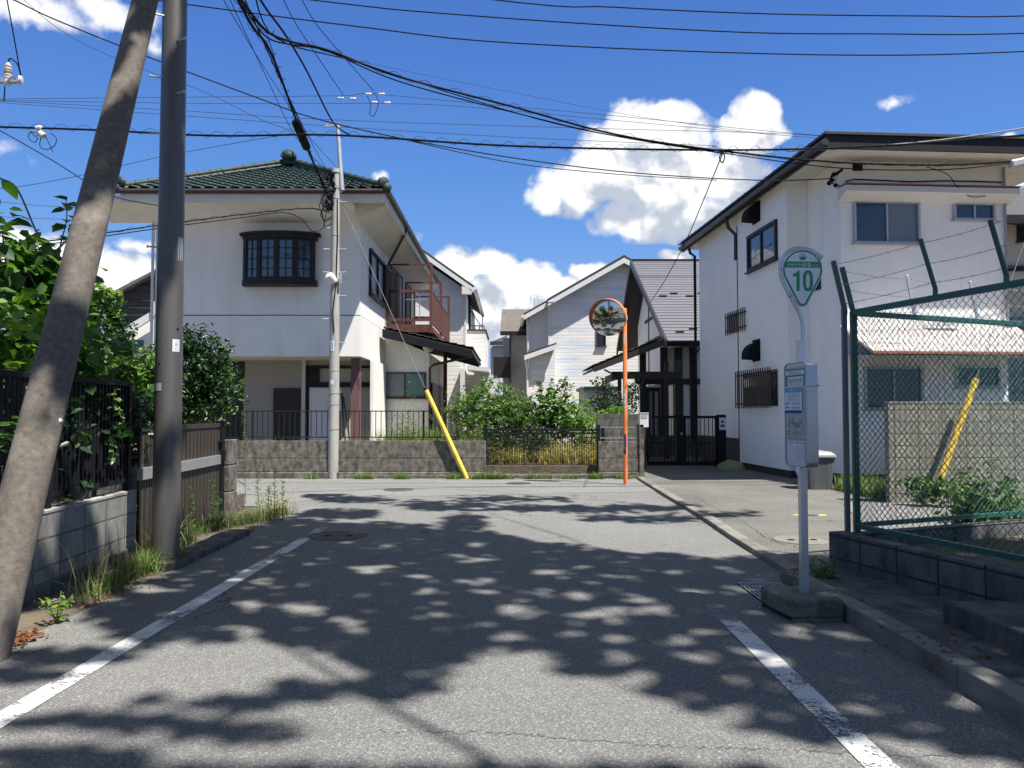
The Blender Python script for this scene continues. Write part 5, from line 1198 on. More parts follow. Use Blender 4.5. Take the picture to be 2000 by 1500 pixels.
# orange convex mirror
O_ = gp(1222,947); OYm = O_.y
cm = thing('convex_mirror', (O_.x,OYm,0), 'orange traffic mirror on an orange pole at the corner by the double gate', 'mirror')
ztm = at(1222,602,OYm).z
obj('pole', MB().tube([(O_.x,OYm,-.05),(O_.x,OYm,ztm-.03),(O_.x,OYm,ztm)], [.047,.045,.03], 18), M['orange'], cm)
ZM = lambda py: at(1222,py,OYm).z
mc = at(1187.5,620,OYm-.14); maxis = Vector((-.36,-.90,-.20)).normalized(); rad = .405
cap = []; Rc = 1.5
for k in range(15):
    q = rad*.985*(1-k/14); cap.append((max(q,.0005), math.sqrt(Rc*Rc-q*q)-math.sqrt(Rc*Rc-(rad*.985)**2)))
mir = MB().lathe(mc, [(rad*.985,-.01)]+cap, 56, maxis); obj('mirror_face', mir, M['mirror'], cm, smooth=True)
obj('mirror_back', MB().lathe(mc-maxis*.02, [(.10,-.10),(rad*.8,-.06),(rad*.97,-.005),(rad*.995,.006),(rad*.987,.010)], 48, maxis), M['orange'], cm)
# visor hood over the top half
axx = maxis.cross(UP).normalized(); ayy = axx.cross(maxis).normalized(); vs = []; fs = []; n = 48
for i in range(n+1):
    a = R(-45)+R(270)*i/n; dd = axx*math.cos(a)+ayy*math.sin(a); dep = .02+.11*max(0, min(1, (math.sin(a)+.65)/1.2))
    for rr0, dp in ((rad*1.0,-.02),(rad*1.0,dep),(rad*.992,dep),(rad*.992,-.02)): vs.append(mc+dd*rr0+maxis*dp)
for i in range(n):
    for j in range(4): fs.append((4*i+j, 4*i+(j+1)%4, 4*i+4+(j+1)%4, 4*i+4+j))
fs += [(0,1,2,3), (4*n+3,4*n+2,4*n+1,4*n)]
obj('visor', (vs, fs), M['orange'], cm)
obj('bracket', MB().bar(mc-maxis*.10+Vector((0,0,.06)), (O_.x,OYm,mc.z+.08), .03).bar(mc-maxis*.10-Vector((0,0,.06)), (O_.x,OYm,mc.z-.02), .03).lathe((O_.x,OYm,ZM(626)), [(.047,0),(.062,.002),(.062,.12),(.047,.122)], 16), M['galv'], cm)
plate(cm, O_, .0485, ZM(671), ZM(651), -60, -5, M['sign_white'])
st = plate(cm, O_, .0485, ZM(797), ZM(760), -75, -5, M['sign_white'], 'sticker')
plate(cm, O_, .0497, ZM(768), ZM(764.5), -58, -24, M['red'], 'sticker_mark'); plate(cm, O_, .0497, ZM(770), ZM(762.5), -46, -36, M['red'], 'sticker_mark')
text('注意', (O_.x-.030,OYm-.042,ZM(778)), .10, (.85,-.5,0), (0,0,1), M['blue_dark'], st, 'sticker_lettering', width=.035)
plate(cm, O_, .0497, ZM(795), ZM(787), -72, -18, M['blue_light'], 'sticker_mark')
sb = plate(cm, O_, .0485, ZM(886), ZM(848), -80, 10, M['blue_dark'], 'sticker')
for k in range(7): plate(cm, O_, .0495, ZM(851+4.6*k), ZM(849+4.6*k), -70, -35, M['sign_white'], 'sticker_mark')

# bus stop
BB = thing('bus_stop', (2.26,5.9,0), 'silver bus stop post with a green number 10 sign, timetable box and concrete base', 'bus stop')
f0, f1, f2 = gp(1547,1217), gp(1651,1216), gp(1494,1188)
hB = .165; bkv = Vector((-.02,.50,0))
base = [Vector((f0.x,f0.y,0)), Vector((f1.x,f1.y,0)), Vector((f1.x-.0,f1.y+.46,0)), Vector((f0.x-.03,f0.y+.52,0)), Vector((f2.x-.02,f2.y+.05,0)), Vector((f2.x,f2.y-.16,0))]
mb = MB().prism([p+UP*.03 for p in base], (0,0,hB-.03))
inn = [p.lerp(sum(base, Vector())/6, .06) for p in base]
mb2 = MB()
for i in (0,1,2,3,4,5): mb2.obox(inn[i]-Vector((.05,.03,0))*(.5) , (.09,0,0), (0,.09,0), (0,0,.031))
obj('base', mb, M['base_concrete'], BB, bev=.022); obj('feet', MB().prism([p.lerp(sum(base, Vector())/6, .03) for p in (base[0],base[1],base[2])]+[(base[0]+base[2])/2], (0,0,.031)).prism([p.lerp(sum(base, Vector())/6, .04) for p in (base[3],base[4])]+[(base[3]+base[4])/2+Vector((.12,.05,0))], (0,0,.031)), M['base_concrete'], BB)
pc = Vector((at(1570,1100,5.90).x, 5.90, 0)); PYb = 5.90
ZB_ = lambda py: at(1570,py,PYb).z
pm = MB().box(pc.x-.024,pc.x+.024,PYb-.022,PYb+.022,hB-.01,ZB_(900)).box(pc.x-.027,pc.x-.018,PYb-.027,PYb+.027,hB-.01,ZB_(900)).box(pc.x+.018,pc.x+.027,PYb-.027,PYb+.027,hB-.01,ZB_(900)).box(pc.x-.004,pc.x+.004,PYb-.027,PYb+.027,hB-.01,ZB_(900))
obj('post', pm, M['aluminium'], BB)
ang = R(-173+180); fn = Vector((-.985,-.172,0)).normalized(); fr_ = Vector((fn.y, -fn.x, 0))  # face normal and its right-hand direction seen from the front
fr_ = Vector((-fn.y, fn.x, 0))
bw_, bd_ = .305, .095
zb0, zb1 = ZB_(911), ZB_(709)
cb_ = Vector((pc.x,PYb,0))+Vector((-.002,0,0))
# rounded end box: profile extruded along depth
def rrect(w, h, r, n=6):
    out = []
    for cx_, cy_, a0 in ((w/2-r,h/2-r,0),(-w/2+r,h/2-r,90),(-w/2+r,-h/2+r,180),(w/2-r,-h/2+r,270)):
        for k in range(n+1): a = R(a0+90*k/n); out.append((cx_+r*math.cos(a), cy_+r*math.sin(a)))
    return out
zc_ = (zb0+zb1)/2; hh = zb1-zb0
def onface(x, z, off): return cb_+fn*(bd_/2+off)+fr_*x+UP*z
body = MB().prism([onface(x, zc_+z, -bd_) for x, z in rrect(bw_,hh,.045)], fn*bd_); body.smooth = True
obj('sign_box', body, M['aluminium'], BB)
rim = MB(); A = [onface(x, zc_+z, .003) for x, z in rrect(bw_-.004,hh-.004,.045)]
rim.tube(A+[A[0]], .006, 6, False); obj('box_rim', rim, M['galv'], BB)
def card(z0, z1, x0, x1, m, off, name, parent): return obj(name, MB().obox(onface(x0,z0,off), fr_*(x1-x0), UP*(z1-z0), fn*.0012), m, parent)
L = -.135; Rr = .135
panel = card(zb0+.03, zb1-.03, L, Rr, M['panel_grey'], .0005, 'notice_panel', BB)
H_ = hh; Z = lambda f: zb1-H_*f
card(Z(.235), Z(.06), L, Rr, M['sign_green'], .002, 'header', panel)
card(Z(.115), Z(.075), L, Rr, M['sign_white'], .0035, 'header_band', panel)
pq = card(Z(.225), Z(.135), L+.03, Rr-.02, M['sign_white'], .0035, 'name_panel', panel)
fsz = onface(0, Z(.095), .0055); rt = fr_
text('西東京市はなバス', fsz, .024, rt, UP, M['sign_green'], panel, 'lettering', width=.18)
text('西武住宅南', onface(.005, Z(.172), .0055), .036, rt, UP, M['ink'], panel, 'lettering', width=.19)
text('Seibu-jutaku-minami', onface(.005, Z(.208), .0055), .012, rt, UP, M['ink'], panel, 'lettering', width=.16)
po = card(Z(.49), Z(.232), L-.012, Rr-.035, M['paper'], .006, 'poster', BB)
card(Z(.285), Z(.238), L-.008, Rr-.04, M['blue_light'], .0078, 'poster_band', po)
text('お知らせ', onface(-.02, Z(.263), .0095), .020, rt, UP, M['sign_white'], po, 'lettering', width=.12)
card(Z(.487), Z(.458), L-.010, Rr-.038, M['blue_dark'], .0078, 'poster_band', po)
for k in range(5): text(['バス停留所の移設について','ご利用のお客様には大変','ご不便をおかけしますが','何卒ご理解のほどよろしく','お願い申し上げます'][k], onface(-.02, Z(.302+.0165*k), .0078), .0085, rt, UP, M['ink'], po, 'lettering', width=.18)
for k in range(2):
    card(Z(.402+.038*k), Z(.385+.038*k), L+.0, L+.05, M['blue_light'], .0078, 'poster_mark', po)
    text(['令和6年4月1日','始発便より実施'][k], onface(.015, Z(.394+.038*k), .0078), .019, rt, UP, M['ink'], po, 'lettering', width=.12)
# graffiti scribble
def scrib(pts, r=.0016): return MB().tube([onface(x, Z(f), .0030) for x, f in pts], r, 4)
gr = scrib([(-.085,.535),(-.03,.530),(-.035,.555),(-.08,.562),(-.035,.565),(-.04,.61)])
for s_ in ([(-.085,.535),(-.095,.625),(-.05,.622)], [(-.075,.59),(-.03,.585),(-.02,.575)], [(-.035,.60),(-.02,.575),(-.005,.59),(.0,.61),(-.01,.635),(-.04,.64)], [(.005,.63),(.01,.575),(.03,.62),(.045,.57)], [(.05,.62),(.07,.565),(.09,.575),(.08,.585)], [(.08,.53),(.10,.55),(.085,.575)], [(.075,.625),(.11,.6)]): gr2 = scrib(s_); gr.add(gr2.v, gr2.f)
obj('scribble', gr, M['ink'], panel)
card(Z(.70), Z(.655), -.04, .03, M['steel'], .0025, 'stain_patch', panel)
for k, (x_, f_) in enumerate(((-.10,.665),(-.10,.69),(.07,.665),(.07,.69))): text(['運賃','案内','はなバス','のりば'][k], onface(x_, Z(f_), .003), .012, rt, UP, M['ink'], panel, 'lettering', width=.05)
obj('divider', MB().obox(onface(L,Z(.732),.001), fr_*(Rr-L), UP*.004, fn*.004), M['steel'], panel)
tt = card(Z(.955), Z(.755), L+.01, Rr-.008, M['paper'], .003, 'timetable', BB)
text('時刻表', onface(-.06, Z(.772), .0048), .016, rt, UP, M['ink'], tt, 'lettering', width=.07)
card(Z(.783), Z(.760), .0, Rr-.012, M['pale_red'], .0046, 'timetable_band', tt)
for k in range(11):
    z_ = .80+k*.0135; card(Z(z_+.006), Z(z_), .0, Rr-.012, M['pale_red'], .0046, 'timetable_row', tt); card(Z(z_+.0025), Z(z_+.0005), L+.02, -.005, M['panel_grey'], .0046, 'timetable_row', tt)
obj('tie_band', MB().tube([cb_+fn*(bd_/2+.009)+fr_*(-.162)+UP*Z(.235), cb_+fn*(bd_/2+.009)+fr_*.162+UP*Z(.235), cb_-fn*(bd_/2+.006)+fr_*.164+UP*Z(.225), cb_-fn*(bd_/2+.006)-fr_*.164+UP*Z(.225), cb_+fn*(bd_/2+.009)-fr_*.162+UP*Z(.235)], .005, 6), M['sign_white'], BB)
obj('collar', MB().box(pc.x-.026,pc.x+.026,PYb-.026,PYb+.026,zb1-.002,ZB_(668)).box(pc.x-.031,pc.x+.031,PYb-.031,PYb+.031,ZB_(668)+.001,ZB_(665)), M['aluminium'], BB)
lf = MB().box(pc.x-.035,pc.x+.045,PYb-.02,PYb+.02,zb0-.03,zb0)
obj('lock_box', lf, M['galv'], BB); obj('plastic_bag', MB().tube([(pc.x-.05,PYb-.05,zb0+.0),(pc.x-.055,PYb-.055,zb0-.03),(pc.x-.045,PYb-.05,zb0-.06),(pc.x-.04,PYb-.055,zb0-.09)], [.012,.02,.016,.004], 7), M['paper'], BB)
# curved pipe and round-triangular sign
def bp(px, py, dy=0): p = at(px, py, PYb+dy); return p
pipe = [(1568,668),(1568,640),(1566,625),(1560,608),(1549,588),(1538,568),(1529,550),(1525,536),(1524,522),(1527,508),(1534,496),(1546,488),(1560,485),(1575,486.5),(1590,492),(1606,503.5)]
def smooth_pts(pts, k=4):
    out = []; P = [Vector(p) for p in pts]; n = len(P)
    for i in range(n-1):
        p0, p1, p2, p3 = P[max(i-1,0)], P[i], P[i+1], P[min(i+2,n-1)]
        for j in range(k):
            t_ = j/k; out.append(.5*((2*p1)+(p2-p0)*t_+(2*p0-5*p1+4*p2-p3)*t_*t_+(3*p1-p0-3*p2+p3)*t_**3))
    return out+[P[-1]]
pp = smooth_pts([bp(*q) for q in pipe]); obj('pipe', MB().tube(pp, .0165, 14), M['aluminium'], BB)
for q in ((1525,527),(1544,579)): 
    p = bp(*q); obj('pipe_joint', MB().lathe(p-Vector((0,0,.008)), [(.0175,0),(.0185,.002),(.0185,.014),(.0175,.016)], 14, (0,0,1)), M['steel'], BB)
SYs = -.035
cxs, cys, rs_ = 1567.5, 526.5, 38.0
def shape(r, tip, rt_):
    pts = []; # circle top then straight sides to rounded tip
    a = math.acos((r-rt_)/(tip-cys-rt_)); ty_ = tip-rt_
    a0 = math.pi/2-a
    for i in range(41):
        q = math.pi/2-a+ (2*math.pi-2*(math.pi/2-(math.pi/2-a)))*0
    s_ = a
    for i in range(49):     # big arc, from right tangent over the top to left tangent
        q = (math.pi/2-s_)+(math.pi+0) if False else 0
    th0 = math.pi/2-s_
    for i in range(49):
        q = th0-( (math.pi+2*th0) )*i/48; pts.append((cxs+r*math.cos(q), cys+r*math.sin(q)))
    for i in range(13):
        q = (math.pi-th0)-(math.pi-2*th0)*i/12; pts.append((cxs+rt_*math.cos(q), ty_+rt_*math.sin(q)))
    return pts
def sgn(r, tip, rt_, dy, th_, m, name, parent): return obj(name, MB().prism([bp(x, y, dy) for x, y in shape(r, tip, rt_)], (0, th_, 0)), m, parent)
sg_ = sgn(39.5, 600, 11, SYs, .004, M['sign_white'], 'route_sign', BB)
sgn(38, 598.3, 9.8, SYs-.0012, .001, M['sign_green'], 'sign_border', sg_)
sgn(34.6, 593.5, 6.4, SYs-.0024, .001, M['sign_white'], 'sign_face', sg_)
band = []
for i in range(13): q = -math.acos(0)*0
yb0, yb1 = 510.5, 522.3
def hx(y): return math.sqrt(max(0, 36.5**2-(y-cys)**2))
obj('sign_band', MB().prism([bp(cxs-hx(yb0),yb0,SYs-.0036),bp(cxs-hx(yb1),yb1,SYs-.0036),bp(cxs+hx(yb1),yb1+.8,SYs-.0036),bp(cxs+hx(yb0),yb0+.8,SYs-.0036)], (0,.001,0)), M['sign_green'], sg_)
rX, uZ = Vector((1,0,-.01)), Vector((0,0,1))
text('西東京市', bp(1551,516.8,SYs-.005), 5.2/FPX*PYb, rX, uZ, M['sign_white'], sg_, 'lettering', width=26/FPX*PYb)
text('はな', bp(1575.5,516.8,SYs-.005), 8.2/FPX*PYb, rX, uZ, M['sign_white'], sg_, 'lettering', width=18.5/FPX*PYb, bold=.02)
text('バス', bp(1592,518.2,SYs-.005), 5.8/FPX*PYb, rX, uZ, M['sign_white'], sg_, 'lettering', width=12.5/FPX*PYb)
k1 = FPX/PYb
one = [(1558.5,528.5),(1562,528.5),(1562,568),(1555.7,568),(1555.7,539.5),(1549,539.5),(1549,534.2),(1553,533.6),(1557,531)]
obj('numeral', MB().prism([bp(x, y, SYs-.0050) for x, y in one], (0,.001,0)), M['sign_green'], sg_)
out, inn_ = [], []; n = 48; vs = []; fs = []
for i in range(n):
    a = 2*math.pi*i/n; c_, s_ = math.cos(a), math.sin(a); e_ = .72
    f_ = lambda v: math.copysign(abs(v)**e_, v)
    for rx, ry in ((9.8,20.5),(3.9,14.2)): vs.append(bp(1578+rx*f_(c_), 548.3+ry*f_(s_), SYs-.0048))
for i in range(n): fs.append((2*i, 2*((i+1)%n), 2*((i+1)%n)+1, 2*i+1))
obj('numeral', (vs, fs), M['sign_green'], sg_)
em = MB().prism([bp(1567.8+7*math.cos(a), 502+6.2*math.sin(a), SYs-.0048) for a in np.linspace(0, 2*math.pi, 25)[:-1]], (0,.001,0)); ob_ = obj('emblem', em, M['sign_green'], sg_)
for ex, ey, rx, ry in ((1565,499.5,2.6,1.5),(1571.3,500.3,2.0,1.9),(1562.5,502,1.5,.9),(1568,498.3,2.5,1.0)):
    obj('emblem_mark', MB().prism([bp(ex+rx*math.cos(a), ey+ry*math.sin(a), SYs-.0058) for a in np.linspace(0, 2*math.pi, 17)[:-1]], (0,.0008,0)), M['sign_white'], ob_)
for ex, ey in ((1532,528),(1555.5,586),(1594.5,503.5)): obj('sign_clip', MB().lathe(bp(ex,ey,SYs-.008), [(.007,0),(.007,.008),(.001,.009)], 10, (0,-1,0)).bar(bp(ex,ey,SYs-.004), bp(ex-3 if ex < 1580 else ex+2, ey+(1 if ex < 1580 else -3), -.01), .008), M['galv'], sg_)

# ------------------------------------------------------------------ overhead wires
wcount = [0]
def wire(pts, r, label, m=None, group=None, name='overhead_cable', k=6, spiral=None, sm=True, nseg=5):
    P3 = [at(px, py, Y) for px, py, Y in pts]
    if sm: P3 = smooth_pts(P3, k)
    if spiral is None: o = obj(name, MB().tube(P3, r, nseg), m or M['rubber']); tag(o, label, 'cable', group); return o
    t_ = thing(name, P3[0], label, 'cable', group); obj('cable', MB().tube(P3, r, nseg), m or M['rubber'], t_)
    pitch, rad_ = spiral; S = [0]
    for a, b in zip(P3[:-1], P3[1:]): S.append(S[-1]+(b-a).length)
    L = S[-1]; n = int(L/pitch*10); hp = []
    for i in range(n):
        s = L*i/n; j = max(0, min(len(P3)-2, int(np.searchsorted(S, s))-1)); f = (s-S[j])/max(1e-6, S[j+1]-S[j]); c_ = P3[j].lerp(P3[j+1], f)
        d = (P3[j+1]-P3[j]).normalized(); a1 = d.cross(UP).normalized(); b1 = a1.cross(d); q = s/pitch*2*math.pi
        hp.append(c_+a1*rad_*math.cos(q)+b1*(rad_*.9*math.sin(q)+rad_*.3))
    obj('spiral_hanger', MB().tube(hp, .004, 4), M['rubber'], t_)
    return t_
G1 = 'overhead power and telephone wires'
wire([(-700,215,14),(-60,247,14),(0,248,14),(190,254,14),(420,265,14),(660,264,14.1),(1000,285,14),(1400,293,14),(1700,286,14),(2000,264,14),(2080,256,14),(2800,170,14)], .020, 'thick black spiral wrapped cable crossing the whole street above both houses', spiral=(.42,.065), nseg=8)
bund = [(440,-40,8.5),(475,5,9.2),(520,60,10),(570,82,10.8),(640,98,11.5),(780,150,12.5),(1000,208,13.3),(1200,262,13.8),(1412,295,14),(1640,317,14.4),(1850,322,14.8),(1990,314,15)]
wire(bund, .019, 'thick black bundled cable sweeping from the top left down to the white house', spiral=(.55,.05), nseg=8)
wire([(x, y+7+5*math.sin(i*1.7), Y+.05) for i, (x, y, Y) in enumerate(bund[1:])], .011, 'thinner black cable hanging along the bundled cable to the white house')
wire([(490,-40,8.5),(540,75,10.8),(700,122,11.8),(900,188,13),(1130,252,13.7),(1412,300,14)], .010, 'slack black wire just below the bundled cable in mid sky')
d2 = [(455,-20,9),(492,50,10.2),(530,105,11.4),(575,225,14),(600,290,15.2),(625,345,16.8),(642,385,17.7)]
wire(d2, .021, 'thick black cable dropping steeply to the head of the grey utility pole', spiral=(.5,.06), nseg=8)
wire([(470,-20,9),(505,60,10.3),(545,150,12.2),(585,240,14.3),(640,392,17.7)], .010, 'thin black wire beside the steep thick cable to the grey pole')
cl0, cl1 = at(577,236,14.2), at(600,290,15.2)
tag(obj('splice_closure', MB().tube([cl0, cl0.lerp(cl1,.06), cl0.lerp(cl1,.94), cl1], [.04,.085,.085,.04], 14), M['rubber']), 'black cylindrical splice closure on the steep cable above the green roof', 'closure')
wire([(500,-15,9.5),(522,20,10.2),(560,72,11.2),(600,140,12.8),(650,238,15.5),(682,263,14.1)], .016, 'wavy black cable running down to the crossing cable by the steel mast', nseg=7)
for pts, lab in (([(-500,-120,14),(200,-15,14),(360,8,14),(700,52,14),(1000,84,14),(1600,107,14),(2060,98,14),(2900,50,14)], 'lowest of the three long blue grey wires across the top of the sky'),
                 ([(-500,-140,14),(560,-6,14),(900,29,14),(1400,61,14),(1700,66,14),(2060,63,14),(2900,20,14)], 'middle one of the three long wires across the top of the sky'),
                 ([(-500,-190,14),(900,-8,14),(1200,14,14),(1500,27,14),(1800,31,14),(2060,29,14),(2900,-10,14)], 'topmost of the three long wires across the top of the sky')):
    wire(pts, .0125, lab, group=G1)
wire([(-10,-12,12),(27,0,12),(100,35,12.3),(235,90,13),(320,123,13.3),(500,190,14),(640,238,14.5),(900,292,15.2),(1200,334,15.7),(1480,352,16),(1640,348,16.5)], .012, 'long sagging wire from the top left corner to the insulators on the white house')
wire([(30,-15,20),(120,60,20),(235,118,20),(400,180,20),(520,238,20),(600,262,20)], .008, 'very thin wire slanting down behind both left poles', M['cable_light'])
for pts, lab in (([(-60,194,30),(320,190,30),(660,187,30),(720,183,30),(900,199,30),(1200,226,30),(1500,256,30),(1800,280,30)], 'distant thin wire carrying the highest small white insulators'),
                 ([(-60,195,30),(400,202,30),(730,202,30),(900,208,30),(1200,235,30),(1500,262,30),(1760,282,30)], 'distant thin wire just under the small white insulators'),
                 ([(-60,194,30),(300,213,30),(650,234,30),(1100,249,30),(1500,260,30),(1640,268,30)], 'distant thin wire passing just above the steel mast tip'),
                 ([(-60,196,30),(300,222,30),(640,246,30),(1000,268,30),(1400,285,30)], 'distant thin wire crossing behind the steel mast'),
                 ([(-60,388,34),(150,405,34),(400,392,34),(650,375,34)], 'distant wire in front of the left house eave, upper of two'),
                 ([(-60,420,34),(150,428,34),(300,412,34)], 'distant wire low in the left sky behind the leaning pole'),
                 ([(-60,372,26),(40,364,26),(170,340,26),(320,305,26),(560,262,26)], 'faint thin wire rising to the right behind both left poles'),
                 ([(560,90,40),(800,140,40),(1000,180,40),(1250,228,40),(1500,262,40)], 'faintest thin wire above the bundled cable in mid sky')):
    wire(pts, .011, lab, M['cable_light'], group='thin distant wires')
for pts, lab in (([(425,-20,10),(502,110,13),(560,200,16),(600,262,17),(660,330,17.7)], 'thin wire falling from the top edge left of the steep cable'),
                 ([(440,-20,10),(520,150,13),(580,270,15.5),(655,350,17.7)], 'second thin wire falling just right of the first to the grey pole'),
                 ([(520,60,11),(560,180,14),(620,300,16),(662,372,17.8)], 'thin wire dropping right of the thick steep cable to the grey pole')):
    wire(pts, .006, lab, M['rubber'])
for pts, lab in (([(545,-20,20),(580,50,24),(640,140,27),(670,185,30)], 'thin wire descending to the left group of white insulators'), ([(580,-20,20),(620,50,24),(690,132,28),(730,178,30)], 'thin wire descending to the right group of white insulators')): wire(pts, .014, lab, M['rubber'])
for x0, y0 in ((720,184),(746,184),(666,192),(690,193),(732,200),(757,201)):
    p = at(x0, y0, 30); o = obj('line_insulator', MB().lathe(p-Vector((.14,0,0)), [(.01,0),(.05,.03),(.05,.09),(.03,.11),(.05,.13),(.05,.22),(.01,.27)], 10, (1,0,0)), M['porcelain'])
    tag(o, {720:'upper left insulator of the far right cluster of four on the distant wires',746:'upper right insulator of the far cluster of four on the distant wires',666:'left insulator of the far left pair on the distant wires',690:'right insulator of the far left pair on the distant wires',732:'lower left insulator of the far cluster of four on the distant wires',757:'lower right insulator of the far cluster of four on the distant wires'}[x0], 'insulator', 'small white insulators on the distant wires')
wire([(717,187,30),(724,205,30),(722,222,30),(729,227,30),(736,215,30),(739,198,30),(731,181,30)], .014, 'loop of wire hanging under the far white insulators')
wire([(-40,478,12),(100,470,12.5),(220,453,13.2),(310,440,14),(480,418,15.5),(600,407,17),(645,415,17.7)], .012, 'black service cable crossing in front of the left house wall, upper one', spiral=(.45,.03))
wire([(-40,486,12),(100,476,12.5),(220,459,13.2),(310,446,14),(480,424,15.5),(550,415,16.4),(585,425,17),(600,440,17.2),(612,452,17.4),(630,445,17.6),(638,410,17.7)], .010, 'black service cable in front of the left house wall, lower one with a pale loop')
wire([(-30,240,13),(0,255,13),(100,312,13),(170,356,13),(225,385,13.2),(330,405,14)], .009, 'thin wire sloping down from the left edge to behind the leaning pole')
wire([(-30,325,11),(0,348,11),(33,368,11),(70,450,11),(105,520,11),(130,580,11)], .014, 'black wire drooping from the left edge into the left tree')
wire([(10,-20,12),(25,60,12.3),(36,122,12.5),(41,150,12.6)], .010, 'black wire coming down to the porcelain bushing at the top left')
wire([(800,275,14),(1000,318,15),(1200,340,15.6),(1400,352,16)], .009, 'thin wire sagging under the crossing cable toward the white house')
wire([(1412,298,14),(1390,352,17),(1340,470,21),(1300,545,24),(1272,588,27.5)], .012, 'single wire dropping from the cable crossing to the steep metal roof')
wire([(1408,290,14),(1415,305,14),(1411,318,14),(1405,308,14),(1411,296,14)], .012, 'small black cable loop at the crossing of the two thick cables')
wire([(1540,295,14.2),(1620,291,14.4),(1750,282,14.6),(1880,268,14.8),(2060,240,15),(2700,130,15.5)], .016, 'pale grey cable in front of the ribbed black roof', M['cable_grey'])
wire([(1810,326,15.3),(1850,340,15.6),(1870,365,15.8),(1895,384,15.9),(1925,383,15.9)], .009, 'slack thin wire hanging from the cable onto the long white hood')
tag(obj('cable_box', MB().bar(at(1972,322,15), at(2040,308,15), .16, .16), M['galv'], bev=.03), 'grey oblong cable box at the right edge beside the white house eave', 'cable box')
# top left insulator bushing on its arm
IY = 12.6
ib = thing('insulator', at(15,160,IY), 'ribbed porcelain bushing on a short steel arm in the top left sky', 'insulator')
b0 = at(15,165,IY); prof = [(.01,-.02),(.055,0),(.055,.09)]; z = .09
for k in range(5): prof += [(.04,z),(.06,z+.012),(.06,z+.03),(.038,z+.045)]; z += .052
prof += [(.03,z),(.012,z+.03)]
obj('bushing', MB().lathe(b0, prof, 16), M['porcelain'], ib); obj('bushing_band', MB().lathe(b0+UP*.18, [(.055,0),(.062,.005),(.062,.04),(.055,.045)], 16), M['porcelain_brown'], ib)
obj('arm', MB().bar(at(-60,158,IY), at(30,157,IY), .10, .08).bar(at(30,157,IY), at(40,157,IY), .06, .06), M['galv'], ib); obj('disc', MB().lathe(at(41,157,IY), [(.02,-.03),(.08,-.02),(.07,.02),(.02,.03)], 16, (1,.3,0)), M['porcelain'], ib)
obj('jumper', MB().tube(smooth_pts([b0+UP*.36, at(20,114,IY), at(34,125,IY), at(39,140,IY), at(41,150,IY)]), .012, 6).tube([at(10,163,IY),at(9,195,IY),at(7,198,IY),at(9,170,IY)], .007, 4), M['rubber'], ib)
sc_ = thing('cable_clamp', at(77,262,14), 'small pale cable clamp with looped black wires on the crossing cable at far left', 'clamp')
obj('clamp_body', MB().lathe(at(77,250,14), [(.02,-.06),(.05,-.05),(.05,.03),(.02,.06)], 10, (1,0,.2)).lathe(at(82,263,14), [(.03,-.07),(.06,-.05),(.06,.05),(.02,.07)], 10, (1,0,-.8)), M['porcelain'], sc_)
for pts in ([(78,262),(60,258),(56,270),(68,278),(74,268)], [(80,268),(78,285),(90,292),(106,285),(110,270),(98,260)], [(86,262),(96,280),(103,296)], [(60,256),(68,266),(80,262)]):
    obj('wire_loop', MB().tube(smooth_pts([at(x, y, 13.98) for x, y in pts]), .008, 5), M['rubber'], sc_)
# ------------------------------------------------------------------ vegetation
def leafmesh(C, size, droop=.3, aspect=.55, jit=.35, up=.6, fold=.18, D=None):
    """C (n,3) leaf centres -> folded six point leaves"""
    n = len(C); s = size*(1+jit*rng.uniform(-1, 1, n))[:, None]
    if D is None: D = rng.normal(size=(n,3)); D[:,2] = D[:,2]*.5-droop
    D = D/np.linalg.norm(D, axis=1)[:, None]
    N = rng.normal(size=(n,3)); N[:,2] = np.abs(N[:,2])+up; N -= D*np.sum(N*D, 1)[:, None]; N /= np.linalg.norm(N, axis=1)[:, None]
    S = np.cross(D, N); h = s/2; w = s*aspect/2
    base = C-D*h; tip = C+D*h-N*s*.10; f = N*w*fold*2
    V = np.stack([base, C-D*h*.35-S*w+f, C+D*h*.45-S*w*.72+f*.7, tip, C+D*h*.45+S*w*.72+f*.7, C-D*h*.35+S*w+f], 1).reshape(-1, 3)
    idx = np.arange(n)[:, None]*6
    F = np.concatenate([idx+np.array([[0,1,2,3]]), idx+np.array([[0,3,4,5]])], 1).reshape(-1, 4)
    return V, F
def fastobj(name, V, F, m, parent=None, smooth=False):
    loc = np.array(rootloc(parent)) if parent else np.array([(V[:,0].min()+V[:,0].max())/2, (V[:,1].min()+V[:,1].max())/2, V[:,2].min()])
    V = (V-loc).astype(np.float32); me = bpy.data.meshes.new(name); k = F.shape[1]
    me.vertices.add(len(V)); me.vertices.foreach_set('co', V.ravel()); me.loops.add(F.size); me.loops.foreach_set('vertex_index', F.ravel().astype(np.int32))
    me.polygons.add(len(F)); me.polygons.foreach_set('loop_start', (np.arange(len(F))*k).astype(np.int32)); me.update(calc_edges=True); me.materials.append(m)
    if smooth: me.shade_smooth()
    o = bpy.data.objects.new(name, me); link(o)
    if parent: o.parent = parent
    else: o.location = loc.tolist()
    return o
def blob(c, r, n, shell=.45, lump=.35, fr=2.2, gap=.0):
    """points in a lumpy ellipsoid with holes"""
    out = []
    c = np.array(c); r = np.array(r, float)
    while len(out) < n:
        d = rng.normal(size=3); d /= np.linalg.norm(d); q = noise.noise(Vector((d*fr+c).tolist()))
        rad = (1+lump*q*1.6)*(shell+(1-shell)*rng.random()**.5); p = c+d*r*rad
        if gap and noise.noise(Vector((p*3.1).tolist())) < -.25+gap*.5-.1: continue
        out.append(p)
    return np.array(out)
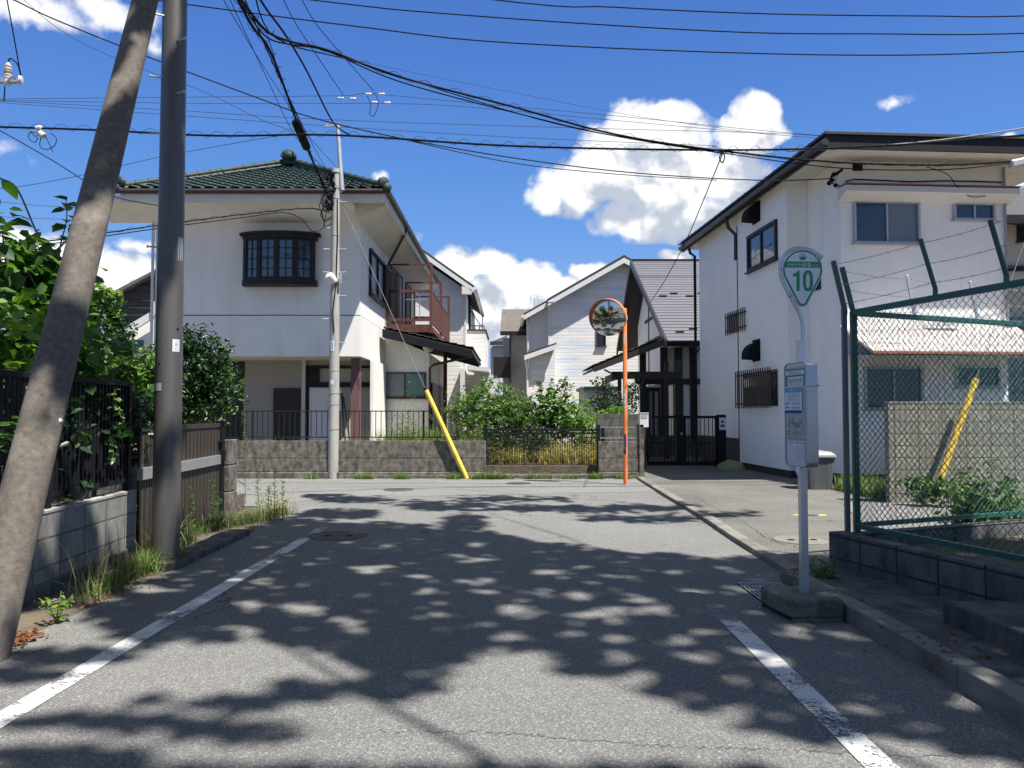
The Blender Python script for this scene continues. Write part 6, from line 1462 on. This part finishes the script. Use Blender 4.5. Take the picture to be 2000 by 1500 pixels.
def limbs(base, tips, r0=.05, n=6, wob=.12):
    mb = MB()
    for t_ in tips:
        b = Vector(base); e = Vector(t_); pts = []
        for i in range(n+1):
            f = i/n; p = b.lerp(e, f); p.z += .25*(e-b).length*f*(1-f)
            if 0 < i < n: p += Vector((random.uniform(-1,1), random.uniform(-1,1), random.uniform(-1,1)))*wob
            pts.append(p)
        mb.tube(pts, [max(.004, r0*(1-.85*i/n)) for i in range(n+1)], 6)
    return mb
def plant(name, label, cat, base, blobs_, size, mat, trunk_h=.6, r0=.05, ntips=10, group=None, aspect=.55, stems='stem', crown='crown', tr='trunk', gap=.3, droop=.3, lump=.4):
    t_ = thing(name, base, label, cat, group); P_ = []; tips = []
    for c, r, n in blobs_:
        pts = blob(c, r, n, lump=lump, gap=gap); P_.append(pts)
        k = max(2, ntips//len(blobs_)); tips += [pts[i] for i in rng.integers(0, n, k)]
    P_ = np.concatenate(P_); V, F = leafmesh(P_, size, droop, aspect); fastobj(crown, V, F, mat, t_)
    top = Vector(base)+Vector((0,0,trunk_h)); mb = MB().tube([Vector(base)-UP*.05, top], [r0*1.2, r0], 8)
    l = limbs(top, [Vector(p.tolist()) for p in tips], r0*.7); mb.add(l.v, l.f); obj(tr, mb, M[stems], t_); return t_
def sprout(parent, base, path, nleaf, size, mat, r=.010, aspect=.7, name='shoot', spread=.09):
    P3 = smooth_pts([Vector(base)]+[Vector(p) for p in path], 5); obj(name+'_stem', MB().tube(P3, [max(.003, r*(1-.7*i/len(P3))) for i in range(len(P3))], 6), M['stem'], parent)
    C_, D_l = [], []
    for i in range(nleaf):
        f = .15+.85*(i+.5)/nleaf; p = P3[min(len(P3)-1, int(f*(len(P3)-1)))]; a = i*2.4+random.uniform(-.3,.3)
        d = Vector((math.cos(a), math.sin(a), random.uniform(-.55,.1))); C_.append(p+d*spread*(1.25-.5*f)); D_l.append(d)
    V, F = leafmesh(np.array([list(c) for c in C_]), size, aspect=aspect, D=np.array([list(d) for d in D_l]), up=1.6, fold=.12)
    return fastobj(name+'_leaves', V, F, mat, parent)
def blades(P_, h, w=.006, lean=.5, jit=.5, seg=3):
    n = len(P_); H_ = h*(1+jit*rng.uniform(-1,1,n)); a = rng.uniform(0, 2*np.pi, n); ln = lean*rng.uniform(.15,1,n)
    d = np.stack([np.cos(a), np.sin(a), 0*a], 1); s = np.stack([-np.sin(a), np.cos(a), 0*a], 1); V = []; rows = []
    for k in range(seg+1):
        f = k/seg; c = P_+d*(H_*ln*f**2)[:, None]; c[:,2] += H_*(f-.35*ln*f**2.5); ww = w*(1-f)**.7+.0006
        rows += [c-s*ww, c+s*ww]
    V = np.stack(rows, 1).reshape(-1, 3); m = 2*(seg+1); idx = np.arange(n)[:, None]*m
    F = np.concatenate([idx+np.array([[2*k, 2*k+1, 2*k+3, 2*k+2]]) for k in range(seg)], 1).reshape(-1, 4); return V, F
def scatter(n, fn):   # fn(random,random)->(x,y,z) or None
    out = []
    while len(out) < n:
        p = fn(rng.random(), rng.random())
        if p is not None: out.append(p)
    return np.array(out, float)
def stuff(name, V, F, m, label, cat): return tag(fastobj(name, V, F, m), label, cat, kind='stuff')
def inell(x, y, cx, cy, rx, ry): return ((x-cx)/rx)**2+((y-cy)/ry)**2 < 1

# --- tall tree out of frame on the right whose crown overhangs and dapples the road
DARK = [(560,1012),(640,1020),(780,1024),(870,1032),(960,1040),(1050,1060),(1150,1072),(1290,1084),(1400,1090),(1500,1093),(1600,1097),(1720,1092),(2100,1120),(2300,1300),(2300,1500),(2050,1500),(1960,1490),(1830,1455),(1700,1440),(1560,1450),(1440,1400),(1330,1372),(1200,1345),(1120,1310),(1030,1280),(960,1262),(900,1292),(850,1335),(740,1345),(700,1300),(640,1262),(560,1252),(440,1222),(330,1250),(300,1268),(210,1235),(150,1180),(60,1190),(-150,1200),(-150,1050),(120,1035),(330,1090),(420,1050)]
EXTRA = [(382,1242,95,15),(576,1242,55,16),(450,1206,110,14),(270,1179,60,10),(135,1282,120,15),(45,1318,80,13),(585,1350,60,17),(420,1372,150,10),(225,1408,210,13),(420,1431,160,15),(130,1480,150,20),
 (869,988,90,7),(660,1004,85,8),(590,966,95,5),(690,976,80,4),(1155,993,210,5),(1275,1013,140,4),(905,1020,45,14),(1000,975,120,3),(1420,1010,60,3),(760,1345,100,14)]
LIGHT = [(290,1110,70,35),(180,1165,60,22),(110,1200,55,25),(600,1101,50,8),(715,1115,60,14),(825,1126,42,9),(830,1153,50,10),(918,1090,60,9),(748,1070,40,6),(935,1065,40,6),(1040,1104,45,7),(1090,1117,80,8),(1210,1126,70,7),(950,1137,50,10),(970,1156,70,10),(1056,1158,60,12),
 (1018,1192,80,20),(1140,1164,55,12),(1177,1197,80,24),(1232,1170,45,12),(1287,1192,45,16),(1000,1246,55,18),(960,1219,40,8),(1072,1285,65,18),(1210,1285,80,14),(1232,1329,95,25),(1320,1252,70,13),(1375,1230,50,14),(1430,1395,90,32),
 (1375,1285,65,16),(1420,1330,50,16),(1512,1290,38,22),(594,1186,95,20),(522,1136,55,9),(687,1224,55,30),(473,1186,60,14),(467,1230,70,24),(1560,1232,55,16),(1640,1240,60,12),(1700,1250,50,10),(1770,1300,65,15),(1820,1330,60,18),(1880,1360,70,20),
 (1600,1332,65,20),(1700,1385,85,26),(1800,1416,80,18),(1920,1440,60,18),(1360,1156,55,10),(1424,1108,60,6),(1456,1154,60,6),(1120,1240,45,8),(1480,1200,40,10),(1180,1250,40,7),(870,1200,30,8),(300,1150,60,12),(180,1130,40,10),(250,1100,30,8),(1330,1115,60,5),(1545,1118,40,6),(1950,1390,50,12)]
def inpoly(x, y, P_):
    c = False; j = len(P_)-1
    for i in range(len(P_)):
        if (P_[i][1] > y) != (P_[j][1] > y) and x < (P_[j][0]-P_[i][0])*(y-P_[i][1])/(P_[j][1]-P_[i][1])+P_[i][0]: c = not c
        j = i
    return c
def shade(gx, gy):
    v = Vector((gx, gy*math.cos(PITCH)-EYE*math.sin(PITCH), 0)); den = gy*math.cos(PITCH)-EYE*math.sin(PITCH); vz = -gy*math.sin(PITCH)-EYE*math.cos(PITCH)
    if gx < -3.9 and gy > 3.5: return noise.noise(Vector((gx*1.5, gy*1.5, 4))) > -.04 and gy < 10.5
    if gx < -3.9 and gy > 3.5: return noise.noise(Vector((gx*1.5, gy*1.5, 4))) > -.04 and gy < 10.5
    if den < .3: return noise.noise(Vector((gx*.9, gy*.9, 4))) > -.1
    px = 1000+FPX*gx/den; py = 750-FPX*vz/den
    zz = 17.8/max(3, gy)*.09; px += 18*noise.noise(Vector((gx*2.5, gy*2.5, 0)))+16*noise.noise(Vector((gx*8, gy*8, 3)))+rng.normal()*18*zz*2; py += 6*noise.noise(Vector((gx*2.5, gy*2.5, 7)))+7*noise.noise(Vector((gx*8, gy*8, 9)))+rng.normal()*6*zz*2
    if py > 1500 or px > 2250: return noise.noise(Vector((gx*.9, gy*.9, 4))) > 0
    q_ = .50+.40*rng.random()
    if noise.noise(Vector((gx*5, gy*5, 11))) < -.50: return False
    d = (inpoly(px, py, DARK) and not any(inell(px, py, l[0], l[1], l[2]*q_, l[3]*q_) for l in LIGHT)) or any(inell(px, py, *e) for e in EXTRA)
    return d
pts = []
SV = SUN/SUN.z
while len(pts) < 44000:
    gx, gy = rng.uniform(-7.5, 7.5), rng.uniform(.5, 14.5)
    if shade(gx, gy):
        h = 12.2+3.0*noise.noise(Vector((gx*.35, gy*.35, 2)))+rng.uniform(-.7,.7)
        pts.append((gx+SV.x*h, gy+SV.y*h, h))
pts = np.array(pts)
extra = np.concatenate([blob((9.5,-6,12), (4.5,5,3.4), 3500, .5, .5, 2), blob((3.5,-7.5,13), (5.5,3.2,2.5), 5200, .2, .5, 2), blob((11.3,-1,12), (3,3.8,3), 2500, .3, .5, 2)])  # later blobs are leaves added out of view to block skylight from the road
tk = Vector((8.6,-5.2,.2))
tt_ = thing('street_tree', tk, 'tall spreading tree beside the camera whose leafy shadow dapples the road', 'tree')
V, F = leafmesh(np.concatenate([pts, extra]), .16, .1, .75, .4, 2.6); fastobj('crown', V, F, M['leaf_canopy'], tt_)
mb = MB().tube([tk, tk+Vector((-.2,.3,3)), tk+Vector((-.5,.6,6.4))], [.34,.26,.2], 12); top = tk+Vector((-.5,.6,6.4))
sel = [pts[i] for i in rng.integers(0, len(pts), 13)]
lb = limbs(top, [Vector(p.tolist()) for p in sel], .05, 9, .25); mb.add(lb.v, lb.f)
lb = limbs(top, [Vector(extra[i].tolist()) for i in rng.integers(0, len(extra), 10)], .10, 7, .25); mb.add(lb.v, lb.f); obj('trunk', mb, M['bark'], tt_)

# --- left garden
def A(px, py, Y): return tuple(at(px, py, Y))
bt = thing('broad_leaf_tree', (-5.6,7.4,.25), 'large leaved green tree rising over the black picket fence behind the leaning pole', 'tree')
cl = [(A(40,640,7.6),(.75,.8,.75),420),(A(-40,560,8.0),(.9,.9,.9),350),(A(100,630,8.2),(.5,.6,.6),280),(A(60,720,7.4),(.8,.7,.5),260),(A(135,710,8.6),(.45,.6,.5),180),(A(30,520,8.2),(.5,.6,.4),110),(A(90,540,8.2),(.55,.6,.35),120)]
P_ = np.concatenate([blob(c, r, n, .3, .5, 2.5, gap=.3) for c, r, n in cl]); V, F = leafmesh(P_, .17, .55, .72, .35, 1.3, .1); fastobj('crown', V, F, M['leaf_big'], bt)
tb_ = Vector((-5.7,7.6,.2)); obj('trunk', limbs(tb_, [A(40,640,7.6),A(120,600,8.4),A(-40,560,8),A(130,470,8.2),A(60,500,8.2),A(160,690,8.8)], .06), M['bark'], bt)
for path, k, s_ in (([A(110,560,8.1),A(118,480,8.0),A(130,430,7.9),A(128,384,7.9)], 16, .17), ([A(80,560,8),A(75,500,8),A(60,460,7.9)], 9, .16), ([A(140,560,8.2),A(150,500,8.2),A(152,440,8.3)], 10, .15), ([A(20,560,7.5),A(8,480,7.4),A(3,440,7.4)], 10, .13), ([A(90,600,7.8),A(60,540,7.7),A(30,480,7.6)], 9, .15), ([A(40,640,7.6),A(15,600,7.2),A(-10,560,7)], 8, .17)):
    sprout(bt, Vector(path[0]), path[1:], k, s_, M['leaf_big'])
plant('bright_shrub', 'bright lime green shrub poking over the black fence at the left edge', 'shrub', (-5.0,6.6,.25), [(A(20,640,6.6),(.35,.4,.22),110),(A(40,690,6.7),(.30,.3,.15),90),(A(0,700,6.4),(.3,.3,.25),80)], .13, M['leaf_bright'], 1.2, .02, 8, tr='stems', crown='leaves')
plant('round_bush', 'clipped dark glossy bush with a sunlit yellow green top between the two left poles', 'bush', (-6.6,11.2,.25), [(A(198,660,11.2),(.36,.6,.62),1700),(A(175,705,10.8),(.5,.7,.45),1300),(A(200,612,11.3),(.26,.4,.30),600)], .075, M['leaf_dark'], .8, .04, 8, gap=.15, lump=.25)
plant('round_bush', 'yellow green leaves coloured as the sunlit top of the dark bush behind the leaning pole', 'bush', (-6.7,11.5,.25), [(A(196,585,11.4),(.25,.3,.22),520),(A(222,618,11.3),(.12,.2,.18),150)], .08, M['leaf_bright'], 1.9, .03, 5, gap=.15, lump=.3)  # brighter leaf colour stands for sun on the bush top
plant('garden_shrub', 'leafy green shrub behind the brown slatted gate, left of the steel pole', 'shrub', (-5.6,10.2,.25), [(A(262,755,10.0),(.48,.6,.45),950),(A(230,790,9.6),(.5,.5,.6),700),(A(292,715,10.4),(.36,.6,.28),420),(A(222,735,9.8),(.3,.4,.15),160)], .10, M['leaf_bush'], .8, .03, 8)
es = plant('evergreen_shrub', 'dense evergreen shrub with upright shoots behind the brown gate, right of the steel pole', 'shrub', (-4.95,11.0,.25), [(A(370,740,11.2),(.50,.6,.55),1900),(A(395,700,11.3),(.42,.5,.40),900),(A(350,790,11.0),(.5,.5,.5),900),(A(420,770,11.2),(.35,.4,.35),600),(A(355,670,11.3),(.30,.4,.25),350)], .075, M['leaf_dark'], .8, .04, 10, gap=.2)
for x1_, y1_ in ((400,628),(383,640),(362,640),(422,660),(345,645),(435,690)): sprout(es, Vector(A(x1_-5,y1_+70,11.2)), [A(x1_-3,y1_+35,11.2),A(x1_,y1_,11.2)], 22, .07, M['leaf_dark'], .008, .5, spread=.05)
plant('garden_shrub', 'small shrub with pale green shoots reaching toward the tiled house by the stone pillar', 'shrub', (-4.9,12.0,.25), [(A(425,740,12.0),(.30,.4,.35),330),(A(400,800,12.0),(.4,.4,.3),350)], .09, M['leaf_bush'], .6, .02, 6)
hv = plant('garden_hedge', 'dark leafy hedge filling the garden behind the black picket fence', 'hedge', (-5.6,6.5,.25), [(A(100,840,7.6),(.7,.8,.55),900),(A(180,830,8.4),(.7,.9,.5),900),(A(20,840,6.8),(.6,.8,.6),700),(A(240,850,9.0),(.4,.7,.45),500)], .10, M['leaf_dark'], .3, .03, 8)
vn = thing('climbing_vine', (-4.0,7.6,.8), 'thin leafy vine strands hanging through the black picket fence', 'vine')
for path in ([A(218,768,7.55),A(232,800,7.5),A(240,830,7.5)], [A(212,860,7.5),A(222,885,7.5),A(214,905,7.5)], [A(215,700,7.6),A(224,760,7.5),A(222,800,7.5)]): sprout(vn, Vector(path[0]), path[1:], 8, .075, M['leaf_bush'], .004, .6, spread=.03)
lo_ = thing('leafy_shoot', (-4.0,5.6,.8), 'low leafy shoot growing through the black fence at the far left', 'plant')
for path in ([A(-10,850,5.6),A(20,830,5.5),A(48,815,5.5)], [A(-10,880,5.6),A(20,850,5.5),A(40,848,5.5)]): sprout(lo_, Vector(path[0]), path[1:], 10, .12, M['leaf_big'], .005, .5, spread=.06)
# trees behind the camera and beyond the side road, seen in the traffic mirror
for k, (x, y, lab) in enumerate(((-9.5,-4,'round leafy tree in the left garden behind the camera, reflected in the traffic mirror'), (-12,2.5,'leafy tree deeper in the left garden, hidden behind the large leaved tree'), (-16,9,'garden tree beside the low wall of the side road, beyond the left bushes'))):
    plant('garden_tree', lab, 'tree', (x,y,.2), [((x,y,4.0),(2.1,2.1,1.7),1300),((x+1,y+.6,3.2),(1.5,1.5,1.2),700)], .26, M['leaf_canopy'], 1.8, .12, 8, stems='bark')

# --- grass and weeds
def gscat(n, x0, y0, x1, y1, z=0, j=.1):   # along a ground strip given by pixels
    a, b = gp(x0,y0), gp(x1,y1); return scatter(n, lambda u, v: tuple((a.lerp(b, u)+Vector((rng.normal()*j, rng.normal()*j, z)))))
Pg = np.concatenate([gscat(500,300,1108,335,1100,j=.07), gscat(420,240,1135,330,1098,j=.07), gscat(90,150,1185,240,1140,j=.05), gscat(90,260,1085,300,1062,j=.10)])
V, F = blades(Pg, .19, .004, 1.5, .6); stuff('grass', V, F, M['grass'], 'sunlit grass tufts growing round the foot of the steel utility pole', 'grass')
Pg = np.concatenate([gscat(330,355,1055,430,1025,j=.08), gscat(800,440,1030,545,1003,j=.12), gscat(120,350,1075,370,1055,j=.06), gscat(300,500,1022,555,1005,j=.08)])
V, F = blades(Pg, .16, .0035, 1.4, .7); stuff('grass', V, F, M['grass_dark'], 'rough green grass along the foot of the brown gate and stone pillar', 'grass')
def weed(px, py, ztop_px, label, spread=.05, n=90, mat='leaf_bush', size=.06, group='tall weeds by the brown gate'):
    b = gp(px, py); tp = at(px+random.uniform(-6,6), ztop_px, b.y); w_ = thing('tall_weed', b, label, 'weed', group)
    P3 = [b, b.lerp(tp,.5)+Vector((random.uniform(-.02,.02),0,0)), tp]; obj('stem', MB().tube(P3, [.006,.005,.002], 5), M['stem'], w_)
    C_ = []; Dv = []
    for i in range(n):
        f = random.uniform(.1, 1); a = random.uniform(0, 6.28); d = Vector((math.cos(a), math.sin(a), .5)); p = b.lerp(tp, f); C_.append(p+d*spread*(1.15-f)); Dv.append(d)
    V, F = leafmesh(np.array([list(c) for c in C_]), size, aspect=.16, D=np.array([list(d) for d in Dv])); fastobj('leaves', V, F, M[mat], w_)
for px, py, t_, lab, n in ((370,1048,948,'tall narrow leaved weed nearest the steel pole in front of the brown gate',90),(418,1030,935,'tall feathery weed in front of the right half of the brown gate',110),(424,1028,960,'shorter weed beside the tallest feathery weed at the gate',60),(480,985,738,'tallest thin weed standing at the stone pillar before the far wall',200),(508,1015,912,'dark slender weed left in the clump at the corner of the verge',90),(535,1018,918,'slender weed in the middle of the clump at the corner of the verge',80),(552,1015,940,'short weed at the right end of the corner clump',60),(522,1016,948,'short dark weed between the slender weeds of the corner clump',60)):
    weed(px, py, t_, lab, .055 if px < 480 else .05, n)
fx_ = []
Pg = np.concatenate([gscat(60,280,1110,345,1080,j=.08), gscat(50,160,1170,230,1130,j=.08), gscat(90,500,1030,565,1000,j=.1)])
V, F = blades(Pg, .42, .0028, .7); stuff('seed_grass', V, F, M['dry_grass'], 'thin foxtail stalks standing above the grass at the left kerb', 'grass')
sp_ = thing('young_plant', gp(110,1215), 'small yellow green leafy plant growing at the edge of the asphalt beside the leaning pole', 'plant')
for k in range(7): b = gp(110,1216); a = k*.9; sprout(sp_, b, [b+Vector((.06*math.cos(a),.06*math.sin(a),.12)), b+Vector((.12*math.cos(a),.10*math.sin(a),.17+.02*(k%3)))], 7, .055, M['leaf_bright'], .003, .5, spread=.03)
dl = gscat(60,35,1262,50,1240,j=.05,z=.02); V, F = leafmesh(dl, .05, 0, .6); tag(fastobj('dead_leaves', V, F, M['dead_leaf']), 'small pile of reddish dead leaves at the foot of the leaning pole', 'leaves', kind='stuff')
dl = np.concatenate([gscat(60,150,1200,330,1105,j=.12,z=.01), gscat(80,1560,1150,1640,1135,j=.10,z=.12), gscat(40,1700,1255,1900,1330,j=.15,z=.125)]); V, F = leafmesh(dl, .035, 0, .5); tag(fastobj('fallen_leaves', V, F, M['dead_leaf']), 'scattered fallen leaves along both road edges', 'leaves', kind='stuff')
# stones on the verge
vs_ = MB()
for k in range(60):
    p = gp(random.uniform(60,300), 0+random.uniform(1095,1190)); 
    if p.x > -3.45 or p.x < -3.95: continue
    s_ = random.uniform(.008,.022); vs_.lathe(p-UP*.012, [(s_*.5,0),(s_,s_*.5),(s_*.8,s_),(.002,s_*1.2)], 7)
tag(obj('gravel', vs_, M['concrete']), 'small stones scattered on the dirt verge below the block wall', 'gravel', kind='stuff')
# far wall foot
Pg = np.concatenate([gscat(n_, a, 935, b, 935, j=.05) for a, b, n_ in ((600,640,160),(690,740,350),(760,800,300),(855,900,350),(920,985,700),(985,1080,380),(1080,1150,350),(1150,1185,400),(1195,1215,150),(1225,1250,200))])
Pg[:,1] = 17.74+rng.normal(size=len(Pg))*.045
Pg = Pg[[noise.noise(Vector((p[0]*3.3, 1, 2))) > -.08 for p in Pg]]
V, F = blades(Pg, .13, .005, 1.1, .95); stuff('grass', V, F, M['grass'], 'patchy weeds along the kerb below the long concrete wall and sliding gate', 'weeds')
# yard of the tiled house: tall weeds
struct('yard', MB().box(-12,3.05,18.2,32,-.03,.28), M['soil'])
def yscat(n, a, b, y0, y1, z=.28, f=None):
    def fn(u, v):
        y = y0+(y1-y0)*v; x = at(a+(b-a)*u, 850, y).x
        if noise.noise(Vector((x*1.1, y*1.1, 5))) < -.22: return None
        return (x, y, z)
    return scatter(n, fn)
V, F = blades(yscat(2600,735,945,18.35,21.0), .72, .009, .6, .5); stuff('tall_grass', V, F, M['grass'], 'tall pale green weeds filling the yard behind the railing', 'weeds')
for a_, b_, lab in ((745,850,'feathery pale green weed growth behind the railing left of the yellow guard'),(860,945,'feathery pale green weed growth behind the railing right of the yellow guard')):
    P_ = yscat(3600,a_,b_,18.3,19.8); P_[:,2] += np.abs(rng.normal(size=len(P_)))*.55*(.7+.6*np.sin(P_[:,0]*3)**2); V, F = leafmesh(P_, .075, -.3, .22); tag(fastobj('feathery_weeds', V, F, M['grass']), lab, 'weeds', kind='stuff')
V, F = blades(yscat(1200,480,740,18.3,19.6), .55, .010, .6, .5); stuff('tall_grass', V, F, M['grass'], 'low weeds behind the railing in front of the white sliding door', 'weeds')
V, F = blades(yscat(5200,950,1170,18.7,23), .42, .010, 1.5, .6); stuff('dry_grass', V, F, M['dry_grass'], 'dry straw coloured grass behind the black sliding gate', 'grass')
P_ = yscat(3000,955,1165,18.8,21); P_[:,2] += np.abs(rng.normal(size=len(P_)))*.28*(.5+np.sin(P_[:,0]*4)**2); V, F = leafmesh(P_, .07, -.1, .35); tag(fastobj('dry_weeds', V, F, M['dry_grass']), 'soft straw coloured weed heads behind the slats of the sliding gate', 'weeds', kind='stuff')
V, F = blades(yscat(700,950,1250,18.9,22), .6, .010, .6, .5); stuff('tall_grass', V, F, M['grass'], 'green grass mixed into the dry grass behind the sliding gate', 'grass')
FB = 'wild bushes behind the black sliding gate'
for lab, c, r, n, s_, mt, Yb in (
 ('feathery light green wild bush left behind the sliding gate', (945,795), (.75,.8,.62), 2600, .09, 'leaf_bush', 20.6),
 ('leafy bush with tall shoots in front of the pale house, left of the gate bushes', (918,815), (.45,.5,.5), 1100, .09, 'leaf_bush', 20.0),
 ('middle wild bush with fine grey green foliage behind the sliding gate', (1010,810), (.80,.8,.62), 3000, .075, 'leaf_bush', 20.8),
 ('broad leaved wild bush with pale leaves right of the middle bush', (1078,800), (.52,.6,.62), 900, .14, 'leaf_bush', 20.4),
 ('low wild bush with small leaves at the right end behind the sliding gate', (1128,822), (.50,.6,.45), 1300, .08, 'leaf_bright', 20.6),
 ('dark green low bush seen through the left slats of the sliding gate', (975,870), (.42,.4,.55), 1100, .08, 'leaf_dark', 19.3),
 ('dark green clump seen through the centre slats of the sliding gate', (1045,860), (.35,.4,.35), 700, .08, 'leaf_dark', 19.6)):
    c3 = A(c[0], c[1], Yb); b_ = plant('wild_bush', lab, 'bush', (c3[0],c3[1],.28), [(c3,r,n),((c3[0]+r[0]*.5,c3[1],c3[2]-.35),(r[0]*.8,r[1],.45),n//2)], s_, M[mt], .3, .02, 8, FB, crown='leaves', tr='stems', lump=.6, gap=.35)
    for k in range(5):
        x = c3[0]+random.uniform(-r[0],r[0])*.8; z = c3[2]+r[2]*.5; sprout(b_, Vector((x,c3[1],z)), [(x+.05,c3[1],z+.3),(x+random.uniform(-.15,.15),c3[1],z+random.uniform(.35,.7))], 16, s_, M[mt], .006, .4, spread=.06)
rs_ = thing('red_tipped_shrub', A(1088,830,20.9), 'bare twiggy shrub with reddish shoot tips right of the gate bushes', 'shrub')
for x_, y_, in ((1098,752),(1110,758),(1085,748),(1058,765)): sprout(rs_, Vector(A(x_-8,830,20.9)), [A(x_-4,790,20.9),A(x_,y_,20.9)], 18, .05, M['dead_leaf'], .008, .4, spread=.05)
plant('pruned_pine', 'dark small tree in front of the teal roofed shed, behind the orange mirror pole', 'tree', (at(1190,800,23).x,23,0), [(A(1195,785,23),(.55,.5,.45),1100),(A(1172,750,23),(.28,.3,.2),260),(A(1238,770,23.4),(.22,.3,.55),500),(A(1170,790,22.6),(.3,.3,.3),400)], .075, M['leaf_dark'], .9, .05, 12, stems='bark')
plant('bright_shrub', 'bright green shrub top just over the mossy block wall by the mirror pole', 'shrub', (at(1205,805,20.4).x,20.4,0), [(A(1203,806,20.4),(.42,.3,.16),650)], .07, M['leaf_bright'], 1.1, .02, 6, crown='leaves', tr='stems')
# right lot
plant('lot_shrub', 'bushy green weed shrub growing inside the chain link fence', 'shrub', (at(1935,1020,8.6).x,8.9,.05), [(A(1930,985,9.0),(.42,.4,.42),700),(A(1905,1020,9.0),(.36,.3,.2),450),(A(1960,1030,8.8),(.35,.3,.2),350)], .075, M['leaf_bush'], .2, .015, 14, crown='leaves', tr='stems', gap=.5, lump=.7)
Pg = scatter(1500, lambda u, v: (7+6*u, 12.3-.9*v, .055)); V, F = blades(Pg, .28, .007, .8); stuff('grass', V, F, M['grass'], 'green grass along the foot of the sunlit pale block wall', 'grass')
Pg = scatter(1500, lambda u, v: (at(1690+60*u,960,13.6).x, 13+1.9*v, .04)); V, F = blades(Pg, .30, .007, .7); stuff('grass', V, F, M['grass'], 'bright grass patch beside the white house seen through the fence corner', 'grass')
Pg = scatter(900, lambda u, v: (at(1640+40*u,975,14.6).x, 14.2+.8*v, .04)); V, F = blades(Pg, .10, .006, .9); stuff('grass', V, F, M['grass'], 'short grass beside the dustbin at the edge of the driveway', 'grass')
V, F = blades(scatter(2600, lambda u, v: ((3.6+.31*(5.1-(7.2-9*v))+.35+6*u), 7.4-9*v, .30)), .16, .005, .9); stuff('grass', V, F, M['grass'], 'thin grass on the raised ground inside the green fence', 'grass')
plant('lot_weed', 'leafy weed at the foot of the second yellow guy guard by the pale wall', 'weed', (at(1800,970,12.2).x,12.2,.05), [(A(1800,955,12.2),(.35,.2,.18),260),(A(1850,960,12.1),(.3,.2,.2),220)], .09, M['leaf_bush'], .1, .01, 6, crown='leaves', tr='stems')
plant('kerb_weed', 'green weed growing on the kerb stone beside the bus stop base', 'weed', gp(1610,1120,.1), [(tuple(gp(1608,1118,.16)),(.10,.07,.05),60)], .05, M['leaf_bush'], .03, .004, 4, crown='leaves', tr='stems')
